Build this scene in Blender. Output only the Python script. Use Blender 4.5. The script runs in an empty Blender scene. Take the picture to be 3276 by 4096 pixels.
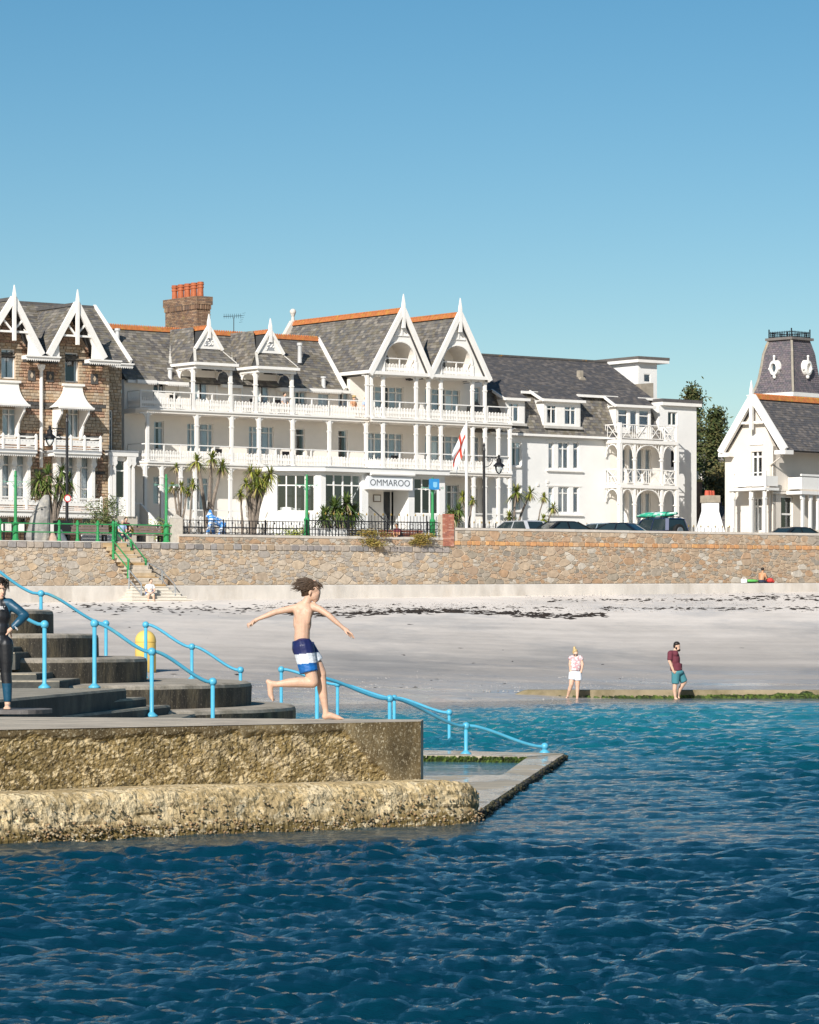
import bpy, bmesh, math, random
import numpy as np
from mathutils import Vector, Matrix, noise
random.seed(7); np.random.seed(7)
R = math.radians
S = bpy.context.scene
COL = S.collection
# ---------------------------------------------------------------- camera
FPX, CX, HY, HC = 14500.0, 1638.0, 2545.0, 1.85     # focal length in photo pixels, principal x, horizon row, eye height
cam = bpy.data.cameras.new('camera'); camo = bpy.data.objects.new('camera', cam); COL.objects.link(camo)
cam.sensor_fit = 'HORIZONTAL'; cam.sensor_width = 24.0; cam.lens = FPX/3276*24.0
cam.shift_y = (HY-2048)/3276.0; cam.clip_start = 0.5; cam.clip_end = 5000
camo.location = (0, 0, HC); camo.rotation_euler = (R(90), 0, 0)
S.camera = camo
S.render.resolution_x, S.render.resolution_y = 819, 1024
# ---------------------------------------------------------------- sky and sun
SUN = Vector((-0.60, -1.62, 1.0)).normalized()       # towards the sun
el = math.asin(SUN.z); az = math.atan2(SUN.x, SUN.y)
W = bpy.data.worlds.new('World'); S.world = W; W.use_nodes = True
nt = W.node_tree; nt.nodes.clear()
wo = nt.nodes.new('ShaderNodeOutputWorld'); bg = nt.nodes.new('ShaderNodeBackground')
sky = nt.nodes.new('ShaderNodeTexSky'); sky.sky_type = 'NISHITA'; sky.sun_disc = False
sky.sun_elevation = el; sky.sun_rotation = az
sky.altitude = 0; sky.air_density = 1.0; sky.dust_density = 0.5; sky.ozone_density = 1.0
tc = nt.nodes.new('ShaderNodeTexCoord'); mp = nt.nodes.new('ShaderNodeMapping')
mp.inputs['Scale'].default_value = (1, 1, 1.35)      # the photo's sky deepens quickly above the roofs
nt.links.new(tc.outputs['Generated'], mp.inputs['Vector']); nt.links.new(mp.outputs['Vector'], sky.inputs['Vector'])
hs = nt.nodes.new('ShaderNodeHueSaturation'); hs.inputs['Saturation'].default_value = 1.42
hs.inputs['Hue'].default_value = 0.49
nt.links.new(sky.outputs['Color'], hs.inputs['Color']); nt.links.new(hs.outputs['Color'], bg.inputs['Color'])
bg.inputs['Strength'].default_value = 0.071
nt.links.new(bg.outputs['Background'], wo.inputs['Surface'])
sl = bpy.data.lights.new('sun', 'SUN'); sl.energy = 4.5; sl.angle = R(0.5); sl.color = (1.0, 0.955, 0.89)
so = bpy.data.objects.new('sun', sl); COL.objects.link(so); so.location = (-40, -60, 90)
so.rotation_euler = (-SUN).to_track_quat('-Z', 'Y').to_euler()
S.view_settings.view_transform = 'Standard'; S.view_settings.look = 'None'
S.view_settings.exposure = 0.45; S.view_settings.gamma = 1.0
S.render.engine = 'CYCLES'
# ---------------------------------------------------------------- pixel helpers
def ray(px, py): return Vector(((px-CX)/FPX, 1.0, (HY-py)/FPX))
def at(px, py, Y): r = ray(px, py)*Y; return Vector((r.x, Y, HC+r.z))
def onz(px, py, z): return at(px, py, (z-HC)/((HY-py)/FPX))
class Frame:
    """a plan direction: u runs along a front, o outward from it (towards the sea), z up"""
    def __init__(s, X, Y, Z, deg):
        s.O = Vector((X, Y, Z)); s.a = R(deg)
        s.U = Vector((math.cos(s.a), math.sin(s.a), 0)); s.N = Vector((math.sin(s.a), -math.cos(s.a), 0))
    def f(s, px, py, o=0.0):          # front plane at offset o -> (u, z)
        d = ray(px, py); t = (o + s.O.dot(s.N))/d.dot(s.N); p = d*t
        return (p-s.O).dot(s.U), HC+d.z*t-s.O.z
    def s(s, px, py, u):              # plane at constant u -> (o, z)
        d = ray(px, py); t = (u + s.O.dot(s.U))/d.dot(s.U); p = d*t
        return (p-s.O).dot(s.N), HC+d.z*t-s.O.z
    def u(s, px, o=0.0): return s.f(px, HY, o)[0]
    def z(s, px, py, o=0.0): return s.f(px, py, o)[1]
    def w(s, u, o, z=0.0): p = s.O+s.U*u+s.N*o; return Vector((p.x, p.y, s.O.z+z))
# ---------------------------------------------------------------- materials
MT = {}
def mat(name, col=(.5,.5,.5), rough=.75, var=.15, scale=2.0, bump=0.0, bscale=30.0, metal=0.0, spec=.35, ramp=None, col2=None, stretch=None, thr=None, gain=1.0):
    """procedural surface; ramp = colours picked at random for each piece, col2 = second colour in noise patches"""
    if name in MT: return MT[name]
    m = bpy.data.materials.new(name); m.use_nodes = True; MT[name] = m
    n = m.node_tree; N = n.nodes; L = n.links; b = N['Principled BSDF']
    b.inputs['Roughness'].default_value = rough; b.inputs['Metallic'].default_value = metal
    b.inputs['Specular IOR Level'].default_value = spec
    t = N.new('ShaderNodeTexCoord'); src = t.outputs['Object']
    if stretch:
        mp = N.new('ShaderNodeMapping'); mp.inputs['Scale'].default_value = stretch; L.new(src, mp.inputs['Vector']); src = mp.outputs['Vector']
    nz = N.new('ShaderNodeTexNoise'); nz.inputs['Scale'].default_value = scale; nz.inputs['Detail'].default_value = 5; nz.inputs['Roughness'].default_value = .65
    L.new(src, nz.inputs['Vector'])
    if ramp:
        oi = N.new('ShaderNodeObjectInfo'); ge = N.new('ShaderNodeNewGeometry')
        ad = N.new('ShaderNodeMath'); ad.operation = 'ADD'; fr = N.new('ShaderNodeMath'); fr.operation = 'FRACT'
        L.new(oi.outputs['Random'], ad.inputs[0]); L.new(ge.outputs['Random Per Island'], ad.inputs[1]); L.new(ad.outputs[0], fr.inputs[0])
        cr = N.new('ShaderNodeValToRGB'); cr.color_ramp.interpolation = 'CONSTANT'
        e = cr.color_ramp.elements
        while len(e) < len(ramp): e.new(.5)
        k_ = gain
        for i, c in enumerate(ramp): c = tuple(v*k_ for v in c); e[i].position = i/len(ramp); e[i].color = (*c, 1)
        L.new(fr.outputs[0], cr.inputs['Fac']); base = cr.outputs['Color']
    else:
        rg = N.new('ShaderNodeRGB'); rg.outputs[0].default_value = (*col, 1); base = rg.outputs[0]
    if col2:
        n2 = N.new('ShaderNodeTexNoise'); n2.inputs['Scale'].default_value = scale*.55; n2.inputs['Detail'].default_value = 7; n2.inputs['Roughness'].default_value = .7
        L.new(src, n2.inputs['Vector'])
        mr = N.new('ShaderNodeMapRange'); lo, hi = thr or (.45, .62); mr.inputs[1].default_value = lo; mr.inputs[2].default_value = hi
        L.new(n2.outputs['Fac'], mr.inputs[0])
        mx2 = N.new('ShaderNodeMixRGB'); mx2.inputs['Color2'].default_value = (*col2, 1); L.new(mr.outputs[0], mx2.inputs['Fac']); L.new(base, mx2.inputs['Color1']); base = mx2.outputs['Color']
    mr = N.new('ShaderNodeMapRange'); mr.inputs[1].default_value = .3; mr.inputs[2].default_value = .7; mr.inputs[3].default_value = 1-var; mr.inputs[4].default_value = 1+var
    L.new(nz.outputs['Fac'], mr.inputs[0])
    vm = N.new('ShaderNodeVectorMath'); vm.operation = 'SCALE'; L.new(base, vm.inputs[0]); L.new(mr.outputs[0], vm.inputs['Scale'])
    L.new(vm.outputs['Vector'], b.inputs['Base Color'])
    if bump:
        nb = N.new('ShaderNodeTexNoise'); nb.inputs['Scale'].default_value = bscale; nb.inputs['Detail'].default_value = 6; L.new(src, nb.inputs['Vector'])
        bp = N.new('ShaderNodeBump'); bp.inputs['Strength'].default_value = bump; bp.inputs['Distance'].default_value = .02
        L.new(nb.outputs['Fac'], bp.inputs['Height']); L.new(bp.outputs['Normal'], b.inputs['Normal'])
    return m
def bsdf(m): return m.node_tree.nodes['Principled BSDF']
def glass(name, tint=(.90,.94,.96), gloss=.07):
    if name in MT: return MT[name]
    m = bpy.data.materials.new(name); m.use_nodes = True; MT[name] = m
    N = m.node_tree.nodes; L = m.node_tree.links; N.clear()
    o = N.new('ShaderNodeOutputMaterial'); t = N.new('ShaderNodeBsdfTransparent'); t.inputs[0].default_value = (*tint, 1)
    g = N.new('ShaderNodeBsdfGlossy'); g.inputs['Roughness'].default_value = .03; g.inputs['Color'].default_value = (.9,.95,1,1)
    fr = N.new('ShaderNodeFresnel'); fr.inputs[0].default_value = 1.5
    a = N.new('ShaderNodeMath'); a.operation = 'ADD'; a.inputs[1].default_value = gloss; a.use_clamp = True
    L.new(fr.outputs[0], a.inputs[0]); x = N.new('ShaderNodeMixShader'); L.new(a.outputs[0], x.inputs[0]); L.new(t.outputs[0], x.inputs[1]); L.new(g.outputs[0], x.inputs[2]); L.new(x.outputs[0], o.inputs[0])
    return m
WHITE = mat('white_paint', (.80,.775,.73), .55, .05, 1.5)
WALLC = mat('cream_render', (.82,.765,.69), .85, .05, .8, bump=.12, bscale=25)
WALLA = mat('pale_render', (.76,.75,.72), .85, .04, .8, bump=.1, bscale=25)
GREYW = mat('grey_lead', (.30,.31,.32), .6, .15, 3)
SLATE = mat('slate', rough=.6, var=.18, scale=6, ramp=[(.14,.128,.115),(.17,.155,.135),(.11,.102,.096),(.20,.18,.155),(.15,.13,.10),(.125,.12,.118),(.25,.225,.19),(.16,.15,.13),(.185,.165,.125)])
SLATED = mat('dark_slate', rough=.55, var=.2, scale=5, ramp=[(.095,.092,.095),(.12,.11,.105),(.13,.117,.107),(.105,.098,.097),(.09,.088,.092),(.17,.15,.137)])
SLATEP = mat('purple_slate', rough=.6, var=.15, scale=5, ramp=[(.15,.125,.14),(.13,.12,.13),(.17,.145,.15),(.11,.105,.115),(.16,.14,.145),(.14,.12,.135)])
UNDER = mat('roof_felt', (.05,.05,.05), .9, .1)
TERRA = mat('terracotta', (.44,.150,.050), .75, .25, 5, col2=(.42,.24,.04), thr=(.52,.66))
GLASS = glass('window_glass'); 
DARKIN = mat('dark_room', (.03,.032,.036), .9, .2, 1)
CURT = mat('curtain', (.82,.86,.86), .9, .08, 3)
BLACKM = mat('black_iron', (.012,.012,.014), .45, .2, 8)
GREENM = mat('green_paint', (.025,.24,.075), .38, .12, 6, spec=.5)
STEELG = mat('galvanised_steel', (.42,.44,.45), .4, .1, 6, metal=.6)
BLUEP = mat('turquoise_paint', (.085,.39,.56), .38, .12, 4, col2=(.16,.42,.44), thr=(.58,.68), spec=.45, bump=.06, bscale=40)
# ---------------------------------------------------------------- mesh builder
class MB:
    def __init__(s): s.v = []; s.f = []; s.m = []
    def add(s, vs, fs, mi=0):
        b = len(s.v); s.v += [tuple(p) for p in vs]; s.f += [tuple(b+i for i in f) for f in fs]; s.m += [mi]*len(fs)
    def box(s, x0, x1, y0, y1, z0, z1, mi=0):
        s.add([(x,y,z) for z in (z0,z1) for y in (y0,y1) for x in (x0,x1)], [(0,2,3,1),(4,5,7,6),(0,1,5,4),(2,6,7,3),(0,4,6,2),(1,3,7,5)], mi)
    def fbox(s, u0, u1, o0, o1, z0, z1, mi=0): s.box(u0, u1, -o1, -o0, z0, z1, mi)   # front-frame box
    def beam(s, p, q, w, h, up=(0,0,1), mi=0):
        p, q = Vector(p), Vector(q); d = (q-p).normalized(); up = Vector(up)
        sd = d.cross(up)
        if sd.length < 1e-4: sd = d.cross(Vector((1,0,0)))
        sd = sd.normalized()*w/2; u2 = sd.cross(d).normalized()*h/2
        s.add([a+x+y for a in (p,q) for y in (-u2,u2) for x in (-sd,sd)], [(0,2,3,1),(4,5,7,6),(0,1,5,4),(2,6,7,3),(0,4,6,2),(1,3,7,5)], mi)
    def tube(s, pts, r, n=8, mi=0, cap=True):
        pts = [Vector(p) for p in pts]; k = len(pts); rs = r if isinstance(r, (list,tuple)) else [r]*k
        b = len(s.v); ref = None
        for i, p in enumerate(pts):
            d = (pts[min(i+1,k-1)]-pts[max(i-1,0)]).normalized()
            if ref is None: ref = d.orthogonal().normalized()
            x = (ref-d*ref.dot(d)).normalized(); ref = x; y = d.cross(x)
            for j in range(n):
                a = 2*math.pi*j/n; q = p+(x*math.cos(a)+y*math.sin(a))*rs[i]; s.v.append(tuple(q))
        for i in range(k-1):
            for j in range(n):
                s.f.append((b+i*n+j, b+i*n+(j+1)%n, b+(i+1)*n+(j+1)%n, b+(i+1)*n+j)); s.m.append(mi)
        if cap:
            s.f.append(tuple(b+j for j in reversed(range(n)))); s.f.append(tuple(b+(k-1)*n+j for j in range(n))); s.m += [mi,mi]
    def lathe(s, prof, c=(0,0,0), n=14, mi=0):
        b = len(s.v); c = Vector(c)
        for r, z in prof:
            for j in range(n):
                a = 2*math.pi*j/n; s.v.append((c.x+r*math.cos(a), c.y+r*math.sin(a), c.z+z))
        for i in range(len(prof)-1):
            for j in range(n):
                s.f.append((b+i*n+j, b+i*n+(j+1)%n, b+(i+1)*n+(j+1)%n, b+(i+1)*n+j)); s.m.append(mi)
        s.f.append(tuple(b+j for j in reversed(range(n)))); s.f.append(tuple(b+(len(prof)-1)*n+j for j in range(n))); s.m += [mi,mi]
    def ball(s, c, r, n=12, mi=0, sc=(1,1,1)):
        k = max(4, n//2); b = len(s.v); c = Vector(c)
        for i in range(1, k):
            t = math.pi*i/k
            for j in range(n):
                a = 2*math.pi*j/n; s.v.append((c.x+r*sc[0]*math.sin(t)*math.cos(a), c.y+r*sc[1]*math.sin(t)*math.sin(a), c.z-r*sc[2]*math.cos(t)))
        lo = len(s.v); s.v.append((c.x,c.y,c.z-r*sc[2])); s.v.append((c.x,c.y,c.z+r*sc[2]))
        for i in range(k-2):
            for j in range(n): s.f.append((b+i*n+j, b+i*n+(j+1)%n, b+(i+1)*n+(j+1)%n, b+(i+1)*n+j)); s.m.append(mi)
        for j in range(n):
            s.f.append((lo, b+(j+1)%n, b+j)); s.f.append((lo+1, b+(k-2)*n+j, b+(k-2)*n+(j+1)%n)); s.m += [mi,mi]
    def prism(s, poly, fn, d0, d1, mi=0):
        """poly 2D, fn(a,b,d) -> 3D, extruded from d0 to d1"""
        k = len(poly); vs = [fn(a,b,d0) for a,b in poly]+[fn(a,b,d1) for a,b in poly]
        s.add(vs, [tuple(range(k)), tuple(reversed(range(k,2*k)))]+[(i, i+k, (i+1)%k+k, (i+1)%k) for i in range(k)], mi)
    def fprism(s, poly, o0, o1, mi=0): s.prism(poly, lambda a,b,d: (a,-d,b), o0, o1, mi)      # (u,z) outline
    def mesh(s, name, mats, smooth=False, fix=True):
        me = bpy.data.meshes.new(name); me.from_pydata(s.v, [], s.f)
        mats = mats if isinstance(mats, (list,tuple)) else [mats]
        for m in mats: me.materials.append(m)
        if len(mats) > 1: me.polygons.foreach_set('material_index', s.m)
        if smooth: me.polygons.foreach_set('use_smooth', [True]*len(me.polygons))
        if fix and len(s.f) < 60000:
            bm = bmesh.new(); bm.from_mesh(me); bmesh.ops.recalc_face_normals(bm, faces=bm.faces); bm.to_mesh(me); bm.free()
        me.update(); return me
    def build(s, name, mats, parent=None, smooth=False, fix=True):
        return link(name, s.mesh(name, mats, smooth, fix), parent)
def link(name, me, parent=None, loc=None):
    o = bpy.data.objects.new(name, me); COL.objects.link(o)
    if parent: o.parent = parent
    if loc is not None: o.location = loc
    return o
def tag(o, label=None, cat=None, group=None, kind=None):
    if label: o['label'] = label
    if cat: o['category'] = cat
    if group: o['group'] = group
    if kind: o['kind'] = kind
    return o
def thing(name, label, cat, loc=(0,0,0), rz=0.0, group=None):
    o = bpy.data.objects.new(name, None); COL.objects.link(o); o.location = loc; o.rotation_euler = (0,0,rz); o.empty_display_size = .3
    return tag(o, label, cat, group)
def struct(name, mb, mats, smooth=False, fix=True): return tag(mb.build(name, mats, None, smooth, fix), kind='structure')
def clone(o, parent=None):
    c = o.copy(); COL.objects.link(c); c.parent = parent
    for ch in list(o.children): clone(ch, c)
    return c
def clip(poly, a, b, c):              # keep a*x+b*y <= c
    out = []; k = len(poly)
    for i in range(k):
        p, q = poly[i], poly[(i+1)%k]; dp = a*p[0]+b*p[1]-c; dq = a*q[0]+b*q[1]-c
        if dp <= 0: out.append(p)
        if dp*dq < 0: t = dp/(dp-dq); out.append((p[0]+(q[0]-p[0])*t, p[1]+(q[1]-p[1])*t))
    return out
def area(p): return .5*abs(sum(p[i][0]*p[(i+1)%len(p)][1]-p[(i+1)%len(p)][0]*p[i][1] for i in range(len(p))))
def convex_clip(poly, win):
    k = len(win); sgn = sum(win[i][0]*win[(i+1)%k][1]-win[(i+1)%k][0]*win[i][1] for i in range(k))
    w = win if sgn > 0 else list(reversed(win))
    for i in range(k):
        p, q = w[i], w[(i+1)%k]; nx, ny = q[1]-p[1], -(q[0]-p[0])
        poly = clip(poly, nx, ny, nx*p[0]+ny*p[1])
        if len(poly) < 3: return []
    return poly
def P3(*a): return Vector(a)
# pieces: (polygon mesh builders) first 300 largest become objects, the rest one joined part
def pieces(name, mbs, mats, parent, limit=300):
    mbs = sorted(mbs, key=lambda t: -t[0])
    for a, mb in mbs[:limit]: mb.build(name, mats, parent)
    if len(mbs) > limit:
        j = MB()
        for a, mb in mbs[limit:]: j.add(mb.v, mb.f)
        tag(j.build(name+'_remainder', mats, parent), kind='stuff')
# ================================================================ the setting: sea, beach, promenade
WL = Frame(0, 192, 0, 27.9)                 # line of the sea wall
def Ysh(X): return 100.5 + 1.15*np.clip(X, -14, 9)
def beach(X, Y):
    X = np.asarray(X, float); Y = np.asarray(Y, float)
    yw = 192+.53*X; ys = Ysh(X); zb = 3.95+.02*np.clip(X, -40, 40)
    t = (Y-ys)/(yw-ys)
    up = zb*np.clip(t, 0, 1.3)**1.12; dn = -(ys-Y)*.032
    z = np.where(t > 0, up, np.maximum(dn, -3.2))
    z = np.where((Y > 108.2) & (X > 2.2), np.maximum(z, .2+.002*(Y-108)), z)
    return z
def hit(px, py):                             # where a sight line meets the sand
    Y = np.arange(90, 215, .25); r = ray(px, py); z = HC+r.z*Y; b = beach(r.x*Y, Y)
    k = np.argmax(b >= z); return Vector((r.x*Y[k], Y[k], float(b[k])))
def grid_mesh(name, X, Y, Z, m, smooth=True, attr=None):
    r, c = X.shape; me = bpy.data.meshes.new(name)
    co = np.stack([X, Y, Z], -1).reshape(-1, 3).astype(np.float32)
    i = np.arange(r*c).reshape(r, c); q = np.stack([i[:-1,:-1], i[:-1,1:], i[1:,1:], i[1:,:-1]], -1).reshape(-1)
    nf = len(q)//4
    me.vertices.add(len(co)); me.vertices.foreach_set('co', co.ravel())
    me.loops.add(len(q)); me.loops.foreach_set('vertex_index', q.astype(np.int32))
    me.polygons.add(nf); me.polygons.foreach_set('loop_start', np.arange(0, len(q), 4, dtype=np.int32))
    me.update(calc_edges=True)
    if smooth: me.polygons.foreach_set('use_smooth', np.ones(nf, bool))
    if attr is not None:
        a = me.attributes.new('depth', 'FLOAT', 'POINT'); a.data.foreach_set('value', attr.ravel().astype(np.float32))
    me.materials.append(m); me.update(); return link(name, me)
# ---- sand
SAND = mat('sand', (.76,.68,.60), .9, .14, .6, bump=.5, bscale=9, col2=(.56,.52,.48), stretch=(.35,.12,1), thr=(.47,.63))
def sand_mat():
    m = SAND; N = m.node_tree.nodes; L = m.node_tree.links; b = bsdf(m)
    vm = b.inputs['Base Color'].links[0].from_socket
    g = N.new('ShaderNodeNewGeometry'); sx = N.new('ShaderNodeSeparateXYZ'); L.new(g.outputs['Position'], sx.inputs[0])
    st = N.new('ShaderNodeTexNoise'); st.inputs['Scale'].default_value = .5; st.inputs['Detail'].default_value = 6
    mpn = N.new('ShaderNodeMapping'); mpn.inputs['Scale'].default_value = (.07,.8,.0); L.new(g.outputs['Position'], mpn.inputs['Vector']); L.new(mpn.outputs[0], st.inputs['Vector'])
    ad = N.new('ShaderNodeMath'); ad.operation = 'MULTIPLY_ADD'; L.new(st.outputs['Fac'], ad.inputs[0]); ad.inputs[1].default_value = 1.9; L.new(sx.outputs['Z'], ad.inputs[2])
    wet = N.new('ShaderNodeMapRange'); wet.inputs[1].default_value = 1.6; wet.inputs[2].default_value = 4.2; wet.inputs[3].default_value = .56; wet.inputs[4].default_value = 1.04
    L.new(ad.outputs[0], wet.inputs[0])
    sc = N.new('ShaderNodeVectorMath'); sc.operation = 'SCALE'; L.new(vm, sc.inputs[0]); L.new(wet.outputs[0], sc.inputs['Scale'])
    L.new(sc.outputs['Vector'], b.inputs['Base Color'])
    ro = N.new('ShaderNodeMapRange'); ro.inputs[1].default_value = 1.1; ro.inputs[2].default_value = 1.9; ro.inputs[3].default_value = .18; ro.inputs[4].default_value = .9
    L.new(ad.outputs[0], ro.inputs[0]); L.new(ro.outputs[0], b.inputs['Roughness'])
sand_mat()
xs = np.concatenate([np.linspace(-260,-30,16)[:-1], np.linspace(-30,30,140), np.linspace(30,260,16)[1:]])
ys = np.concatenate([np.linspace(-60,80,30)[:-1], np.linspace(80,215,260), np.linspace(215,330,4)[1:]])
X, Y = np.meshgrid(xs, ys); Z = beach(X, Y)
rz = np.random.rand(*Z.shape)*.05; Z = np.where(Y > 190+.53*X, np.minimum(Z, 5.2), Z+rz*(Z > .05))
sb = grid_mesh('sand_beach', X, Y, Z, SAND); tag(sb, kind='structure')
# ---- sea: choppy wave field from a random spectrum
def ocean(n=1024, Lm=18.0, seed=3):
    rs = np.random.RandomState(seed)
    k = 2*np.pi*np.fft.fftfreq(n, Lm/n); kx, ky = np.meshgrid(k, k); kk = np.hypot(kx, ky); kk[0,0] = 1
    kp = 2*np.pi/1.25; wd = np.array([.25,-.968]); cs = (kx*wd[0]+ky*wd[1])/kk
    sp = np.exp(-.62*(kp/kk)**2)/kk**3.2*(.10+.90*cs**4)*np.exp(-(kk*.012)**2); sp[0,0] = 0
    a = np.sqrt(sp)*(rs.randn(n,n)+1j*rs.randn(n,n))
    h = np.real(np.fft.ifft2(a)); s = h.std()
    dx = np.real(np.fft.ifft2(-1j*kx/kk*a))/s; dy = np.real(np.fft.ifft2(-1j*ky/kk*a))/s
    return h/s, dx, dy, Lm
OH, ODX, ODY, OL = ocean()
def samp(A, x, y):
    n = A.shape[0]; u = (x/OL*n); v = (y/OL*n); i = np.floor(u).astype(int); j = np.floor(v).astype(int); fu = u-i; fv = v-j
    i0, i1, j0, j1 = i % n, (i+1) % n, j % n, (j+1) % n
    return (A[j0,i0]*(1-fu)+A[j0,i1]*fu)*(1-fv)+(A[j1,i0]*(1-fu)+A[j1,i1]*fu)*fv
yy = [9.0]
while yy[-1] < 126: yy.append(yy[-1]*1.0021)
yy = np.array([-60, -20, 2, 6]+yy); uu = np.linspace(-1, 1, 361)
U, Y = np.meshgrid(uu, yy); X = np.maximum(np.abs(Y), 9)*(.128*U+.25*U**5+1.6*U**25)
dep = -beach(X, Y)
dep = np.where((np.abs(X+.35) < 2.1) & (Y > 45.0) & (Y < 54.8), .30, dep)      # shallow paddling pool
amp = .0235*np.clip(.60+Y/75, .60, 1.0)*np.clip(dep/.9, .12, 1.0)
slabd = np.maximum(np.abs(X-.5)-1.8, np.maximum(34-Y, Y-58)); tt = np.clip(slabd/4.0, 0, 1); amp *= .38+.62*tt*tt*(3-2*tt)
amp *= 1.0+.38*samp(OH, X*.11+3.1, Y*.045+9.7)*.5
cc, ss = math.cos(.5), math.sin(.5)
h = samp(OH, X, Y)+1.1*samp(OH, X*.33+5, Y*.30+2)+.45*samp(OH, 1.9*(X*cc-Y*ss)+3, 1.9*(X*ss+Y*cc)+7)
ddx = samp(ODX, X, Y); ddy = samp(ODY, X, Y)
Xw = X+1.1*amp*ddx; Yw = Y+1.1*amp*ddy; Zw = amp*h
def sea_mat():
    m = bpy.data.materials.new('sea_water'); m.use_nodes = True; N = m.node_tree.nodes; L = m.node_tree.links; b = N['Principled BSDF']; out = N['Material Output']
    at_ = N.new('ShaderNodeAttribute'); at_.attribute_name = 'depth'
    g = N.new('ShaderNodeNewGeometry'); nz = N.new('ShaderNodeTexNoise'); nz.inputs['Scale'].default_value = .12; nz.inputs['Detail'].default_value = 3; L.new(g.outputs['Position'], nz.inputs['Vector'])
    ad = N.new('ShaderNodeMath'); ad.operation = 'MULTIPLY_ADD'; ad.inputs[1].default_value = .30; L.new(nz.outputs['Fac'], ad.inputs[0]); L.new(at_.outputs['Fac'], ad.inputs[2])
    sb_ = N.new('ShaderNodeMath'); sb_.operation = 'SUBTRACT'; sb_.inputs[1].default_value = .15; L.new(ad.outputs[0], sb_.inputs[0])
    cr = N.new('ShaderNodeValToRGB'); e = cr.color_ramp.elements
    cols = [(0,(.22,.22,.22)), (.10,(.09,.17,.21)), (.28,(.018,.20,.23)), (.55,(.006,.135,.17)), (.78,(.002,.052,.076)), (1,(.001,.026,.046))]
    while len(e) < len(cols): e.new(.5)
    for i,(p,c) in enumerate(cols): e[i].position = p; e[i].color = (*c,1)
    L.new(sb_.outputs[0], cr.inputs['Fac']); L.new(cr.outputs['Color'], b.inputs['Base Color'])
    b.inputs['Roughness'].default_value = .06; b.inputs['IOR'].default_value = 1.333; b.inputs['Specular IOR Level'].default_value = .5
    mpn = N.new('ShaderNodeMapping'); mpn.inputs['Scale'].default_value = (.55, 1.2, 1); L.new(g.outputs['Position'], mpn.inputs['Vector'])
    n1 = N.new('ShaderNodeTexNoise'); n1.inputs['Scale'].default_value = 13; n1.inputs['Detail'].default_value = 6; n1.inputs['Roughness'].default_value = .76; L.new(mpn.outputs[0], n1.inputs['Vector'])
    bp = N.new('ShaderNodeBump'); bp.inputs['Strength'].default_value = .55; bp.inputs['Distance'].default_value = .035; L.new(n1.outputs['Fac'], bp.inputs['Height']); L.new(bp.outputs['Normal'], b.inputs['Normal'])
    tr = N.new('ShaderNodeBsdfTransparent'); mx = N.new('ShaderNodeMixShader')
    al = N.new('ShaderNodeMapRange'); al.inputs[1].default_value = .0; al.inputs[2].default_value = .16; al.inputs[3].default_value = .35; al.inputs[4].default_value = 1; L.new(at_.outputs['Fac'], al.inputs[0])
    L.new(al.outputs[0], mx.inputs[0]); L.new(tr.outputs[0], mx.inputs[1]); L.new(b.outputs[0], mx.inputs[2]); L.new(mx.outputs[0], out.inputs['Surface'])
    return m
sea = grid_mesh('sea', Xw, Yw, Zw, sea_mat(), attr=np.clip(dep/2.3, 0, 1)); tag(sea, kind='structure')
# ---- promenade and land behind the wall
PZ = 6.62
mb = MB()
p = [WL.w(-400,-.35), WL.w(400,-.35), WL.w(1200,-2500), WL.w(-1200,-2500)]
mb.add([(a.x,a.y,PZ) for a in p], [(0,1,2,3)])
struct('promenade', mb, mat('promenade_paving', (.33,.31,.28), .9, .1, .5))
# ================================================================ sea wall
wall = thing('sea_wall', 'long rubble stone sea wall behind the beach with pale mortar', 'wall', tuple(WL.w(0,0,0)), WL.a)
uA, uB, uC, uD = WL.u(-500), WL.u(715), WL.u(1795), WL.u(3900)
zL = PZ; zM = WL.z(1200,2142); zR = WL.z(2500,2121)
def apron_top(u): return 4.36+.010*(u+22)
core = MB()
core.fbox(uA, uB, -.35, 0, 2.5, zL-.002); core.fbox(uB, uC, -.45, 0, 2.5, zM-.12); core.fbox(uC, uD, -.45, 0, 2.5, zR-.12)
MORTAR = mat('lime_mortar', (.50,.43,.345), .95, .12, 2.5, bump=.5, bscale=30)
core.build('core', MORTAR, wall)
cop = MB()
COPE = mat('stone_coping', (.46,.42,.37), .9, .15, 2.0, bump=.3)
for (a, b, z) in ((uB, uC, zM), (uC+.35, uD, zR)):
    x = a
    while x < b-.1:
        w = min(random.uniform(1.4,2.2), b-x); c = MB(); c.fbox(x+.006, x+w-.006, -.52, .06, z-.13, z+random.uniform(-.012,.012)); c.build('coping_stone', COPE, wall); x += w
c = MB(); c.fbox(uA, uB, -1.2, .05, zL-.01, zL+.035); c.build('kerb', mat('kerb_concrete', (.55,.52,.48), .9, .1, 2), wall)
# apron
ap = MB(); us = np.linspace(uA, uD, 60); prof = [(.0,0),(.92,0),(1.0,-.07),(1.08,-1.6)]
for i, u in enumerate(us):
    t = apron_top(u)
    for (o, dz) in prof: ap.v.append((u, -o, t+dz))
for i in range(len(us)-1):
    for j in range(len(prof)-1): ap.f.append((i*4+j, i*4+j+1, (i+1)*4+j+1, (i+1)*4+j)); ap.m.append(0)
ap.build('concrete_apron', mat('apron_concrete', (.50,.465,.42), .9, .16, .9, bump=.3, bscale=9, col2=(.40,.355,.30), thr=(.50,.70), stretch=(1,1,.35)), wall)
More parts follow.
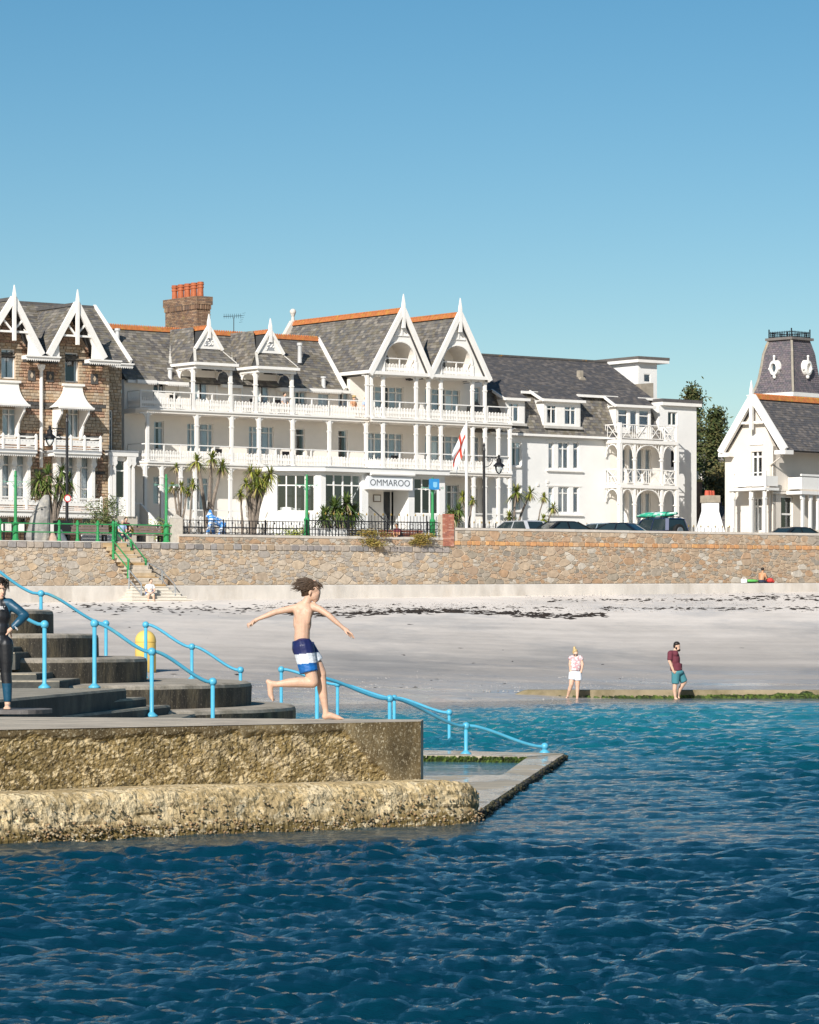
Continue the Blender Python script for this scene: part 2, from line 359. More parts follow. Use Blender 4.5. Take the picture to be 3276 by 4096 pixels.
# stones
ST_TAN = mat('rubble_stone', gain=.86, rough=.85, var=.22, scale=5, bump=.55, bscale=11, ramp=[(.44,.34,.24),(.41,.325,.24),(.48,.40,.31),(.43,.38,.315),(.38,.335,.28),(.52,.43,.33),(.42,.30,.195),(.41,.365,.31),(.49,.39,.28),(.46,.40,.33),(.33,.295,.26),(.49,.37,.245)])
ST_RED = mat('warm_rubble_stone', gain=.86, rough=.85, var=.22, scale=5, bump=.55, bscale=11, ramp=[(.43,.29,.185),(.38,.285,.20),(.43,.335,.24),(.37,.27,.19),(.35,.30,.24),(.46,.36,.26),(.39,.255,.155),(.32,.275,.215),(.44,.315,.21),(.39,.32,.245),(.50,.45,.38),(.29,.255,.21),(.40,.305,.215),(.43,.33,.23)])
ST_GREY = mat('grey_course_stone', rough=.85, var=.2, scale=5, bump=.55, bscale=12, ramp=[(.22,.20,.19),(.27,.24,.22),(.33,.28,.23),(.18,.17,.165),(.30,.23,.16),(.25,.235,.225)])
ST_OR = mat('orange_course_stone', rough=.85, var=.2, scale=5, bump=.5, bscale=12, ramp=[(.46,.24,.11),(.40,.22,.11),(.35,.24,.15),(.50,.28,.12),(.42,.28,.17)])
def chaikin(p):
    o = []
    for i in range(len(p)):
        a, b = p[i], p[(i+1)%len(p)]; o += [(a[0]*.88+b[0]*.12, a[1]*.88+b[1]*.12), (a[0]*.12+b[0]*.88, a[1]*.12+b[1]*.88)]
    return o
def stone(poly, gap=.014, out=.036):
    cx = sum(p[0] for p in poly)/len(poly); cz = sum(p[1] for p in poly)/len(poly)
    q = []
    for p in poly:
        d = math.hypot(p[0]-cx, p[1]-cz); k = max(.3, 1-gap/max(d,.03)); q.append((cx+(p[0]-cx)*k, cz+(p[1]-cz)*k))
    q = chaikin(q); n = len(q); mb = MB(); tz = random.uniform(-.03,.03); tx = random.uniform(-.03,.03)
    ins = .86
    vs = [(a, .01, b) for a,b in q]+[(cx+(a-cx)*.97, -out*.6, cz+(b-cz)*.97) for a,b in q]+[(cx+(a-cx)*ins, -(out+(a-cx)*tx*3+(b-cz)*tz*3), cz+(b-cz)*ins) for a,b in q]
    fs = [(i,(i+1)%n,(i+1)%n+n,i+n) for i in range(n)]+[(i+n,(i+1)%n+n,(i+1)%n+2*n,i+2*n) for i in range(n)]+[tuple(range(2*n,3*n))]
    mb.add(vs, fs); return area(poly), mb
def rubble(u0, u1, z0, z1, dens, stretch=1.55):
    """voronoi rubble of mixed sizes; z0 may be a function of u"""
    pts = []; tries = int((u1-u0)*(z1-z0(u0))*dens*9)
    cell = {}
    for _ in range(tries):
        x = random.uniform(u0, u1); z = random.uniform(z0(x), z1); r = random.choice([.07,.085,.10,.13,.17,.21,.27])
        kx, kz = int(x/.6), int(z/.6); ok = True
        for a in (-1,0,1):
            for b in (-1,0,1):
                for (X_, Z_, R_) in cell.get((kx+a,kz+b), ()):
                    if math.hypot((x-X_)/stretch, z-Z_) < max(r, R_)*.98 : ok = False; break
                if not ok: break
            if not ok: break
        if ok: cell.setdefault((kx,kz), []).append((x,z,r)); pts.append((x,z,r))
    out = []
    for (x,z,r) in pts:
        poly = [(max(u0,x-1), max(z0(x),z-.7)), (min(u1,x+1), max(z0(x),z-.7)), (min(u1,x+1), min(z1,z+.7)), (max(u0,x-1), min(z1,z+.7))]
        kx, kz = int(x/.6), int(z/.6)
        for a in (-2,-1,0,1,2):
            for b in (-2,-1,0,1,2):
                for (X_, Z_, R_) in cell.get((kx+a,kz+b), ()):
                    if (X_,Z_) == (x,z): continue
                    dx, dz = (X_-x)/stretch, Z_-z; d2 = dx*dx+dz*dz
                    if d2 > 1.2: continue
                    w = .5+ (r*r-R_*R_)/(2*d2)*.8; w = min(.8, max(.2, w))
                    mx_, mz_ = x+(X_-x)*w, z+(Z_-z)*w
                    nx, nz = dx/stretch, dz
                    poly = clip(poly, nx, nz, nx*mx_+nz*mz_)
                    if len(poly) < 3: break
        if len(poly) >= 3 and area(poly) > .004: out.append(poly)
    return out
def course(u0, u1, z0, z1, lo=.3, hi=.55):
    o = []; x = u0
    while x < u1:
        w = random.uniform(lo, hi); j = lambda: random.uniform(-.02,.02)
        o.append([(x+j(), z0+j()), (x+w+j(), z0+j()), (x+w+j(), z1+j()), (x+j(), z1+j())]); x += w
    return o
f0 = lambda u: apron_top(u)+.02
tan = [stone(p) for p in rubble(uA, uC, f0, zL-.33, 11)]
red = [stone(p) for p in rubble(uC, uD, f0, zR-.95, 12)]
red += [stone(p) for p in rubble(uC+.5, uD, lambda u: zR-.70, zR-.14, 14)]
mid = [stone(p) for p in rubble(uB, uC, lambda u: zL+.02, zM-.14, 14)]
grey = [stone(p, out=.07) for p in course(uA, uC, zL-.32, zL-.01)]
oran = [stone(p, out=.06) for p in course(uC, uD, zR-.94, zR-.70, .2, .42)]
pieces('stone', tan, ST_TAN, wall, 190); pieces('warm_stone', red, ST_RED, wall, 70); pieces('parapet_stone', mid, ST_RED, wall, 20)
pieces('grey_stone', grey, ST_GREY, wall, 20); pieces('orange_stone', oran, ST_OR, wall, 20)
# red brick pier at the step in the parapet
bp = MB(); up = WL.u(1770); uq = WL.u(1813); zt = WL.z(1790,2058); zb = WL.z(1790,2185)
pier = thing('brick_pier', 'square red brick gate pier on top of the sea wall', 'pier', tuple(WL.w((up+uq)/2,0,zb)), WL.a)
hw = (uq-up)/2; H = zt-zb
c = MB(); c.fbox(-hw+.012, hw-.012, -hw*2+.1, .088, 0, H-.02); c.build('core', MORTAR, pier)
BRK = mat('pier_brick', rough=.85, var=.2, scale=8, bump=.3, ramp=[(.33,.12,.08),(.40,.17,.11),(.28,.11,.08),(.45,.24,.18),(.36,.14,.09)])
z = 0; r = 0
while z < H-.03:
    x = -hw - (.11 if r % 2 else 0)
    while x < hw-.02:
        a, b = max(x, -hw), min(x+.215, hw)
        if b-a > .03: c = MB(); c.fbox(a+.004, b-.004, -.02, .10, z+.004, z+.069); c.build('brick', BRK, pier)
        x += .22
    z += .075; r += 1
# ---- wrack lines of seaweed and the pebble belt
WEED = mat('seaweed', (.028,.020,.014), .8, .4, 6, bump=.5, bscale=20)
def blob(mb, c, lx, ly, h):
    n = 11; ph = random.random()*6; vs = [(c.x, c.y, c.z+h)]
    for i in range(n):
        a = 2*math.pi*i/n; k = random.uniform(.45,1.1); x = c.x+lx*k*math.cos(a); y = c.y+ly*k*math.sin(a)
        vs.append((x, y, float(beach(x,y))-.02+random.uniform(0,.03)))
    mb.add(vs, [(0,i+1,(i+1)%n+1) for i in range(n)])
wd = MB()
def weed_line(x0, x1, yf, n, spread, lx, h=.08):
    for _ in range(n):
        px = random.uniform(x0,x1); py = yf(px)+random.gauss(0,spread); c = hit(px,py)
        blob(wd, c, random.uniform(.3,1)*lx, random.uniform(.2,.7), random.uniform(.3,1)*h)
weed_line(1150, 2420, lambda p: 2452+ (p-1150)*.006+8*math.sin(p/160), 700, 5, .5, .10)
weed_line(1250, 2250, lambda p: 2436, 160, 5, .4, .08)
weed_line(700, 1250, lambda p: 2440-(p-700)*.01, 130, 10, .4, .08)
weed_line(0, 720, lambda p: 2420+p*.03, 140, 12, .35, .08)
weed_line(0, 1500, lambda p: 2446, 30, 10, .5, .07)
weed_line(2200, 3276, lambda p: 2404-(p-2200)*.004, 220, 3, .4, .08)
weed_line(2400, 3276, lambda p: 2437, 200, 3, .45, .08)
weed_line(2900, 3276, lambda p: 2390, 50, 4, .5, .1)
weed_line(0, 3276, lambda p: random.uniform(2480,2780), 60, 0, .28, .04)
weed_line(900, 2300, lambda p: random.uniform(2690,2770), 40, 0, .3, .04)
tag(wd.build('seaweed', WEED), 'dark brown seaweed lying in wrack lines along the upper beach', 'seaweed', kind='stuff')
pb = MB(); PEB = mat('pebbles', gain=.72, rough=.85, var=.1, ramp=[(.50,.46,.42),(.36,.33,.31),(.58,.54,.50),(.28,.25,.23),(.44,.40,.37),(.52,.48,.45)])
for i in range(8500):
    if i < 5200: px = random.uniform(1050,3300); py = random.uniform(2372,2452) if px > 2100 else random.gauss(2432,10)
    else: px = random.uniform(560,2700); py = random.gauss(2740,22)
    c = hit(px, py); r = random.uniform(.02,.06)*(1 if i < 5200 else .55); n = 5
    vs = [(c.x, c.y, c.z+r*1.2)]+[(c.x+r*1.3*math.cos(k*1.257+px), c.y+r*math.sin(k*1.257+px), c.z-.01) for k in range(n)]
    pb.add(vs, [(0,k+1,(k+1)%n+1) for k in range(n)])
tag(pb.build('pebbles', PEB, fix=False), 'pebbles and shingle scattered below the sea wall', 'pebbles', kind='stuff')
# ---- low tidal wall across the shallows, weed growing on it
tw = thing('tidal_wall', 'low straight concrete tidal wall at the waters edge behind the two waders', 'wall', (0,0,0))
mb = MB(); n = 90; tp = []
for i in range(n+1):
    px = 2010+ (3900-2010)*i/n; Y = 107.6+.4*(px-1976)/1300; X_ = (px-CX)/FPX*Y; top = .262 - .02*i/n; top = min(top, -.12+.5*(i+1)/7) if i < 6 else top
    tp.append((X_, Y, top))
for (X_, Y, t) in tp: mb.v += [(X_,Y,-.6),(X_,Y,t-.02),(X_,Y+.03,t),(X_,Y+.5,t),(X_,Y+.5,-.6)]
for i in range(n):
    for j in range(4): mb.f.append((i*5+j, (i+1)*5+j, (i+1)*5+j+1, i*5+j+1)); mb.m.append(0)
mb.build('wall_body', mat('tidal_concrete', (.29,.235,.15), .85, .25, 1.2, bump=.4, bscale=8, col2=(.17,.14,.075)), tw)
al = MB()
for i in range(1500):
    t = random.random()**.6; px = 2420+(3800-2420)*t if random.random() < .85 else random.uniform(2200,3800); Y = 107.6+.4*(px-1976)/1300
    X_ = (px-CX)/FPX*Y; hi = .06+.18*max(0,(px-2700)/1000)*max(0,.3+noise.noise(Vector((px*.02,0,0))))*2; z = random.uniform(-.02, max(.05,hi)); s_ = random.uniform(.04,.12)
    al.add([(X_-s_,Y-.03,z-.05),(X_+s_,Y-.04,z-.05),(X_+s_*.5,Y-.01-random.random()*.06,z+.03),(X_-s_*.4,Y-.02-random.random()*.05,z+.05)], [(0,1,2,3)])
tag(al.build('algae', mat('green_algae', (.05,.085,.012), .7, .4, 5, ramp=[(.05,.085,.012),(.03,.05,.01),(.09,.13,.02),(.02,.03,.008)]), tw, fix=False), 'bright green weed on the wall', kind='stuff')
# ================================================================ pier and bathing pool
def fbm(p, o=4): 
    s = 0; a = 1; p = Vector(p)
    for _ in range(o): s += a*noise.noise(p); p = p*2.1; a *= .5
    return s
PA, PBc = Vector((-3.75,33.2,0)), Vector((.112,36.2,0))
pd = (PBc-PA).normalized(); pn = Vector((pd.y,-pd.x,0))
DK = 1.0
def concrete_rough():
    m = mat('weathered_concrete', (.235,.168,.070), .9, .4, 3.5, bump=1.0, bscale=30, col2=(.42,.34,.22), thr=(.54,.66))
    bsdf(m); return m
CR = concrete_rough()
CSM = mat('stained_concrete', (.125,.088,.040), .85, .45, 3.0, bump=.5, bscale=30, col2=(.22,.165,.085), thr=(.48,.62))
def specks(m, scale, lo, hi, col, amt=1.0, stretch=(1,1,1)):
    N = m.node_tree.nodes; L = m.node_tree.links; b = bsdf(m); src = b.inputs['Base Color'].links[0].from_socket
    g = N.new('ShaderNodeNewGeometry'); mp = N.new('ShaderNodeMapping'); mp.inputs['Scale'].default_value = stretch; L.new(g.outputs['Position'], mp.inputs['Vector'])
    nz = N.new('ShaderNodeTexNoise'); nz.inputs['Scale'].default_value = scale; nz.inputs['Detail'].default_value = 4; nz.inputs['Roughness'].default_value = .7; L.new(mp.outputs[0], nz.inputs['Vector'])
    mr = N.new('ShaderNodeMapRange'); mr.inputs[1].default_value = lo; mr.inputs[2].default_value = hi; mr.inputs[4].default_value = amt; L.new(nz.outputs['Fac'], mr.inputs[0])
    mx = N.new('ShaderNodeMixRGB'); mx.inputs['Color2'].default_value = (*col,1); L.new(mr.outputs[0], mx.inputs['Fac']); L.new(src, mx.inputs['Color1']); L.new(mx.outputs[0], b.inputs['Base Color'])
specks(CSM, 30, .56, .62, (.46,.39,.26), .9); specks(CSM, 60, .58, .64, (.50,.43,.30), .8); specks(CSM, 1.6, .5, .75, (.05,.035,.015), .8, (1,1,.3))
specks(CR, 1.2, .50, .62, (.135,.097,.034), .75); specks(CR, 7, .54, .58, (.52,.41,.235), .95, (1,1,1.6)); specks(CR, 14, .57, .62, (.05,.036,.016), .9); specks(CR, 34, .58, .63, (.52,.44,.31), .75)
CDK = mat('deck_concrete', (.50,.43,.335), .9, .2, 2.0, bump=.4, bscale=40, col2=(.36,.31,.245))
pier = thing('bathing_pier', 'weathered brown concrete bathing pier with flat deck the boy runs along', 'pier', (PA.x,PA.y,0))
off = Vector((PA.x,PA.y,0))
# deck slab: polygon in plan
plan = [PA-pd*9+Vector((0,0,0)), PBc, PBc+Vector((.03,.86,0)), Vector((-4.4,38.25,0)), Vector((-13,39.5,0))]
mb = MB(); k = len(plan)
mb.add([(p.x-off.x, p.y-off.y, DK-(.02 if i < 1 else 0)) for i,p in enumerate(plan)]+[(p.x-off.x,p.y-off.y,-1) for p in plan], [tuple(range(k))]+[(i,(i+1)%k,(i+1)%k+k,i+k) for i in range(1,k)])
mb.build('deck', CDK, pier)
# front face: smooth stained skin at the top and right end, eroded aggregate below
fa = MB(); nx, nz = 420, 64; L0 = -2.6; L1 = (PBc-PA).length
mi = []
for i in range(nx+1):
    s = L0+(L1-L0)*i/nx
    for j in range(nz+1):
        z = .36+(DK-.36)*j/nz; p = PA+pd*s
        # boundary of the surviving skin
        b1 = .93+.04*fbm((s*1.3,0,0)); d = s-(L1-.95); b2 = .93-(max(0,d)*.85) if d > 0 else b1
        b = min(b1, b2)+.05*fbm((s*4,z*4,1)); er = max(0, min(1, (b-z)/.05))
        dep = er*(.022+.020*max(0,fbm((s*1.8,z*4,2)))+.012*abs(fbm((s*9,z*14,3)))+.011*fbm((s*28,z*34,5)))
        if d > .6: dep *= max(0, 1-(d-.6)*4)
        if j == nz or i == nx: dep = 0
        q = p-pn*dep; fa.v.append((q.x-off.x, q.y-off.y, z-(.02*(1-max(0,s)/L1) if j == nz else 0)))
        mi.append(er)
for i in range(nx):
    for j in range(nz):
        a = i*(nz+1)+j; fa.f.append((a, a+nz+1, a+nz+2, a+1)); fa.m.append(0 if (mi[a]+mi[a+nz+2]) > .9 else 1)
fa.build('front_face', [CR, CSM], pier, fix=False)
# footing with rounded shoulder, rough and shelly towards the water
fo = MB(); nx = 420; ns = 46; L0 = -2.6; L1e = L1+.50
for i in range(nx+1):
    s = L0+(L1e-L0)*i/nx; e = max(0, (s-(L1-.15))/.65); sh = math.sqrt(max(0,1-min(1,e)**2)); 
    for j in range(ns+1):
        t = j/ns
        if t < .34: o = .5*t/.34; z = .43+.01*math.sin(s)
        elif t < .55: a = (t-.34)/.21*math.pi/2; o = .5+.13*math.sin(a); z = .43-.13*(1-math.cos(a))
        else: v = (t-.55)/.45; o = .63+.04*v; z = .30-.75*v
        zt = z if z < 0 else z*(.55+.45*sh)
        o = o*(.30+.70*sh)
        r = .028*fbm((s*1.2,z*2,o*2+7))+.010*fbm((s*5,z*14,o*9))+.010*fbm((s*22,z*34,o*26))
        r *= (.35+.9*min(1,t*2)); 
        if z < .12: r += .018*abs(fbm((s*30,z*30,4)))
        # a horizontal crack line
        if abs(z-.17-.07*fbm((s*1.1,0,9))) < .014 and fbm((s*.9,4,2)) > .05: r -= .022
        p = PA+pd*s+pn*(o+(r if t > .3 else 0)); fo.v.append((p.x-off.x,p.y-off.y, zt+(r*.8 if t < .6 else 0)))
for i in range(nx):
    for j in range(ns):
        a = i*(ns+1)+j; fo.f.append((a, a+1, a+ns+2, a+ns+1)); fo.m.append(0)
FOOT = mat('shelly_concrete', (.41,.305,.155), .9, .3, 4.0, bump=.8, bscale=34, col2=(.60,.485,.30), thr=(.48,.62))
def foot_mat():
    N = FOOT.node_tree.nodes; L = FOOT.node_tree.links; b = bsdf(FOOT); src = b.inputs['Base Color'].links[0].from_socket
    g = N.new('ShaderNodeNewGeometry'); sx = N.new('ShaderNodeSeparateXYZ'); L.new(g.outputs['Position'], sx.inputs[0])
    nz = N.new('ShaderNodeTexNoise'); nz.inputs['Scale'].default_value = 2.5; nz.inputs['Detail'].default_value = 5; L.new(g.outputs['Position'], nz.inputs['Vector'])
    ma = N.new('ShaderNodeMath'); ma.operation = 'MULTIPLY_ADD'; ma.inputs[1].default_value = .28; L.new(nz.outputs['Fac'], ma.inputs[0]); L.new(sx.outputs['Z'], ma.inputs[2])
    mr = N.new('ShaderNodeMapRange'); mr.inputs[1].default_value = .20; mr.inputs[2].default_value = .30; L.new(ma.outputs[0], mr.inputs[0])
    mx = N.new('ShaderNodeMixRGB'); mx.inputs['Color1'].default_value = (.15,.105,.035,1); L.new(mr.outputs[0], mx.inputs['Fac']); L.new(src, mx.inputs['Color2']); L.new(mx.outputs[0], b.inputs['Base Color'])
foot_mat()
specks(FOOT, 6, .54, .60, (.60,.50,.33), .8, (1,1,1.8)); specks(FOOT, 15, .57, .62, (.12,.09,.04), .85); specks(FOOT, 38, .58, .63, (.14,.10,.05), .7)
specks(FOOT, 20, .62, .68, (.60,.53,.40), .6)
fo.build('footing', FOOT, pier, fix=False)
# shell and stone lumps stuck in the footing and face
lump = MB()
for _ in range(1100):
    s = random.uniform(-.5, L1+.3); z = random.choice([random.uniform(-.02,.10), random.uniform(-.02,.14), random.uniform(0,.30)])
    o = .66 if z < .36 else -.03
    if z > .4 and s > L1-1.2: continue
    r = random.uniform(.006,.018); p = PA+pd*s+pn*(o+random.uniform(-.015,.015)); lump.ball((p.x-off.x,p.y-off.y,z), r, 5, 0, (1,1,.7))
tag(lump.build('embedded_shingle', mat('embedded_stone', rough=.8, ramp=[(.24,.16,.08),(.34,.27,.17),(.18,.13,.07),(.40,.33,.22),(.14,.11,.07),(.30,.19,.10)]), pier, fix=False), kind='stuff')
# ---------------------------------------------------------------- round spectator terrace (stacked tiers)
TC = Vector((-6.9,56.0,0)); tiers = [(5.14,6.1,6.5,.79,.0), (4.45,5.5,6.0,1.15,.79), (2.82,3.8,5.0,1.53,1.15), (2.07,2.8,4.0,1.89,1.53), (1.36,1.9,3.4,2.26,1.89)]
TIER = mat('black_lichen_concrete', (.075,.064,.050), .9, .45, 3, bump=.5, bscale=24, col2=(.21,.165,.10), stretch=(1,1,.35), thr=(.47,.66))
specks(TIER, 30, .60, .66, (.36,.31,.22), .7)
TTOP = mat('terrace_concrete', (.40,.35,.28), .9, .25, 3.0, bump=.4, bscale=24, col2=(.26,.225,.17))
ter = thing('round_terrace', 'round stepped concrete terrace blackened by lichen, topped by blue rails', 'terrace', (TC.x,TC.y,0))
# front cut of each tier by the stair: keep only what lies right of u-line at the given pixel corner
for ti, (a, f, bk, zt, zb) in enumerate(tiers):
    n = 120; top = []
    for i in range(n):
        t = 2*math.pi*i/n; y = math.sin(t); top.append((a*math.cos(t), y*(bk if y > 0 else f)))
    mb = MB(); zl = zb-.05 if ti else -1.0; prof = [(1.0,zl),(1.0,zt-.07),(.995,zt-.025),(.975,zt)]
    for (k_, z) in prof:
        for (x,y) in top:
            j = .012*fbm((x*3,y*3,z*3)); ln = math.hypot(x,y); dd = (1-k_)*3; mb.v.append((x-(x/ln)*dd+j*x/ln, y-(y/ln)*dd+j*y/ln, z+(.006*fbm((x*2,y*2,8)) if z > zl else 0)))
    for r_ in range(3):
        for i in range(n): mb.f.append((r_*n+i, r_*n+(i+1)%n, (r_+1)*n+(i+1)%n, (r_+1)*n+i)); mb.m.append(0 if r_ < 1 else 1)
    mb.f.append(tuple(3*n+i for i in range(n))); mb.m.append(1)
    mb.build('tier', [TIER, TTOP], ter)
# ---------------------------------------------------------------- stairs running down beside the terrace
stp = thing('terrace_steps', 'flight of dark concrete steps between the terrace and the pier deck', 'steps', (-4,45,0))
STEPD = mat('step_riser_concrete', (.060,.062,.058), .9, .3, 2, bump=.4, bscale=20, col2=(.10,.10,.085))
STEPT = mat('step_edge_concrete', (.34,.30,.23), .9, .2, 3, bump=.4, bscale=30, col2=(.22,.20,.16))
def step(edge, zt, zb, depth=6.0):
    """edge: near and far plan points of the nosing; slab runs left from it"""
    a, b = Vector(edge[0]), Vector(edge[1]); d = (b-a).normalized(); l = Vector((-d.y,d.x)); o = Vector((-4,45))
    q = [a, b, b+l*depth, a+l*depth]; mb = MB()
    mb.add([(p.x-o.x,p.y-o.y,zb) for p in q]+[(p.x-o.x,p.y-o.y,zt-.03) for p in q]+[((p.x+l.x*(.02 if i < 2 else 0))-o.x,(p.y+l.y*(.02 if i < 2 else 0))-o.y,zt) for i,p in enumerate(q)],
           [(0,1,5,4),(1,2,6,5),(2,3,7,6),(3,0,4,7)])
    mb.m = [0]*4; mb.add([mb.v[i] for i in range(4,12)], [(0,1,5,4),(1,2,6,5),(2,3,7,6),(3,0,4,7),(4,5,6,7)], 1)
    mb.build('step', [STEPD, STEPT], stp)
def edge_at(x0,y0,x1,y1,z):
    p = onz(x0,y0,z); q = onz(x1,y1,z); return ((p.x,p.y),(q.x,q.y))
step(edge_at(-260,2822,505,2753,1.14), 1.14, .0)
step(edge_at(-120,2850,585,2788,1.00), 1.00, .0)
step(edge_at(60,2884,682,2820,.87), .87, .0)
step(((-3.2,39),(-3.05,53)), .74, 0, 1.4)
# upper half-steps between the tiers, cut into the left of the terrace
for (x1, yt, z, w, Yn, dp) in ((360/2.463*1.0, 2675, 1.33, 4.2, 50.6, 3.0), (595/2.463, 2710, 1.24, 4.2, 49.9, 3.0), (120/2.463, 2603, 1.70, 3, 52.4, 2.4), (150/2.463, 2570, 1.62, 3, 51.9, 2.4)):
    mb = MB(); xr = (x1-CX)/FPX*Yn; mb.box(xr-w+4, xr+4, Yn-45, Yn+dp-45, z-.25, z-.02, 0); mb.box(xr-w+4-.005, xr+4-.01, Yn-45+.004, Yn+dp-45, z-.03, z, 1); mb.build('step', [STEPD, STEPT], stp)
# thin dark slab with rounded end on the deck under the wetsuit swimmer
mb = MB(); q = [(-6.2,39.4),(-6.2,40.9)]; c = onz(120,2850,DK+.045); 
pl = [(-6.5,39.75)]+[(c.x-.25+.30*math.cos(t), 40.1+.62*math.sin(t)) for t in np.linspace(-1.5,1.5,12)]+[(-6.5,40.7)]
mb.prism([(x-c.x,y-c.y) for x,y in pl], lambda a,b,d: (a,b,d), 0, .045)
o = mb.build('landing_slab', mat('landing_slab_concrete', (.13,.12,.115), .85, .2, 3, bump=.3, col2=(.2,.19,.18))); o.location = (c.x,c.y,DK); tag(o, 'thin dark slab with rounded end lying on the deck under the wetsuit wearer', 'slab')
# ---------------------------------------------------------------- paddling pool slab at water level
SZ = .085
def sl_(px,py,z=SZ): p = onz(px,py,z); return (p.x,p.y)
ORr, OFr = sl_(1905,3248), sl_(2256,3016); OFl = (-3.2,58.6); ONl = (-3.2,37.2)
ip = [sl_(2011,3099), sl_(2109,3029), (-2.4,54.6), (-2.4,45.2)]
slab = thing('pool_slab', 'flat wet concrete slab around the small paddling pool at sea level', 'slab', (0,45,0))
WETC = mat('wet_concrete', (.42,.36,.265), .55, .2, 1.0, bump=.25, bscale=10, col2=(.31,.27,.21), spec=.5)
def wet_patch():
    N = WETC.node_tree.nodes; L = WETC.node_tree.links; b = bsdf(WETC)
    g = N.new('ShaderNodeNewGeometry'); mp = N.new('ShaderNodeMapping'); mp.inputs['Scale'].default_value = (1.2,.5,1); L.new(g.outputs['Position'], mp.inputs['Vector'])
    nz = N.new('ShaderNodeTexNoise'); nz.inputs['Scale'].default_value = 1.3; nz.inputs['Detail'].default_value = 3; L.new(mp.outputs[0], nz.inputs['Vector'])
    mr = N.new('ShaderNodeMapRange'); mr.inputs[1].default_value = .48; mr.inputs[2].default_value = .53; mr.inputs[3].default_value = .07; mr.inputs[4].default_value = .8; L.new(nz.outputs['Fac'], mr.inputs[0]); L.new(mr.outputs[0], b.inputs['Roughness'])
wet_patch()
def quad_slab(name, q, z1=SZ):
    mb = MB(); mb.add([(x,y-45,z1) for x,y in q]+[(x,y-45,-.8) for x,y in q], [(0,1,2,3)]+[(i,(i+1)%4,(i+1)%4+4,i+4) for i in range(4)]); return mb.build(name, WETC, slab)
quad_slab('near_walkway', [ORr, ip[0], ip[3], ONl]); quad_slab('seaward_walkway', [ORr, OFr, ip[1], ip[0]])
quad_slab('far_walkway', [ip[1], OFr, OFl, ip[2]], SZ+.01); quad_slab('inner_walkway', [ONl, ip[3], ip[2], OFl])
ml = MB()
def fringe(a, b, n, zc, o, dz):
    for i in range(n):
        t = random.random(); x = a[0]+(b[0]-a[0])*t; y = a[1]+(b[1]-a[1])*t; r = random.uniform(.010,.028)
        ml.ball((x+o[0]*random.random(), y+o[1]*random.random()-45, zc-random.random()*dz), r, 5, 0, (1,2.0,.8))
fringe(ORr, OFr, 1800, SZ-.005, (.05,0), .12); fringe((ORr[0]-.7,ORr[1]), ORr, 120, SZ-.01, (0,-.1), .1)
tag(ml.build('mussel_fringe', mat('mussel_crust', (.035,.032,.018), .7, .4, 4, ramp=[(.03,.03,.02),(.05,.045,.02),(.02,.02,.02),(.07,.06,.03)]), slab, fix=False), 'dark weedy crust along the seaward edge', kind='stuff')
gm = MB()
for i in range(600):
    t = random.random(); a, b = (-.2,53.72), ip[1]; x = a[0]+(b[0]-a[0])*t; y = a[1]+(b[1]-a[1])*t; z = random.uniform(.0,.075); s_ = random.uniform(.012,.04)
    gm.add([(x-s_,y-45-.03,z-.04),(x+s_,y-45-.03,z-.04),(x+s_*.6,y-45-.02-random.random()*.05,z+.02),(x-s_*.5,y-45-.02-random.random()*.05,z+.02)], [(0,1,2,3)])
tag(gm.build('green_weed', MT['green_algae'], slab, fix=False), 'bright green weed under the far walkway', kind='stuff')
# ---------------------------------------------------------------- turquoise handrails
def rail(label, pts, bases, start=None, end=None, r=.028, group=None):
    """pts: ball centres as (px,py,Y); bases: z of each post foot"""
    W3 = [at(*p) for p in pts]; o = W3[-1].copy(); o.z = 0
    t = thing('handrail', label, 'handrail', tuple(o), 0)
    for p, zb in zip(W3, bases):
        m = MB(); b = Vector((p.x-o.x,p.y-o.y,zb)); m.lathe([(.085,0),(.085,.02),(.045,.05),(r*1.02,.07),(r*1.02,p.z-zb)], b, 14); m.build('post', BLUEP, t, smooth=True)
        m = MB(); m.ball(p-o, r*2.1, 16); m.build('ball_joint', BLUEP, t, smooth=True)
    seq = ([at(*start)] if start else [])+W3+([at(*end)] if end else [])
    for a, b in zip(seq[:-1], seq[1:]):
        c = []; d = b-a; dz = d.z; h = Vector((d.x,d.y,0))
        for i in range(21):
            s = i/20; 
            w = 0 if s < .08 else (1 if s > .92 else (s-.08)/.84)
            e = w*w*(3-2*w)*.45+w*.55 if 0 < w < 1 else w
            c.append(a+h*s+Vector((0,0,dz*e))-o)
        m = MB(); m.tube(c, r*.92, 10); m.build('rail_tube', BLUEP, t, smooth=True)
    return t
rail('turquoise handrail ending in a ball post beside the wetsuit wearer', [(178,2498,49.4)], [1.14], start=(-90,2365,49.0))
rail('turquoise handrail from the middle of the steps down to the deck edge', [(378,2494,49.6),(607,2607,49.9),(851,2727,50.4)], [1.14,.74,.30])
rail('upper turquoise handrail high on the terrace, running in from the left edge', [(164,2374,60),(424,2494,60.5)], [1.8,1.4], start=(-180,2190,59.5))
rail('turquoise handrail in front of the yellow bollard', [(583,2499,61.5),(767.5,2587,61.5),(962,2680,61.5)], [1.1,1.1,1.0])
rail('farther turquoise handrail stepping down into the sea behind the boy', [(1125,2678,64),(1350,2737,64),(1577,2792,64),(1797,2850,64)], [.2,.1,0,-.2])
rail('nearer turquoise handrail stepping down to the paddling pool slab', [(1268,2712,52.2),(1559,2795,53.0),(1864,2904,54.2),(2179,2986,54.75)], [.05,.05,.08,.08])
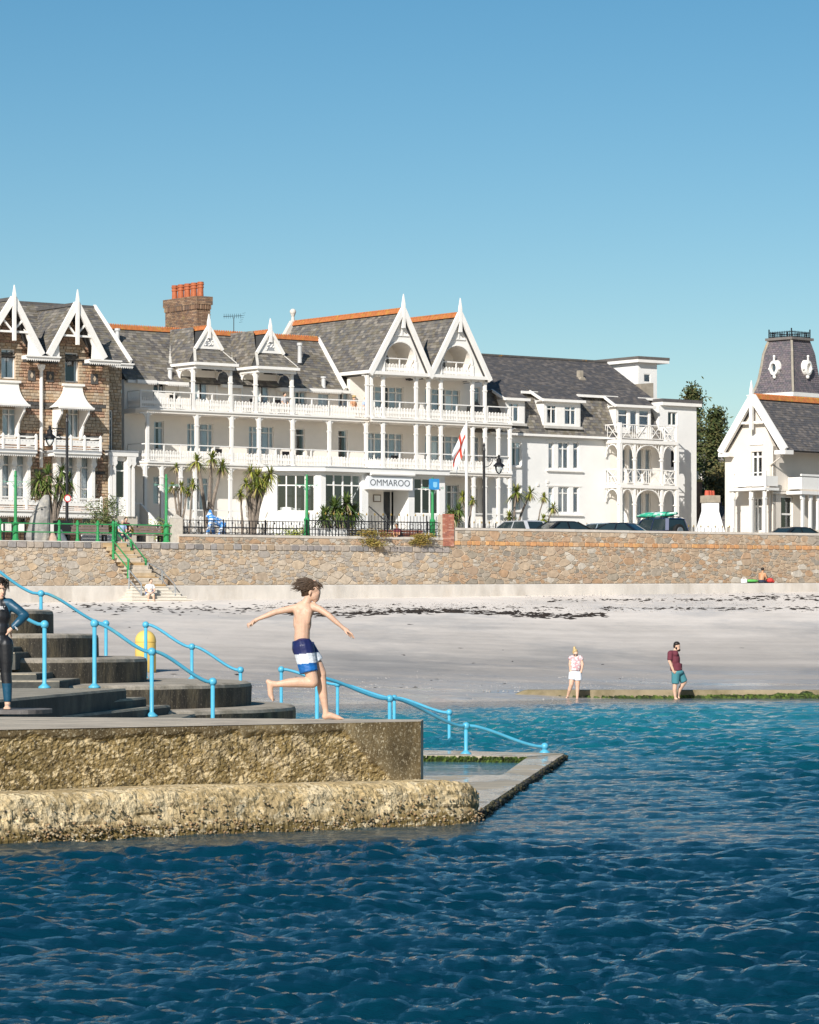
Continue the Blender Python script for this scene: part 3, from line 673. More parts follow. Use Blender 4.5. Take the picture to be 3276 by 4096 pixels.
# ---------------------------------------------------------------- yellow bollard on the sand
c = hit(582,2692); s_ = c.y/FPX
bo = thing('yellow_bollard', 'fat yellow round-topped bollard on the sand behind the handrail', 'bollard', tuple(c))
mb = MB(); rr = 42*s_; hh = (2692-2521)*s_
mb.lathe([(rr,-.15),(rr,hh-rr)]+[(rr*math.cos(t), hh-rr+rr*math.sin(t)) for t in np.linspace(.15,1.45,8)], (0,0,0), 28); mb.build('bollard_body', mat('yellow_paint', (.72,.50,.13), .5, .1, 1.5, col2=(.60,.42,.14), thr=(.55,.75)), bo, smooth=True)
mb = MB(); mb.lathe([(rr+.012,hh*.72),(rr+.012,hh*.735)], (0,0,0), 28); mb.build('band', mat('yellow_band', (.60,.42,.12), .5), bo, smooth=True)
mb = MB(); mb.lathe([(rr+.03,-.1),(rr+.03,.03)], (0,0,0), 28); mb.build('base_ring', mat('weedy_ring', (.2,.15,.08), .8), bo)
# ================================================================ building kit
def L(u, o, z): return Vector((u, -o, z))
def roof_plane(par, pts, smat=None, limit=40, name='roof_slope', w=.27, e=.19):
    """pts: local 3D convex outline, first edge = eaves; slates are laid as real pieces"""
    smat = smat or SLATE
    pts = [Vector(p) for p in pts]; e1 = (pts[1]-pts[0]).normalized(); n = None
    for k in range(2, len(pts)):
        c = e1.cross(pts[k]-pts[0])
        if c.length > 1e-3: n = c.normalized(); break
    if n.z < 0: n = -n
    e2 = n.cross(e1)
    if e2.z < 0: e2 = -e2
    p2 = [((p-pts[0]).dot(e1), (p-pts[0]).dot(e2)) for p in pts]
    mb = MB(); k = len(pts); mb.add([p-n*.01 for p in pts]+[p-n*.12 for p in pts], [tuple(range(k)), tuple(reversed(range(k,2*k)))]+[(i,i+k,(i+1)%k+k,(i+1)%k) for i in range(k)])
    rp = mb.build(name, UNDER, par)
    s0, s1 = min(a for a,b in p2), max(a for a,b in p2); t1 = max(b for a,b in p2); t0 = min(b for a,b in p2)
    out = []; t = t0-.02; r = 0
    while t < t1:
        x = s0-(w/2 if r % 2 else 0)-random.random()*.04
        while x < s1:
            ww = w*random.uniform(.92,1.08); g = .004
            jb = random.uniform(-.012,.012)
            q = convex_clip([(x+g,t+jb),(x+ww-g,t+jb),(x+ww-g,t+e+.03),(x+g,t+e+.03)], p2)
            if len(q) >= 3 and area(q) > .003:
                lift = random.uniform(.014,.026); m = MB(); kk = len(q)
                top = [pts[0]+e1*a+e2*b+n*(lift*(1-(b-t)/(e+.03))+.004) for a,b in q]; bot = [pts[0]+e1*a+e2*b-n*.008 for a,b in q]
                m.add(top+bot, [tuple(range(kk))]+[(i,(i+1)%kk,(i+1)%kk+kk,i+kk) for i in range(kk)]); out.append((area(q)+random.random()*.002, m))
            x += ww
        t += e; r += 1
    pieces('slate', out, smat, rp, limit); return rp
def ridge(par, a, b, r=.13, crest=True, m=None, name='ridge_tiles'):
    a, b = Vector(a), Vector(b); d = b-a; n = max(1,int(d.length/.32)); mb = MB(); dn = d.normalized(); sd = dn.cross(Vector((0,0,1))).normalized()
    for i in range(n):
        p = a+d*(i/n); q = a+d*((i+.97)/n); k = .985 if i % 2 else 1
        vs = []
        for c in (p,q):
            vs += [c+sd*r*1.25*k+Vector((0,0,-r*1.15)), c+sd*r*.55*k+Vector((0,0,r*.35*k)), c+Vector((0,0,r*.55*k)), c-sd*r*.55*k+Vector((0,0,r*.35*k)), c-sd*r*1.25*k+Vector((0,0,-r*1.15))]
        mb.add(vs, [(0,5,6,1),(1,6,7,2),(2,7,8,3),(3,8,9,4),(0,1,2,3,4),(9,8,7,6,5)])
        if crest:
            for j in (.25,.75): c = p+(q-p)*j+Vector((0,0,r*.62)); mb.ball(c, r*.42, 6)
    return mb.build(name, m or TERRA, par)
def wall_holes(par, o, u0, u1, z0, z1, holes, m, name='wall', rev=.16, thick=.3):
    us = sorted(set([u0,u1]+[h[0] for h in holes]+[h[1] for h in holes])); zs = sorted(set([z0,z1]+[h[2] for h in holes]+[h[3] for h in holes]))
    us = [u for u in us if u0-1e-6 <= u <= u1+1e-6]; zs = [z for z in zs if z0-1e-6 <= z <= z1+1e-6]
    mb = MB()
    for i in range(len(us)-1):
        for j in range(len(zs)-1):
            cu, cz = (us[i]+us[i+1])/2, (zs[j]+zs[j+1])/2
            if any(h[0] < cu < h[1] and h[2] < cz < h[3] for h in holes): continue
            mb.add([(us[i],-o,zs[j]),(us[i+1],-o,zs[j]),(us[i+1],-o,zs[j+1]),(us[i],-o,zs[j+1])], [(0,1,2,3)])
    for (a,b,c,d) in holes:
        mb.add([(a,-o,c),(b,-o,c),(b,-o,d),(a,-o,d),(a,-o+rev,c),(b,-o+rev,c),(b,-o+rev,d),(a,-o+rev,d)], [(0,4,5,1),(1,5,6,2),(2,6,7,3),(3,7,4,0)])
    # ends, top
    mb.add([(u0,-o,z0),(u0,-o,z1),(u0,-o+thick,z1),(u0,-o+thick,z0)], [(0,1,2,3)]); mb.add([(u1,-o,z0),(u1,-o,z1),(u1,-o+thick,z1),(u1,-o+thick,z0)], [(3,2,1,0)])
    mb.add([(u0,-o,z1),(u1,-o,z1),(u1,-o+thick,z1),(u0,-o+thick,z1)], [(0,1,2,3)])
    return mb.build(name, m, par, fix=False)
def place(o, T):
    if T is not None: o.location, o.rotation_euler = T[0], (0,0,T[1])
    return o
def window(fr, par, x0, y0, x1, y1, o=0.0, cols=(), tr=None, depth=.12, fw=.06, curt=.75, name='window', T=None, sill=False, rows=(), surround=0, fm=None, cm=None, dark=False):
    u0, u1 = fr.u(x0,o), fr.u(x1,o); cx = (x0+x1)/2; z0, z1 = fr.z(cx,y1,o), fr.z(cx,y0,o)
    return window_uz(par, u0, u1, z0, z1, o, cols, tr, depth, fw, curt, name, T, sill, rows, surround, fm, cm, dark)
def window_uz(par, u0, u1, z0, z1, o=0.0, cols=(), tr=None, depth=.12, fw=.06, curt=.75, name='window', T=None, sill=False, rows=(), surround=0, fm=None, cm=None, dark=False):
    fm = fm or WHITE
    W_, H_ = u1-u0, z1-z0; od = o-depth
    us = [u0]+[u0+W_*c for c in cols]+[u1]; zs = [z0]+sorted([z1-H_*t for t in ([tr] if tr else [])]+[z0+H_*r for r in rows])+[z1]
    f = MB()
    f.fbox(u0,u0+fw,od-.05,od+.03,z0,z1); f.fbox(u1-fw,u1,od-.05,od+.03,z0,z1); f.fbox(u0+fw,u1-fw,od-.05,od+.03,z0,z0+fw); f.fbox(u0+fw,u1-fw,od-.05,od+.03,z1-fw,z1)
    for u in us[1:-1]: f.fbox(u-fw*.6,u+fw*.6,od-.048,od+.034,z0+fw,z1-fw)
    for i in range(len(us)-1):
        for z in zs[1:-1]: f.fbox(us[i]+(fw if i == 0 else fw*.6), us[i+1]-(fw if i == len(us)-2 else fw*.6), od-.046,od+.026,z-fw*.6,z+fw*.6)
    win = place(f.build(name, fm, par), T)
    for i in range(len(us)-1):
        for j in range(len(zs)-1):
            g = MB(); g.add([(us[i]+.02,-od+.015,zs[j]+.02),(us[i+1]-.02,-od+.015,zs[j]+.02),(us[i+1]-.02,-od+.015,zs[j+1]-.02),(us[i]+.02,-od+.015,zs[j+1]-.02)],[(0,1,2,3)]); g.build('pane', GLASS, win)
    if curt > 0 and not dark:
        c = MB(); n = max(8,int(W_/.06)); 
        segs = [(u0+.03,u0+W_*(.5*curt)),(u1-W_*(.5*curt),u1-.03)] if curt < .97 else [(u0+.03,u1-.03)]
        for (a,b) in segs:
            k = max(6,int((b-a)/.045))
            for i in range(k):
                ua, ub = a+(b-a)*i/k, a+(b-a)*(i+1)/k; oa, ob = od-.075+.02*math.sin(i*1.9), od-.075+.02*math.sin((i+1)*1.9)
                c.add([(ua,-oa,z0+.03),(ub,-ob,z0+.03),(ub,-ob,z1-.04),(ua,-oa,z1-.04)], [(0,1,2,3)])
        c.build('curtain', cm or CURT, win, fix=False)
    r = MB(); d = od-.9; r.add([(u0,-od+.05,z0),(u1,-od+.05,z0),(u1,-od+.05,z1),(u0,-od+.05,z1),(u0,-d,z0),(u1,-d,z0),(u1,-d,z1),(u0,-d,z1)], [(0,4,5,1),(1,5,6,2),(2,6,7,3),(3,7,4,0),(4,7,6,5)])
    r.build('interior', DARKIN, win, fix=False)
    if sill: s = MB(); s.fbox(u0-.1,u1+.1,o-.05,o+.12,z0-.10,z0-.003); s.build('sill', WHITE, win)
    if surround:
        s = MB(); a = surround
        s.fbox(u0-a,u0,o-.01,o+.035,z0-.0,z1+a); s.fbox(u1,u1+a,o-.01,o+.035,z0-.0,z1+a); s.fbox(u0,u1,o-.01,o+.034,z1,z1+a); s.build('surround', WHITE, win)
    return (u0,u1,z0,z1)
def spandrel(mb, u, o, zt, side, w=.42, h=.55, t=.05, along='u'):
    """pierced quarter-arch bracket in the corner of a post and a beam"""
    arc = [(w*(1-math.cos(a)), -h+h*math.sin(a)) for a in np.linspace(0, math.pi/2, 8)]
    n = len(arc)
    for i in range(n-1):
        (a0,b0),(a1,b1) = arc[i],arc[i+1]
        poly = [(a0,b0),(a1,b1),(a1*.0+a1*.86-.0, b1*.86+.0-.0)]
        q = [(a0,b0),(a1,b1),(max(0,a1-.055),min(0,b1+.055)),(max(0,a0-.055),min(0,b0+.055))]
        if along == 'u': mb.prism(q, lambda a,b,d: (u+side*a,-d,zt+b), o-t/2, o+t/2)
        else: mb.prism(q, lambda a,b,d: (d,-(o+side*a),zt+b), u-t/2, u+t/2)
    for k in (.22,.45,.68):       # tracery bars
        a = math.pi/2*k; x, y = w*(1-math.cos(a))*.96, -h+h*math.sin(a)
        q = [(0.0,y+.02),(x,y),(x,y+.045),(0.0,y+.065)]
        if along == 'u': mb.prism(q, lambda a_,b,d: (u+side*a_,-d,zt+b), o-t/3, o+t/3)
        else: mb.prism(q, lambda a_,b,d: (d,-(o+side*a_),zt+b), u-t/3, u+t/3)
    q = [(0,-h*.95),(.05,-h*.95),(.05,0),(0,0)]; q2 = [(0,-.06),(w*.98,-.06),(w*.98,0),(0,0)]
    for q in (q,q2):
        if along == 'u': mb.prism(q, lambda a,b,d: (u+side*a,-d,zt+b), o-t/2.2, o+t/2.2)
        else: mb.prism(q, lambda a,b,d: (d,-(o+side*a),zt+b), u-t/2.2, u+t/2.2)
def column(par, u, o, z0, z1, r=.085, sp=(1,-1), zt=None, w=.42, h=.55):
    mb = MB(); mb.fbox(u-r,u+r,o-r,o+r,z0,z1); c = mb.build('column', WHITE, par)
    m = MB(); m.fbox(u-r*1.35,u+r*1.35,o-r*1.35,o+r*1.35,z1-h-.12,z1-h-.06); m.build('collar', WHITE, c)
    m = MB(); m.fbox(u-r*1.35,u+r*1.35,o-r*1.35,o+r*1.35,z0+.0,z0+.12); m.build('column_base', WHITE, c)
    for s in sp:
        m = MB(); spandrel(m, u+s*r, o, zt or z1, s, w, h); m.build('lace_bracket', LACE, c, fix=False)
    return c
LACE = mat('painted_lace', (.80,.76,.70), .6, .05)
def balustrade(par, a, b, z, h=1.0, ph=.66, posts=True, fine=True):
    """white pierced panel with open gap and top rail between plan points a and b (u,o)"""
    a, b = Vector((a[0],-a[1],0)), Vector((b[0],-b[1],0)); d = b-a; ln = d.length; dn = d.normalized(); n = max(2,int(ln/.115))
    mb = MB()
    for i in range(n):
        p = a+d*((i+.5)/n); hh = ph*(1.0 if i % 2 else .93); mb.beam(p+Vector((0,0,z+.10)), p+Vector((0,0,z+hh)), .085 if i % 2 else .075, .03, dn)
    mb.beam(a+Vector((0,0,z+.09)), b+Vector((0,0,z+.09)), .05, .07); mb.beam(a+Vector((0,0,z+ph*.55)), b+Vector((0,0,z+ph*.55)), .045, .16)
    o = mb.build('balustrade_panel', WHITE, par)
    m = MB(); m.beam(a+Vector((0,0,z+h)), b+Vector((0,0,z+h)), .08, .06)
    k = max(1,int(ln/1.1))
    for i in range(k+1 if posts else 0): p = a+d*(i/k)*.998; m.beam(p+Vector((0,0,z)), p+Vector((0,0,z+h-.03)), .07, .07, dn)
    m.build('top_rail', WHITE, o)
    return o
def finial(mb, u, o, zt, z0, r=.09, drop=0):
    mb.add([(u-r,-o-r,z0),(u+r,-o-r,z0),(u+r,-o+r,z0),(u-r,-o+r,z0)]+[(u-r*.9,-o-r*.9,z0+(zt-z0)*.45),(u+r*.9,-o-r*.9,z0+(zt-z0)*.45),(u+r*.9,-o+r*.9,z0+(zt-z0)*.45),(u-r*.9,-o+r*.9,z0+(zt-z0)*.45)]+[(u-.02,-o-.02,zt),(u+.02,-o-.02,zt),(u+.02,-o+.02,zt),(u-.02,-o+.02,zt)],
           [(3,2,1,0)]+[(i,(i+1)%4,(i+1)%4+4,i+4) for i in range(4)]+[(i+4,(i+1)%4+4,(i+1)%4+8,i+8) for i in range(4)]+[(8,9,10,11)])
    if drop: mb.fbox(u-r,u+r,o-r,o+r,z0-drop,z0-.002)
# ================================================================ the white hotel
X0 = (1000-CX)/FPX*212
H = Frame(X0, 212, 6.7, 37.0)
hotel = thing('white_hotel', 'long white Victorian seafront hotel with twin tall gables and lacy balconies', 'hotel', tuple(H.O), H.a)
BO = 1.6; BB = 2.15
z1 = H.z(952,1857,BO); z2 = H.z(952,1649,BO); ze = H.z(1000,1541,.3)
uL = H.u(497,0); uR = H.u(1930,0); uB0 = H.u(1482,BB); uB1 = H.u(1947,BB)
holes0, holes1, holes2 = [], [], []
T3 = (.17,.5,.83)
holes1 += [window(H,hotel,616,1684,655,1798,tr=.24), window(H,hotel,749,1694,853,1809,cols=T3,tr=.22,curt=.9), window(H,hotel,996,1705,1096,1819,cols=T3,tr=.22,curt=.9),
           window(H,hotel,1183,1714,1220,1825,tr=.24,curt=.3), window(H,hotel,1353,1720,1391,1832,tr=.24,curt=.35)]
holes1 += [window(H,hotel,1473,1732,1612,1843,cols=(.2,.42,.6,.8),tr=.22,curt=.9), window(H,hotel,1700,1742,1838,1853,cols=(.2,.42,.6,.8),tr=.22,curt=.8), window(H,hotel,1886,1746,1919,1845,tr=.24)]
holes2 += [window(H,hotel,614,1522,660,1592,cols=(.5,),curt=0), window(H,hotel,1179,1553,1226,1624,cols=(.45,),tr=.2,curt=.6), window(H,hotel,1273,1573,1319,1630,curt=1), window(H,hotel,1353,1559,1396,1632,cols=(.5,),tr=.2),
           window(H,hotel,776,1511,833,1610,cols=(.4,),curt=.75,name='balcony_door'), window(H,hotel,1021,1523,1079,1622,cols=(.42,),curt=.75,name='balcony_door')]
holes2 += [window(H,hotel,1473,1546,1614,1650,cols=(.2,.42,.6,.8),tr=.22,curt=.8,name='balcony_door'), window(H,hotel,1700,1556,1840,1660,cols=(.2,.42,.6,.8),tr=.22,curt=.8,name='balcony_door'), window(H,hotel,1886,1548,1921,1660,tr=.2,name='balcony_door')]
holes0 += [window(H,hotel,613,1904,641,2018,tr=.22,curt=1), window(H,hotel,749,1910,852,2042,cols=T3,tr=.2,curt=.9), window(H,hotel,1782,1939,1836,2040,cols=(.5,),tr=.3,curt=.6), window(H,hotel,1884,1956,1910,2055,tr=.22)]
wall_holes(hotel, 0, uL, uR, 0, z1-.24, holes0, WALLC, 'ground_floor_wall')
wall_holes(hotel, 0, uL, uR, z1-.24, z2-.24, holes1, WALLC, 'first_floor_wall')
uE = H.u(1400,0)
wall_holes(hotel, 0, uL, uE, z2-.24, ze, [h for h in holes2 if h[1] < uE], WALLC, 'attic_wall')
zc = H.z(1700,1512,BB)           # underside of the gable cornice
wall_holes(hotel, 0, uE, uR, z2-.24, zc+.15, [h for h in holes2 if h[0] > uE], WALLC, 'upper_wall')
# left return wall and body
b = MB(); b.fbox(uL+.01, uR-.02, -9, -1.15, 0, z2); b.fbox(uL+.02, uE, -4.6, -1.15, z2, ze-1.0); b.fbox(uE+.02,uR-.03,-9,-1.15,z2,zc); b.build('body', WALLC, hotel)
# balcony slabs
uS0 = H.u(590,BO); uS1 = H.u(2045,BB)
def slab(z, name):
    pl = [(uL-.02,.3),(uS0-.5,BO-.5),(uS0,BO),(H.u(1475,BO),BO),(uB0,BB+.06),(uS1,BB+.06),(uS1,0.02),(uL-.02,.02)]
    m = MB(); m.prism(pl, lambda a,b_,d: (a,-b_,d), z-.24, z); s = m.build(name, WALLC, hotel)
    m = MB(); pl2 = pl[1:6]
    for p,q in zip(pl2[:-1],pl2[1:]): m.beam(L(p[0],p[1]+.04,z-.04), L(q[0],q[1]+.04,z-.04), .09, .1)
    m.build('edge_moulding', WHITE, s); return s
slab(z2,'balcony_slab'); slab(z1,'balcony_slab')
# columns + balustrades
pA1 = [H.u(p,BO-.1) for p in (589,786,926,1035,1170,1317,1464)]; pB1 = [H.u(p,BB-.08) for p in (1532,1664,1713,1763,1890,1940,1993,2039)]
for u in pA1: column(hotel,u,BO-.1,z1,z2-.24)
for u in pB1: column(hotel,u,BB-.08,z1,z2-.24, w=.34)
seq = [(u,BO-.08) for u in pA1]+[(u,BB-.06) for u in pB1]
for a,c in zip(seq[:-1],seq[1:]): balustrade(hotel,a,c,z1)
balustrade(hotel,(uL+.1,.25),seq[0],z1)
pG = [H.u(p,BO-.1) for p in (580,646,722,779,921)]; pGB = [H.u(p,BB-.08) for p in (1894,1940,1993,2039)]
for u in pG: column(hotel,u,BO-.1,0,z1-.24,sp=(1,-1))
for u in pGB: column(hotel,u,BB-.08,0,z1-.24,w=.34)
gz = H.z(850,2045,BO)
for a,c in zip(pG[1:-1],pG[2:]): balustrade(hotel,(a,BO-.08),(c,BO-.08),gz-.95)
balustrade(hotel,(pG[-1],BO-.08),(H.u(1090,BO),BO-.08),gz-.95)
for a,c in zip(pGB[:-1],pGB[1:]): balustrade(hotel,(a,BB-.06),(c,BB-.06),H.z(1960,2060,BB)-.95)
# attic level columns of the porches and of the twin gable block
D = [dict(px=(788,928),ey=(1447,1457),er=949,el=(788,),ap=(822,1308),fin=1256,gb=(767,871,1396),ridge=627), dict(px=(1038,1174),ey=(1465,1471),er=1194,ap=(1066,1324),fin=1273,gb=(1012,1114,1413),ridge=900)]
seq2 = []
OE = 1.95; OG = 1.25
RO = -2.4; zr0 = H.z(1000,1343,RO); slope = (zr0-ze)/(.3-RO)
def dormer(d):
    ul, ur = H.u(d['px'][0],OE)-.12, H.u(d['er'],OE); uc = (ul+ur)/2; zeD = H.z((d['px'][0]+d['er'])/2, (d['ey'][0]+d['ey'][1])/2, OE)
    ua, za = H.f(d['ap'][0],d['ap'][1],OG); uc = (uc+ua)/2; zf = H.z(d['ap'][0],d['fin'],OG); hb = (H.u(d['gb'][1],OG)-H.u(d['gb'][0],OG))/2
    zg = H.z(d['ap'][0],d['gb'][2],OG)
    ob = min(1.0, -( (zeD-ze)/slope-.3)); orb = RO+.1
    # slopes: left, right, front hip
    fl = hb/(uc-ul)
    zgl = za-(za-zeD)*fl
    roof_plane(hotel, [L(ul,ob,zeD),L(ul,OE,zeD),L(uc-hb,OG,zg),L(uc,OG,za-.05),L(uc,orb,za-.05)], limit=34)
    roof_plane(hotel, [L(ur,OE,zeD),L(ur,ob,zeD),L(uc,orb,za-.05),L(uc,OG,za-.05),L(uc+hb,OG,zg)], limit=4)
    roof_plane(hotel, [L(ul,OE,zeD),L(ur,OE,zeD),L(uc+hb,OG,zg),L(uc-hb,OG,zg)], limit=16)
    ridge(hotel, L(uc,OG-.1,za+.0), L(uc,orb,za+.0), .13)
    m = MB()
    for a,c,w_ in ((L(ul,OE,zeD),L(uc-hb,OG,zg),.16),(L(ur,OE,zeD),L(uc+hb,OG,zg),.16),(L(ul-.05,ob,zeD+.02),L(uc,orb,za-.03),.22)):
        m = MB(); m.beam(a+Vector((0,0,.03)),c+Vector((0,0,.03)),w_,.05); m.build('lead_flashing', mat('weathered_lead',(.48,.46,.42),.7,.15,3), hotel)
    # gablet
    g = MB(); g.fprism([(uc-hb,zg),(uc+hb,zg),(uc,za)], OG, OG+.10); g.fprism([(uc-hb*.36,zg+.16),(uc+hb*.36,zg+.16),(uc,zg+(za-zg)*.55)], OG+.1, OG+.112, 1)
    for k_ in range(9): g.ball(L(uc+random.uniform(-.3,.3)*hb,OG+.112,zg+.2+random.random()*.3*(za-zg)), .05, 6, 0)
    G = g.build('gablet', [WHITE, GREYW], hotel)
    g = MB(); g.beam(L(uc-hb*1.06,OG+.14,zg-.03),L(uc,OG+.14,za+.06),.14,.16); g.beam(L(uc+hb*1.06,OG+.14,zg-.03),L(uc,OG+.141,za+.06),.14,.16); finial(g,uc,OG+.14,zf,za-.1,.09,.55); g.build('bargeboard', WHITE, G)
    # eaves fascia
    e = MB(); e.beam(L(ul-.06,OE+.02,zeD-.08),L(ur+.06,OE+.02,zeD-.08),.14,.16); e.beam(L(ul-.02,OE-.05,zeD-.08),L(ul-.02,ob-.6,zeD-.08),.14,.16); e.beam(L(ur+.02,OE-.05,zeD-.08),L(ur+.02,ob,zeD-.08),.14,.16)
    e.fbox(ul+.06,ur-.06,OE-.25,OE-.12,zeD-.36,zeD-.165); e.fbox(ul+.08,ul+.2,0,OE-.26,zeD-.36,zeD-.166); e.fbox(ul+.01,ur-.01,ob,OE-.08,zeD-.165,zeD-.1); e.build('eaves_fascia', WHITE, hotel)
    # posts
    for i,u in enumerate((ul+.16,ur-.16)):
        c = column(hotel,u,BO-.12,z2,zeD-.36,sp=(1,) if i == 0 else (-1,),w=.5,h=.62)
        m = MB(); spandrel(m,u,BO-.12-.08,zeD-.36,-1,.5,.62,along='o'); spandrel(m,u,.1,zeD-.36,1,.5,.62,along='o'); m.build('lace_bracket', LACE, c, fix=False)
        m = MB(); m.fbox(u-.06,u+.06,-.02,.1,z2,zeD-.3); m.build('pilaster', WHITE, c)
    # dormer walls
    w = MB(); w.fbox(ul+.14,ul+.26,-1.6,-.02,z2,zeD-.16); w.fbox(ur-.26,ur-.14,-1.6,-.02,z2,zeD-.16); w.build('dormer_wall', WALLC, hotel)
    w = MB(); dr = [h for h in holes2 if ul < (h[0]+h[1])/2 < ur][0]
    w.fbox(ul+.14,dr[0],-.01,.03,z2,zeD-.3); w.fbox(dr[1],ur-.14,-.01,.03,z2,zeD-.3); w.fbox(dr[0],dr[1],-.01,.03,dr[3],zeD-.3); w.build('dormer_front', WALLC, hotel)
    return ul, ur
DU = [dormer(d) for d in D]
# main roof
uV = H.u(1377,.3)
u0r = uL-.1
roof_plane(hotel, [L(u0r,.3,ze),L(uV,.3,ze),L(uV,RO,zr0),L(u0r,RO,zr0)], limit=46)
roof_plane(hotel, [L(u0r,RO*2-.3,ze),L(uV,RO*2-.3,ze),L(uV,RO,zr0),L(u0r,RO,zr0)], limit=0, w=.8, e=.6)
ridge(hotel, L(u0r,RO,zr0+.08), L(uV,RO,zr0+.08), .15)
m = MB(); m.beam(L(uV+.03,.4,ze+.05),L(uV+.03,RO-.05,zr0+.1),.2,.18); m.build('verge', WHITE, hotel)
m = MB(); m.fbox(uL,DU[0][0],.2,.42,ze-.2,ze-.03); m.fbox(DU[0][1],DU[1][0],.2,.42,ze-.2,ze-.03); m.fbox(DU[1][1],uV+.6,.2,.42,ze-.2,ze-.03); m.build('gutter', WHITE, hotel)
for (a,c,y) in ((546,624,1520),(668,752,1528),(1117,1192,1552),(1234,1362,1556)):
    m = MB(); za = H.z((a+c)/2,y,.5); ua_, ub_ = H.u(a,.5),H.u(c,.5); m.fbox(ua_,ub_,.05,.62,za-.18,za); n_ = int((ub_-ua_)/.12)
    for i in range(n_): x = ua_+(ub_-ua_)*(i+.5)/n_; m.fprism([(x-.055,za-.181),(x+.055,za-.181),(x,za-.27)], .58, .61)
    m.build('awning_box', WHITE, hotel)
# attic balustrade
pts2 = [(H.u(565,BO),BO-.08)]+[(x,BO-.08) for d in DU for x in d]+[(H.u(1320,BO),BO-.08),(H.u(1468,BO),BO-.08)]
for a,c in zip(pts2[:-1],pts2[1:]): balustrade(hotel,a,c,z2)
balustrade(hotel,(uL+.1,.25),pts2[0],z2)
pB2 = [H.u(p,BB-.08) for p in (1468,1484,1532,1664,1713,1763,1889,1939)]
for u in pB2: column(hotel,u,BB-.08,z2,zc,w=.30,h=.5)
for a,c in zip(pB2[1:-1],pB2[2:]): balustrade(hotel,(a,BB-.06),(c,BB-.06),z2)
balustrade(hotel,(H.u(1952,BB),BB-.06),(H.u(2041,BB),BB-.06),z2); column(hotel,H.u(2041,BB),BB-.08,z2,z2+1.05,sp=())
# cornice of the gable block
m = MB(); m.beam(L(uB0-.15,BB+.12,zc+.16),L(H.u(1957,BB),BB+.12,zc+.16),.3,.2); m.fbox(uB0,uB1,BB-.16,BB+.02,zc,zc+.28); m.fbox(uB0-.0,uB0+.16,-.5,BB-.17,zc,zc+.28); m.beam(L(uB0-.12,BB,zc+.2),L(uB0-.12,-1.2,zc+.2),.22,.2); m.fbox(uB0+.1,uB1,.0,BB-.18,zc+.1,zc+.26)
m.fbox(uB1-.16,uB1,0,BB-.17,zc,zc+.279)
m.build('cornice', WHITE, hotel)
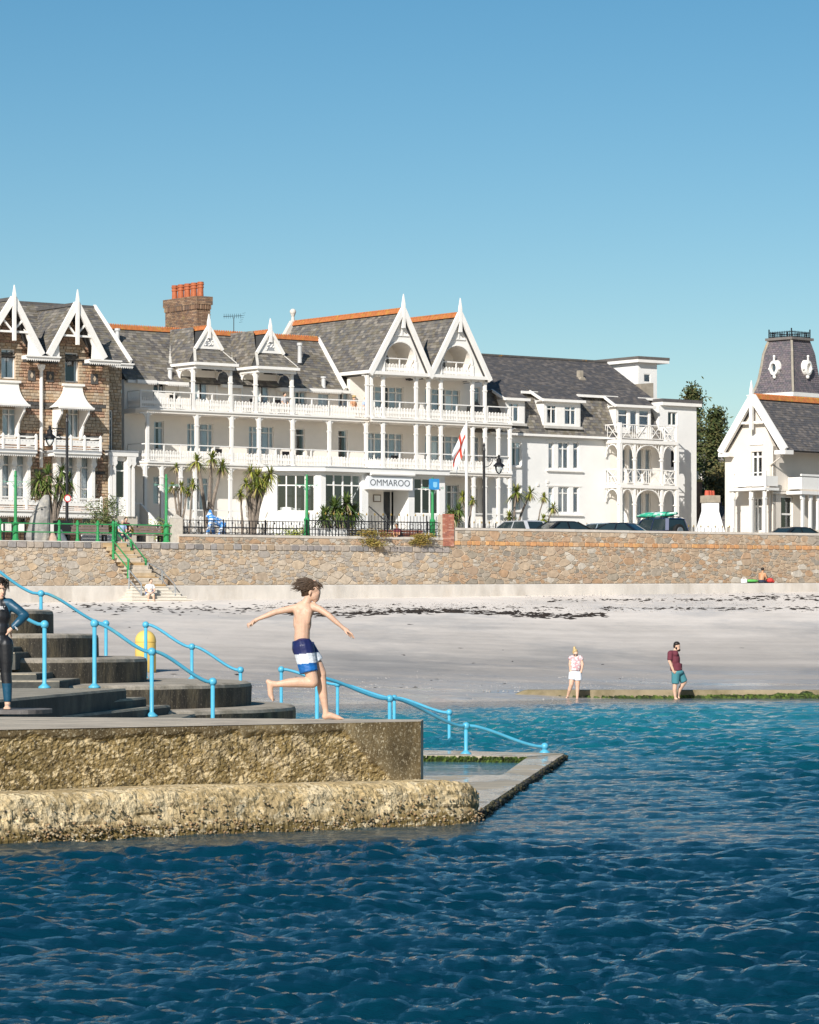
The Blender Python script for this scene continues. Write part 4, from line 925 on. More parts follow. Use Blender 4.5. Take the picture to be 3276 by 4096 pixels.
# twin gables
def big_gable(ap, fin, pl, pr, yb, arch, back):
    o = BB; ua, za = H.f(ap[0],ap[1],o); ul = H.u(pl,o); ur = H.u(pr,o); zb = H.z((pl+pr)/2,yb,o); zf = H.z(ap[0],fin,o)
    a0, a1 = H.u(arch[0],o), H.u(arch[1],o); ac = (a0+a1)/2; ar = (a1-a0)/2; zat = H.z((arch[0]+arch[1])/2,arch[2],o); zsp = zat-ar*1.0
    def top(u): return za-(za-zb)*((ua-u)/(ua-ul) if u < ua else (u-ua)/(ur-ua))
    def low(u):
        if a0 < u < a1: return zsp+ (zat-zsp)*math.sqrt(max(0,1-((u-ac)/ar)**2))
        return zb
    us = sorted(set(list(np.linspace(ul,ur,30))+[a0,a0+1e-4,a1-1e-4,a1,ua]+[ac+ar*math.sin(t) for t in np.linspace(-1.5,1.5,22)]))
    m = MB()
    for p,q in zip(us[:-1],us[1:]):
        v = [(p,low(p)),(q,low(q)),(q,top(q)),(p,top(p))]
        if top(p)-low(p) < 1e-3 and top(q)-low(q) < 1e-3: continue
        m.add([(a,-o,b_) for a,b_ in v]+[(a,-o+.14,b_) for a,b_ in v], [(0,1,2,3),(7,6,5,4),(0,4,5,1)])
    m.build('gable_front', WHITE, hotel, fix=False)
    # recessed balcony: vault, back wall, arched door
    v = MB(); pr_ = [(a0,zb)]+[(ac+ar*math.sin(t), zsp+(zat-zsp)*math.cos(t)) for t in np.linspace(-math.pi/2,math.pi/2,18)]+[(a1,zb)]
    for (p,q) in zip(pr_[:-1],pr_[1:]): v.add([(p[0],-o+.14,p[1]),(q[0],-o+.14,q[1]),(q[0],-o+1.7,q[1]),(p[0],-o+1.7,p[1])], [(0,1,2,3)])
    v.add([(p[0],-o+1.7,p[1]) for p in pr_], [tuple(range(len(pr_)))]); v.add([(a0,-o+.1,zb+.01),(a1,-o+.1,zb+.01),(a1,-o+1.7,zb+.01),(a0,-o+1.7,zb+.01)], [(0,1,2,3)])
    R_ = v.build('recessed_balcony', WALLC, hotel, fix=False)
    w = MB(); wr = ar*.36; wc = a0+ar*.98; zt_ = zsp+.1
    arcw = [(wc-wr,zb+.05)]+[(wc+wr*math.sin(t), zt_+wr*1.25*math.cos(t)) for t in np.linspace(-math.pi/2,math.pi/2,12)]+[(wc+wr,zb+.05)]
    w.fprism(arcw, o-1.69, o-1.66, 0); w.build('arched_pane', mat('dark_glass',(.05,.07,.085),.08,.1), R_)
    w = MB()
    for p,q in zip(arcw[:-1],arcw[1:]): w.beam(L(p[0],o-1.64,p[1]),L(q[0],o-1.64,q[1]),.06,.09,(0,1,0))
    w.beam(L(wc,o-1.645,zb+.05),L(wc,o-1.645,zt_+wr*1.2),.06,.05,(0,1,0)); w.build('arched_frame', WHITE, R_)
    balustrade(hotel,(a0,o-.07),(a1,o-.07),zb,h=1.02,ph=.72)
    # arch rim, bargeboards, finial with pendant, small king-post panel
    t = MB()
    for p,q in zip(pr_[1:-2],pr_[2:-1]): t.beam(L(p[0],o+.03,p[1]),L(q[0],o+.03,q[1]),.08,.1,(0,1,0))
    t.fbox(a0-.12,a0-.0,o,o+.06,zb,zsp); t.fbox(a1,a1+.12,o,o+.06,zb,zsp)
    zp = zat+.35; hw = (za-zp)/(za-zb)*(ur-ul)/2*.62
    t.beam(L(ua-hw,o+.03,zp),L(ua+hw,o+.03,zp),.05,.07,(0,1,0)); t.beam(L(ua-hw,o+.03,zp),L(ua,o+.03,zp+(za-zp)*.62),.05,.06,(0,1,0)); t.beam(L(ua+hw,o+.03,zp),L(ua,o+.03,zp+(za-zp)*.62),.05,.06,(0,1,0)); t.fbox(ua-.06,ua+.06,o,o+.07,zp,za-.6)
    t.build('gable_trim', WHITE, hotel)
    B_ = MB(); B_.beam(L(ul-.1,o+.2,zb-.02),L(ua,o+.2,za+.12),.30,.2,(0,1,0)); B_.beam(L(ur+.1,o+.201,zb-.02),L(ua,o+.201,za+.12),.30,.2,(0,1,0)); finial(B_,ua,o+.22,zf,za-.05,.095,.95); B_.build('bargeboard', WHITE, hotel)
    roof_plane(hotel,[L(ul,-8.6,zb),L(ul,o+.15,zb),L(ua,o+.15,za),L(ua,back,za)], limit=50, w=.29,e=.2)
    roof_plane(hotel,[L(ur,o+.15,zb),L(ur,-8.6,zb),L(ua,back,za),L(ua,o+.15,za)], limit=4, w=.6,e=.45)
    ridge(hotel,L(ua,o+.2,za+.08),L(ua,back,za+.08),.16)
    return ul,ua,ur,zb,za
g1 = big_gable((1605,1246),1177,1477,1716,1503,(1539,1662,1366),-8.9)
g2 = big_gable((1832,1263),1193,1716,1947,1517,(1767,1888,1381),-8.9)
# stone ball at the back end of the first ridge, coping below it
m = MB(); m.ball(L(g1[1],-9.05,g1[4]+.78),.2,12); m.lathe([(.2,0),(.12,.2),(.09,.42),(.16,.6)],L(g1[1],-9.05,g1[4]+.05),8); m.beam(L(g1[1],-9.05,g1[4]+.15),L(g1[0]-.3,-9.05,g1[3]),.35,.3); m.build('ball_finial', mat('pale_stone',(.6,.56,.5),.85,.1), hotel, smooth=False)
# flue pipes
for (px,py,oo,hh) in ((470,1366,-1.5,.75),(680,1507,.1,.5),(1111,1415,-.9,.75),(1199,1432,-.9,.9),(1294,1540,.15,.5)):
    u,z = H.f(px,py,oo); m = MB(); m.lathe([(.13,-.3),(.12,hh*.8),(.17,hh*.82),(.17,hh)],L(u,oo,z),10); m.build('flue_pipe', mat('grey_flue',(.55,.55,.54),.5,.1), hotel)
# chimney: brick courses, corbelled head, nine pots
uc = H.u(788,-3.2); zt = H.z(786,1186,-3.2); zh = H.z(786,1236,-3.2); ck = MB()
BRKC = mat('chimney_brick', rough=.85, var=.25, scale=1.3, bump=.3, ramp=[(.20,.12,.08),(.26,.16,.10),(.16,.11,.085),(.30,.20,.13),(.22,.14,.09)], col2=(.34,.27,.10), thr=(.60,.72))
MORD = mat('chimney_mortar',(.38,.31,.22),.9,.1)
ca, cb = uc, uc+.95; oa, ob_ = -6.6, -3.2
ck.fbox(ca+.01,cb-.01,oa+.01,ob_-.01,ze,zh+.3); ck.fbox(ca-.10,cb+.10,oa-.1,ob_+.10,zh+.29,zt-.02)
chim = ck.build('chimney', MORD, hotel)
bs = []
def courses(u0,u1,o0,o1,za,zb_):
    z = za; r = 0
    while z < zb_-.02:
        for face in (0,1):
            lo, hi = (o0,o1) if face == 0 else (u0,u1); x = lo-(.13 if r % 2 else 0)
            while x < hi:
                p, q = max(lo,x), min(hi,x+.25)
                if q-p > .05:
                    m = MB()
                    if face == 0: m.fbox(u0-.02,u0+.05,p+.008,q-.008,z+.008,z+.088)
                    else: m.fbox(p+.008,q-.008,o1-.05,o1+.02,z+.008,z+.088)
                    bs.append((random.random(),m))
                x += .26
        z += .096; r += 1
courses(ca,cb,oa,ob_,zr0-.6,zh); courses(ca-.1,cb+.1,oa-.1,ob_+.1,zh+.3,zt)
dn_ = MB(); x = oa
while x < ob_: dn_.fbox(ca-.09,ca,x,x+.10,zh+.02,zh+.28); x += .17
x = ca
while x < cb: dn_.fbox(x,x+.1,ob_,ob_+.09,zh+.02,zh+.28); x += .17
dn_.build('dentil_course', BRKC, chim)
pieces('brick', bs, BRKC, chim, 60)
POT = mat('orange_clay_pot',(.40,.12,.05),.7,.2,5)
for i in range(9):
    o_ = oa+.35+(ob_-oa-.6)*i/8; hh = H.z(786,1150,-6.5)-zt; m = MB()
    m.lathe([(.17,-.02),(.155,hh*.6),(.19,hh*.62),(.19,hh*.68),(.165,hh*.7),(.165,hh*.8),(.2,hh*.82),(.2,hh*.88),(.17,hh*.9),(.18,hh)],L(uc+.48+(.12 if i % 2 else -.05),o_,zt),12); m.build('chimney_pot', POT, chim, smooth=False)
# ---------------------------------------------------------------- dining room extension with the sign
EO = 3.6; zT = H.z(1283,1867,EO); zF = H.z(1283,1884,EO); uc0 = H.u(1284,EO); uc1 = H.u(1780,EO)
pB_ = H.w(uc0,EO,0); E1 = Frame(pB_.x,pB_.y,6.7,9.0)
aE = E1.u(1095); TE = (Vector((uc0,-EO,0)), E1.a-H.a)
hE = [window(E1,hotel,1108,1898,1260,2046,cols=(.25,.5,.75),tr=.29,curt=0,name='dining_window',T=TE)]
o_ = wall_holes(hotel,0,aE,0,0,zF-.02,hE,WALLA,'extension_side_wall'); place(o_,TE)
aW = (E1.w(aE,0,0)-H.O); uA_, oA_ = aW.dot(H.U), aW.dot(H.N)
# canted return to the main wall
bW = Frame(*E1.w(aE,0,0),0); 
hF = [window(H,hotel,1303,1898,1447,2052,o=EO,cols=(.25,.5,.75),tr=.28,curt=0,name='dining_window'), window(H,hotel,1658,1914,1756,2056,o=EO,cols=(.33,.66),tr=.3,curt=0,name='dining_window')]
en = (H.u(1473,EO),H.u(1634,EO),.6,H.z(1550,1957,EO)); hF.append(en)
wall_holes(hotel,EO,uc0,uc1,0,zF-.02,hF,WALLA,'extension_front_wall',rev=1.5)
hI = [window_uz(hotel,H.u(1532,EO-1.5),H.u(1630,EO-1.5),.75,en[3]-.02,EO-1.5,(.33,.68),None,.05,.05,0,'entrance_screen')]
m = MB(); m.fbox(en[0]-.3,hI[0][0],EO-1.56,EO-1.5,.4,en[3]); m.fbox(hI[0][1],en[1]+.3,EO-1.56,EO-1.5,.4,en[3]); m.fbox(en[0],en[1],EO-1.5,EO,.4,.62); m.build('entrance_wall', WALLC, hotel)
m = MB(); pl = [(uA_,oA_),(uc0,EO),(uc1,EO),(uc1,.05),(H.u(1020,.1),.05),(uA_-1.0,oA_-1.2)]
ins = [(uA_+.1,oA_-.15),(uc0-.02,EO-.35),(uc1-.01,EO-1.7),(uc1-.3,.1),(uA_,.1)]
m.prism([(uc1,EO),(uc1,.06),(uc1-.08,.06),(uc1-.08,EO-.05)], lambda a,b_,d: (a,-b_,d), 0, zF-.03); m.build('extension_return', WALLA, hotel); m = MB(); m.prism([(uA_,oA_),(uA_+.05,oA_-.02),(H.u(1030,.1)+.05,.05),(H.u(1030,.1),.05)], lambda a,b_,d: (a,-b_,d), 0, zF-.03); m.build('extension_return', WALLA, hotel)
m = MB(); ro = [(uA_-.35,oA_-.2),(uA_-.15,oA_+.3),(uc0,EO+.42),(H.u(1798,EO+.4),EO+.42),(H.u(1798,EO+.4),.04),(H.u(1000,.1),.04)]
m.prism(ro, lambda a,b_,d: (a,-b_,d), zF-.02, zT-.045, 0); m.prism([(a,b_+(.03 if b_ > 1 else 0)) for a,b_ in ro], lambda a,b_,d: (a,-b_,d), zT-.045, zT+.02, 1); m.build('flat_roof', [WALLA, GREYW], hotel)
# interior glimpses: tables with white cloths
for (px,py) in ((1150,2030),(1180,2034),(1690,2040)):
    u,z = H.f(px,py,EO-1.2); m = MB(); m.lathe([(.42,-.75),(.40,0),(.3,.02)],L(u,EO-1.3,z),12); m.build('dining_table', WHITE, hotel)
# sign board with lettering
s0, s1 = H.u(1473,EO+.35),H.u(1647,EO+.35); sz0, sz1 = H.z(1560,1955,EO+.35),H.z(1560,1906,EO+.35)
m = MB(); m.fbox(s0,s1,EO+.02,EO+.35,sz0,sz1); sg = m.build('sign_board', mat('sign_white',(.80,.82,.84),.5,.02), hotel)
m = MB(); m.tube([L(H.u(1482,EO+.4),EO+.42,sz1+.12),L(H.u(1657,EO+.4),EO+.42,sz1+.12)],.10,10); m.fbox(s0-.06,s1+.06,EO+.01,EO+.37,sz0-.06,sz0-.001); m.fbox(s1+.001,s1+.06,EO+.01,EO+.37,sz0,sz1); m.build('awning_roll', WHITE, hotel)
cu = bpy.data.curves.new('sign_text','FONT'); cu.body = 'OMMAROO'; cu.size = 1.0; cu.extrude = .006; cu.align_x = 'CENTER'
to = bpy.data.objects.new('tmp_text',cu); COL.objects.link(to); bpy.context.view_layer.update()
dg = bpy.context.evaluated_depsgraph_get(); tm = bpy.data.meshes.new_from_object(to.evaluated_get(dg)); COL.objects.unlink(to); bpy.data.objects.remove(to)
co = np.array([v.co[:] for v in tm.vertices]); mn, mx = co.min(0), co.max(0); tw_, th_ = (s1-s0)*.91, (sz1-sz0)*.52
for v in tm.vertices:
    x = (v.co.x-(mn[0]+mx[0])/2)/(mx[0]-mn[0])*tw_; y = (v.co.y-mn[1])/(mx[1]-mn[1])*th_; v.co = Vector(((s0+s1)/2+x, -(EO+.352+v.co.z), sz0+(sz1-sz0)*.22+y))
tm.materials.clear(); tm.materials.append(mat('sign_grey_letters',(.10,.115,.125),.5,.02)); link('sign_lettering',tm,sg)
m = MB(); u,z = H.f(1508,1993,EO-1.48); m.fbox(u-.28,u+.28,EO-1.5,EO-1.46,z-.22,z+.22,0); m.fbox(u-.22,u+.22,EO-1.46,EO-1.45,z-.16,z+.16,1); m.build('menu_board',[mat('frame_brown',(.2,.15,.11),.6),WHITE],hotel)
m = MB(); m.tube([L(H.u(1474,EO+.3),EO+.3,H.z(1474,2028,EO+.3)),L(H.u(1480,EO+.3),EO+.3,H.z(1480,2028,EO+.3)),L(H.u(1535,EO+1.5),EO+1.5,H.z(1535,2078,EO+1.5))],.035,6); m.build('entrance_handrail', BLACKM, hotel)
# side stair with sloping white balustrade at the left end
m = MB(); a = L(H.u(560,2.2),2.2,H.z(560,2018,2.2)); c = L(H.u(636,3.6),3.6,H.z(636,2105,3.6))
m.prism([(0,0),(1,0),(1,1),(0,1)], lambda s,t,d: tuple(a+(c-a)*s+Vector((0,d,-1.0*(1-t)))), -.05, .05); m.beam(a+Vector((0,0,.06)),c+Vector((0,0,.06)),.14,.1); m.beam(L(H.u(530,2.2),2.2,H.z(560,2018,2.2)+.06),a+Vector((0,0,.06)),.14,.1); m.build('side_stair_rail', WHITE, hotel)
m = MB()
for i in range(7): m.fbox(H.u(540,2)+i*.34,H.u(540,2)+i*.34+2,1.8,3.4,0,1.35-i*.18)
m.build('side_steps', mat('stair_stone',(.5,.45,.38),.9,.1), hotel)
# parasols, chairs and screens glimpsed on balconies (white folded shades)
for (px,py,f,oo) in ((1690,1835,z1,1.0),(1700,1622,z2,1.0),(640,1600,z2,.9),(1085,1830,z1,.9)):
    u = H.u(px,oo); m = MB(); m.fprism([(u-.55,f+.05),(u+.5,f+.05),(u+.35,f+.95),(u-.35,f+1.0)],oo-.03,oo+.03); m.build('balcony_screen', WHITE, hotel)
for k,(px,f) in enumerate(((700,z2),(1020,z2),(1115,z2),(1150,z1),(880,z1),(1585,z1))):
    u = H.u(px,.8); m = MB(); m.fbox(u-.25,u+.25,.6,1.1,f+.4,f+.45); m.fbox(u-.25,u+.25,.6,.64,f+.45,f+.9)
    for a in (-.22,.22):
        for b_ in (.63,1.07): m.fbox(u+a-.02,u+a+.02,b_-.02,b_+.02,f,f+.4)
    m.build('balcony_chair', BLACKM, hotel)
# television aerial on the back slope
u, z = H.f(935,1330,-6); m = MB(); zt_ = H.z(925,1268,-6)
m.tube([L(u,-6,z-.8),L(u,-6,zt_)],.025,5); m.beam(L(u-.75,-6,zt_),L(u+.62,-6,zt_+.12),.03,.03)
for i in range(9): x = u-.7+i*.15; m.beam(L(x,-6,zt_-.12+.01*i),L(x,-6,zt_+.16+.01*i),.014,.014)
for i in range(5): m.beam(L(u+.4+.06*i,-6,zt_-.3+.14*i),L(u+.62+.06*i,-6,zt_-.25+.14*i),.014,.014)
m.build('aerial', BLACKM, hotel)
# ================================================================ hotel annex with mansard roof and balcony tower
AX = thing('white_annex', 'plain white hotel annex with dark mansard roof and three-storey balcony tower', 'building', tuple(H.O), H.a)
AO = .5; TO = 2.0
aL, aR = H.u(1950,AO), H.u(2440,AO); aE_ = H.u(2786,AO)
zE = H.z(2240,1743,AO+.3); zBk = H.z(2200,1578,AO-1.0); zRd = H.z(2160,1434,-5.0)
T3b = (.28,.72)
hA = [window(H,AX,2045,1767,2086,1864,o=AO,cols=(.5,),tr=.25,sill=True), window(H,AX,2045,1943,2086,2042,o=AO,cols=(.5,),tr=.25,sill=True)]
for (yt,yb) in ((1770,1874),(1948,2050)):
    for (a,c,cl) in ((2194,2215,()),(2233,2276,(.5,)),(2293,2316,())): hA.append(window(H,AX,a,yt,c,yb,o=AO,cols=cl,tr=.24,fw=.05,curt=1))
    m = MB(); y = yb+9; m.fbox(H.u(2184,AO),H.u(2329,AO),AO,AO+.14,H.z(2255,y+4,AO),H.z(2255,y-2,AO)); m.build('sill', WHITE, AX)
    m = MB(); m.fbox(H.u(2186,AO),H.u(2327,AO),AO-.02,AO+.03,H.z(2255,yt-2,AO)+.001,H.z(2255,yt-8,AO)); m.build('window_band', WHITE, AX)
wall_holes(AX,AO,aL,aR,0,zE,hA,WALLA,'front_wall')
m = MB(); m.fbox(aL+.3,aE_-.02,-9.5,AO-1.15,0,zE-.2); m.build('body', WALLA, AX)
for (px,py) in ((2150,1939),(2189,1927)): u,z = H.f(px,py,AO); m = MB(); m.fbox(u-.08,u+.08,AO,AO+.06,z-.08,z+.08); m.build('wall_vent', LACE, AX)
m = MB(); m.beam(L(aL,AO+.32,zE-.02),L(aR+.1,AO+.32,zE-.02),.16,.14); m.build('gutter', WHITE, AX)
aM = H.u(2655,AO+.25)
roof_plane(AX,[L(aL-1.2,AO+.25,zE+.05),L(aM,AO+.25,zE+.05),L(aM,AO-1.0,zBk),L(aL-1.2,AO-1.0,zBk)],SLATE,60,w=.24,e=.2)
zUp = zBk+.05
roof_plane(AX,[L(aL-3.5,AO-.8,zUp),L(aM,AO-.8,zUp),L(H.u(2424,-5),-5,zRd),L(aL-3.5,-5,zRd)],SLATED,60,w=.27,e=.19)
m = MB(); m.beam(L(aL-3.5,-5,zRd+.03),L(H.u(2424,-5),-5,zRd+.03),.3,.12); m.build('ridge_strip', mat('lichen_ridge',(.09,.085,.08),.8,.2,2,col2=(.40,.20,.03),thr=(.58,.66)), AX)
for (a,c,y) in ((2085,2150,1570),(2308,2470,1586),(2550,2655,1597)): u0_,u1_ = H.u(a,AO-.75),H.u(c,AO-.75); z = H.z((a+c)/2,y,AO-.75); m = MB(); m.beam(L(u0_,AO-.74,z),L(u1_,AO-.74,z),.12,.16); m.build('lead_roll', WHITE, AX)
def shed_dormer(x0,x1,yt,yb,wins,ovh=.25,rl=1.9):
    of = AO+.12; u0_,u1_ = H.u(x0,of),H.u(x1,of); zt = H.z((x0+x1)/2,yt,of); zb = H.z((x0+x1)/2,yb,of)
    hs = [window(H,AX,a,y0,c,y1,o=of,cols=cl,tr=t_,fw=.05,curt=cu_,depth=.05) for (a,y0,c,y1,cl,t_,cu_) in wins]
    wall_holes(AX,of,u0_,u1_,zb,zt-.04,hs,WHITE,'dormer_front',rev=.07)
    for u,s in ((u0_,-1),(u1_,1)): m = MB(); m.prism([(of,zb),(of,zt-.04),(of-1.6,zt-.04),(of-1.15,zBk-.15)],lambda a,b_,d: (d,-a,b_), u-.03, u+.03); m.build('dormer_cheek', WHITE, AX)
    m = MB(); m.beam(L(u0_-ovh,of+.2,zt+.03),L(u1_+ovh,of+.2,zt+.03),.2,.16); m.fbox(u0_-ovh,u1_+ovh,of-.6,of+.1,zt-.04,zt+.02); m.beam(L(u0_-ovh,of+.1,zt+.05),L(u0_-ovh-.05,of-rl*.55,zt+.62),.1,.16); m.build('dormer_eaves', WHITE, AX)
    roof_plane(AX,[L(u0_-ovh,of+.12,zt+.08),L(u1_+ovh,of+.12,zt+.08),L(u1_+ovh,of-rl,zt+1.12),L(u0_-ovh,of-rl,zt+1.12)],SLATED,14)
    m = MB(); m.fbox(u0_-.02,u1_+.1,of-.0,of+.14,zb-.16,zb); m.build('apron_flashing', mat('weathered_lead'), AX)
shed_dormer(2024,2098,1600,1693,[(2035,1613,2075,1686,(.45,),.2,.8)])
shed_dormer(2176,2320,1606,1705,[(2187,1621,2225,1694,(.5,),.2,.5),(2258,1626,2303,1699,(.55,),.2,.9)])
shed_dormer(2466,2602,1628,1738,[(2472,1638,2510,1712,(),.3,1),(2520,1642,2548,1735,(),None,1),(2556,1642,2596,1715,(),.3,1)],rl=1.6)
# stair tower block with flat roof
so = -3.0; u0_,u1_ = H.u(2553,so),H.u(2628,so); zt = H.z(2590,1452,so)
wh = [window(H,AX,2574,1494,2603,1530,o=so,curt=1,depth=.04)]
wall_holes(AX,so,u0_,u1_,zRd-4,zt,wh,WALLA,'stair_tower_front',rev=.06); m = MB(); m.fbox(u0_+.01,u1_-.01,so-4,so-.06,zRd-4,zt-.01); m.build('stair_tower', WALLA, AX)
m = MB(); m.fbox(u0_-.3,u1_+.75,so-4.2,so+.35,zt,zt+.2,0); m.fbox(u0_-.32,u1_+.77,so-4.2,so+.37,zt+.2,zt+.38,1); m.build('tower_roof',[WHITE,SLATED],AX)
u,z = H.f(2586,1565,-1.6); m = MB(); m.fprism([(u-.3,z-.5),(u+.5,z-.5),(u+.5,z+.55),(u-.6,z+.45)],-2.6,-1.5); m.build('roof_vent', mat('old_concrete',(.33,.29,.23),.9,.2,3), AX)
u,z = H.f(2328,1535,-2.4); m = MB(); m.fprism([(u-.24,z-.6),(u+.24,z-.6),(u+.24,z+.25),(u+.14,z+.42),(u-.14,z+.42),(u-.24,z+.25)],-2.9,-2.3); m.fbox(u-.15,u+.15,-2.75,-2.45,z+.42,z+.85); m.build('stone_vent', mat('old_concrete'), AX)
# right-hand flat roofed end with one window
zt2 = H.z(2720,1625,AO); we = [window(H,AX,2672,1648,2710,1702,o=AO,cols=(.5,),curt=.3),window(H,AX,2690,1975,2708,2048,o=AO,curt=1),window(H,AX,2684,1800,2706,1872,o=AO,curt=.4)]
wall_holes(AX,AO,aM-.2,aE_,0,zt2,we,WALLA,'end_wall',thick=9)
m = MB(); m.fbox(aM-.1,aE_+.25,-9,AO+.25,zt2,zt2+.22,0); m.fbox(aM-.12,aE_+.27,-9,AO+.27,zt2+.22,zt2+.42,1); m.build('end_roof',[WHITE,SLATED],AX)
# balcony tower
tL, tR = H.u(2482,TO), H.u(2709,TO); fl = [H.z(2595,2062+58,TO)-1.0, H.z(2595,1940,TO), H.z(2595,1762,TO)]
wb = []
for (yt,yb) in ((1795,1930),(1970,2100)):
    wb += [window(H,AX,2490,yt,2506,yb,o=AO,curt=1,name='balcony_door'),window(H,AX,2517,yt,2536,yb,o=AO,curt=1),window(H,AX,2549,yt+2,2572,yb,o=AO,curt=1,name='balcony_door'),window(H,AX,2582,yt+2,2603,yb,o=AO,curt=1)]
wall_holes(AX,AO,aR,aM-.2,0,zE,wb,WALLC,'tower_back_wall')
uls = tL
mids = [H.u(2541,TO),H.u(2649,TO)]
for k in (1,2):
    m = MB(); z = fl[k]; m.fbox(tL-.06,tR+.06,AO-.1,TO+.06,z-.22,z); m.build('balcony_slab', WHITE, AX)
def arch(mb, a, b, o, zt, hgt, along='u', at_=0):
    c = (a+b)/2; r = (b-a)/2; ts = np.linspace(-math.pi/2,math.pi/2,15); P = [(c+r*math.sin(t), zt-hgt+hgt*.92*math.cos(t)) for t in ts]
    for p,q in zip(P[:-1],P[1:]):
        if along == 'u': mb.beam(L(p[0],o,p[1]),L(q[0],o,q[1]),.06,.10,(0,1,0))
        else: mb.beam(L(at_,p[0],p[1]),L(at_,q[0],q[1]),.06,.10,(1,0,0))
    for s in (-1,1):
        for f_ in (.15,.38):
            x = c+s*r*(1-f_); zz = zt-hgt+hgt*.92*math.sqrt(max(0,1-(1-f_)**2))
            if along == 'u': mb.beam(L(x,o,zz),L(x,o,zt),.035,.035)
            else: mb.beam(L(at_,x,zz),L(at_,x,zt),.035,.035)
def xrail(a, b, z, h=.95):
    """open chippendale railing between plan points"""
    A, B = L(a[0],a[1],z), L(b[0],b[1],z); d = B-A; m = MB(); n = max(1,round(d.length/1.15)); up = Vector((0,0,1))
    m.beam(A+up*h,B+up*h,.07,.06); m.beam(A+up*.1,B+up*.1,.05,.05)
    for i in range(n):
        p, q = A+d*(i/n), A+d*((i+1)/n); 
        for t in (.0,.14,.86): m.beam(p+(q-p)*t+up*.1,p+(q-p)*t+up*h,.03,.03)
        l, r = p+(q-p)*.2, p+(q-p)*.8; m.beam(l+up*.12,r+up*(h-.04),.03,.035); m.beam(l+up*(h-.04),r+up*.12,.03,.034); m.beam(l+up*h*.52,r+up*h*.52,.025,.03)
    return m.build('open_railing', WHITE, AX)
for k in range(3):
    z0_ = fl[k] if k else .0; top = fl[k+1]-.22 if k < 2 else None
    xrail((tL,TO-.05),(tR,TO-.05),fl[k]); xrail((tL,AO+.05),(tL,TO-.05),fl[k]); xrail((tR,AO+.05),(tR,TO-.05),fl[k])
    if top:
        for u in [tL,tR]+mids:
            m = MB(); rr = .12 if u in (tL,tR) else .075; m.fbox(u-rr,u+rr,TO-.13-rr+.08,TO-.05+rr-.08+.05,z0_,top); m.fbox(u-rr*1.6,u+rr*1.6,TO-.2,TO+.02,top-1.05,top-.98); m.build('tower_column', WHITE, AX)
        m = MB()
        for a,c in zip([tL]+mids,mids+[tR]): arch(m,a+.1,c-.1,TO-.06,top,.85)
        arch(m,AO+.1,TO-.15,0,top,.85,'o',tL); arch(m,AO+.1,TO-.15,0,top,.85,'o',tR); m.build('arch_brackets', WHITE, AX)
for u in (tL,tR): m = MB(); m.fbox(u-.1,u+.1,TO-.17,TO+.03,fl[2],fl[2]+1.05); m.build('newel', WHITE, AX)
m = MB(); m.fbox(H.u(2555,TO-.1),H.u(2610,TO-.1),TO-.12,TO-.09,fl[2]+.05,fl[2]+.85); m.build('privacy_screen', WHITE, AX)
for k in (1,0): m = MB(); m.fbox(H.u(2612,TO-.3),H.u(2660,TO-.3),TO-.34,TO-.3,fl[k]+.75,fl[k]+1.1); m.build('privacy_screen', LACE, AX)
# ================================================================ brown granite guest house at the left edge
BRO = 3.5
BR = thing('granite_house', 'brown granite Victorian house with white gable boards and bay canopies at left', 'house', tuple(H.w(H.u(437,BRO),BRO,0)), H.a)
B = Frame(*H.w(H.u(437,BRO),BRO,0), 37.0)
GR = mat('brown_granite', gain=1.1, rough=.85, var=.2, scale=6, bump=.4, bscale=14, ramp=[(.38,.235,.155),(.33,.205,.14),(.42,.265,.17),(.30,.19,.13),(.36,.25,.175),(.43,.29,.18)])
GQ = mat('tan_granite', rough=.85, var=.18, scale=6, bump=.4, bscale=14, ramp=[(.48,.38,.27),(.44,.34,.24),(.52,.42,.31),(.40,.315,.225),(.46,.33,.21)])
GD = mat('dark_granite', rough=.85, var=.2, scale=6, bump=.4, ramp=[(.085,.08,.075),(.11,.10,.09),(.07,.07,.07)])
GM = mat('granite_mortar',(.42,.32,.23),.9,.1,3)
zw0, zw1 = 0, B.z(300,1452,0)+.4
wl = B.u(-420)
HB = [window(B,BR,6,1395,62,1514,tr=.2,curt=.9,fw=.07,depth=.16), window(B,BR,261,1410,315,1529,tr=.2,curt=.4,fw=.07,depth=.16), window(B,BR,-250,1385,-196,1503,tr=.2)]
for k,(x0,x1) in enumerate(((10,66),(273,318),(-250,-196))): HB.append(window(B,BR,x0,1634,x1,1752,cols=(.5,),tr=.2,curt=.9,name='balcony_door'))
for (x0,x1,yt,yb) in ((6,50,1816,1998),(62,110,1818,2000),(270,308,1826,2004),(322,366,1828,2006),(224,262,1824,2003)): HB.append(window(B,BR,x0,yt,x1,yb,tr=.24,rows=(.28,),curt=1,fw=.07,o=0,depth=.02))
for (x0,x1) in ((2,40),(72,108),(262,300),(330,368)): HB.append(window(B,BR,x0,2068,x1,2108,fw=.06,curt=0))
HB2 = []
for h in HB: HB2.append(h)
wall_holes(BR,-.05,wl,0,0,zw1,HB2,GM,'backing_wall',rev=.25)
m = MB(); m.fbox(wl,-.04,-8,-1.3,0,zw1-.2); m.build('body', GM, BR)
zband = [(B.z(300,1652-8,0),B.z(300,1620,0)),(B.z(300,1762,0),B.z(300,1740,0)),(B.z(300,1462,0),B.z(300,1448,0)),(B.z(300,1900,0),B.z(300,1878,0))]
zlight = [(B.z(300,1602,0),B.z(300,1562,0)),(B.z(300,1722,0),B.z(300,1662,0))]
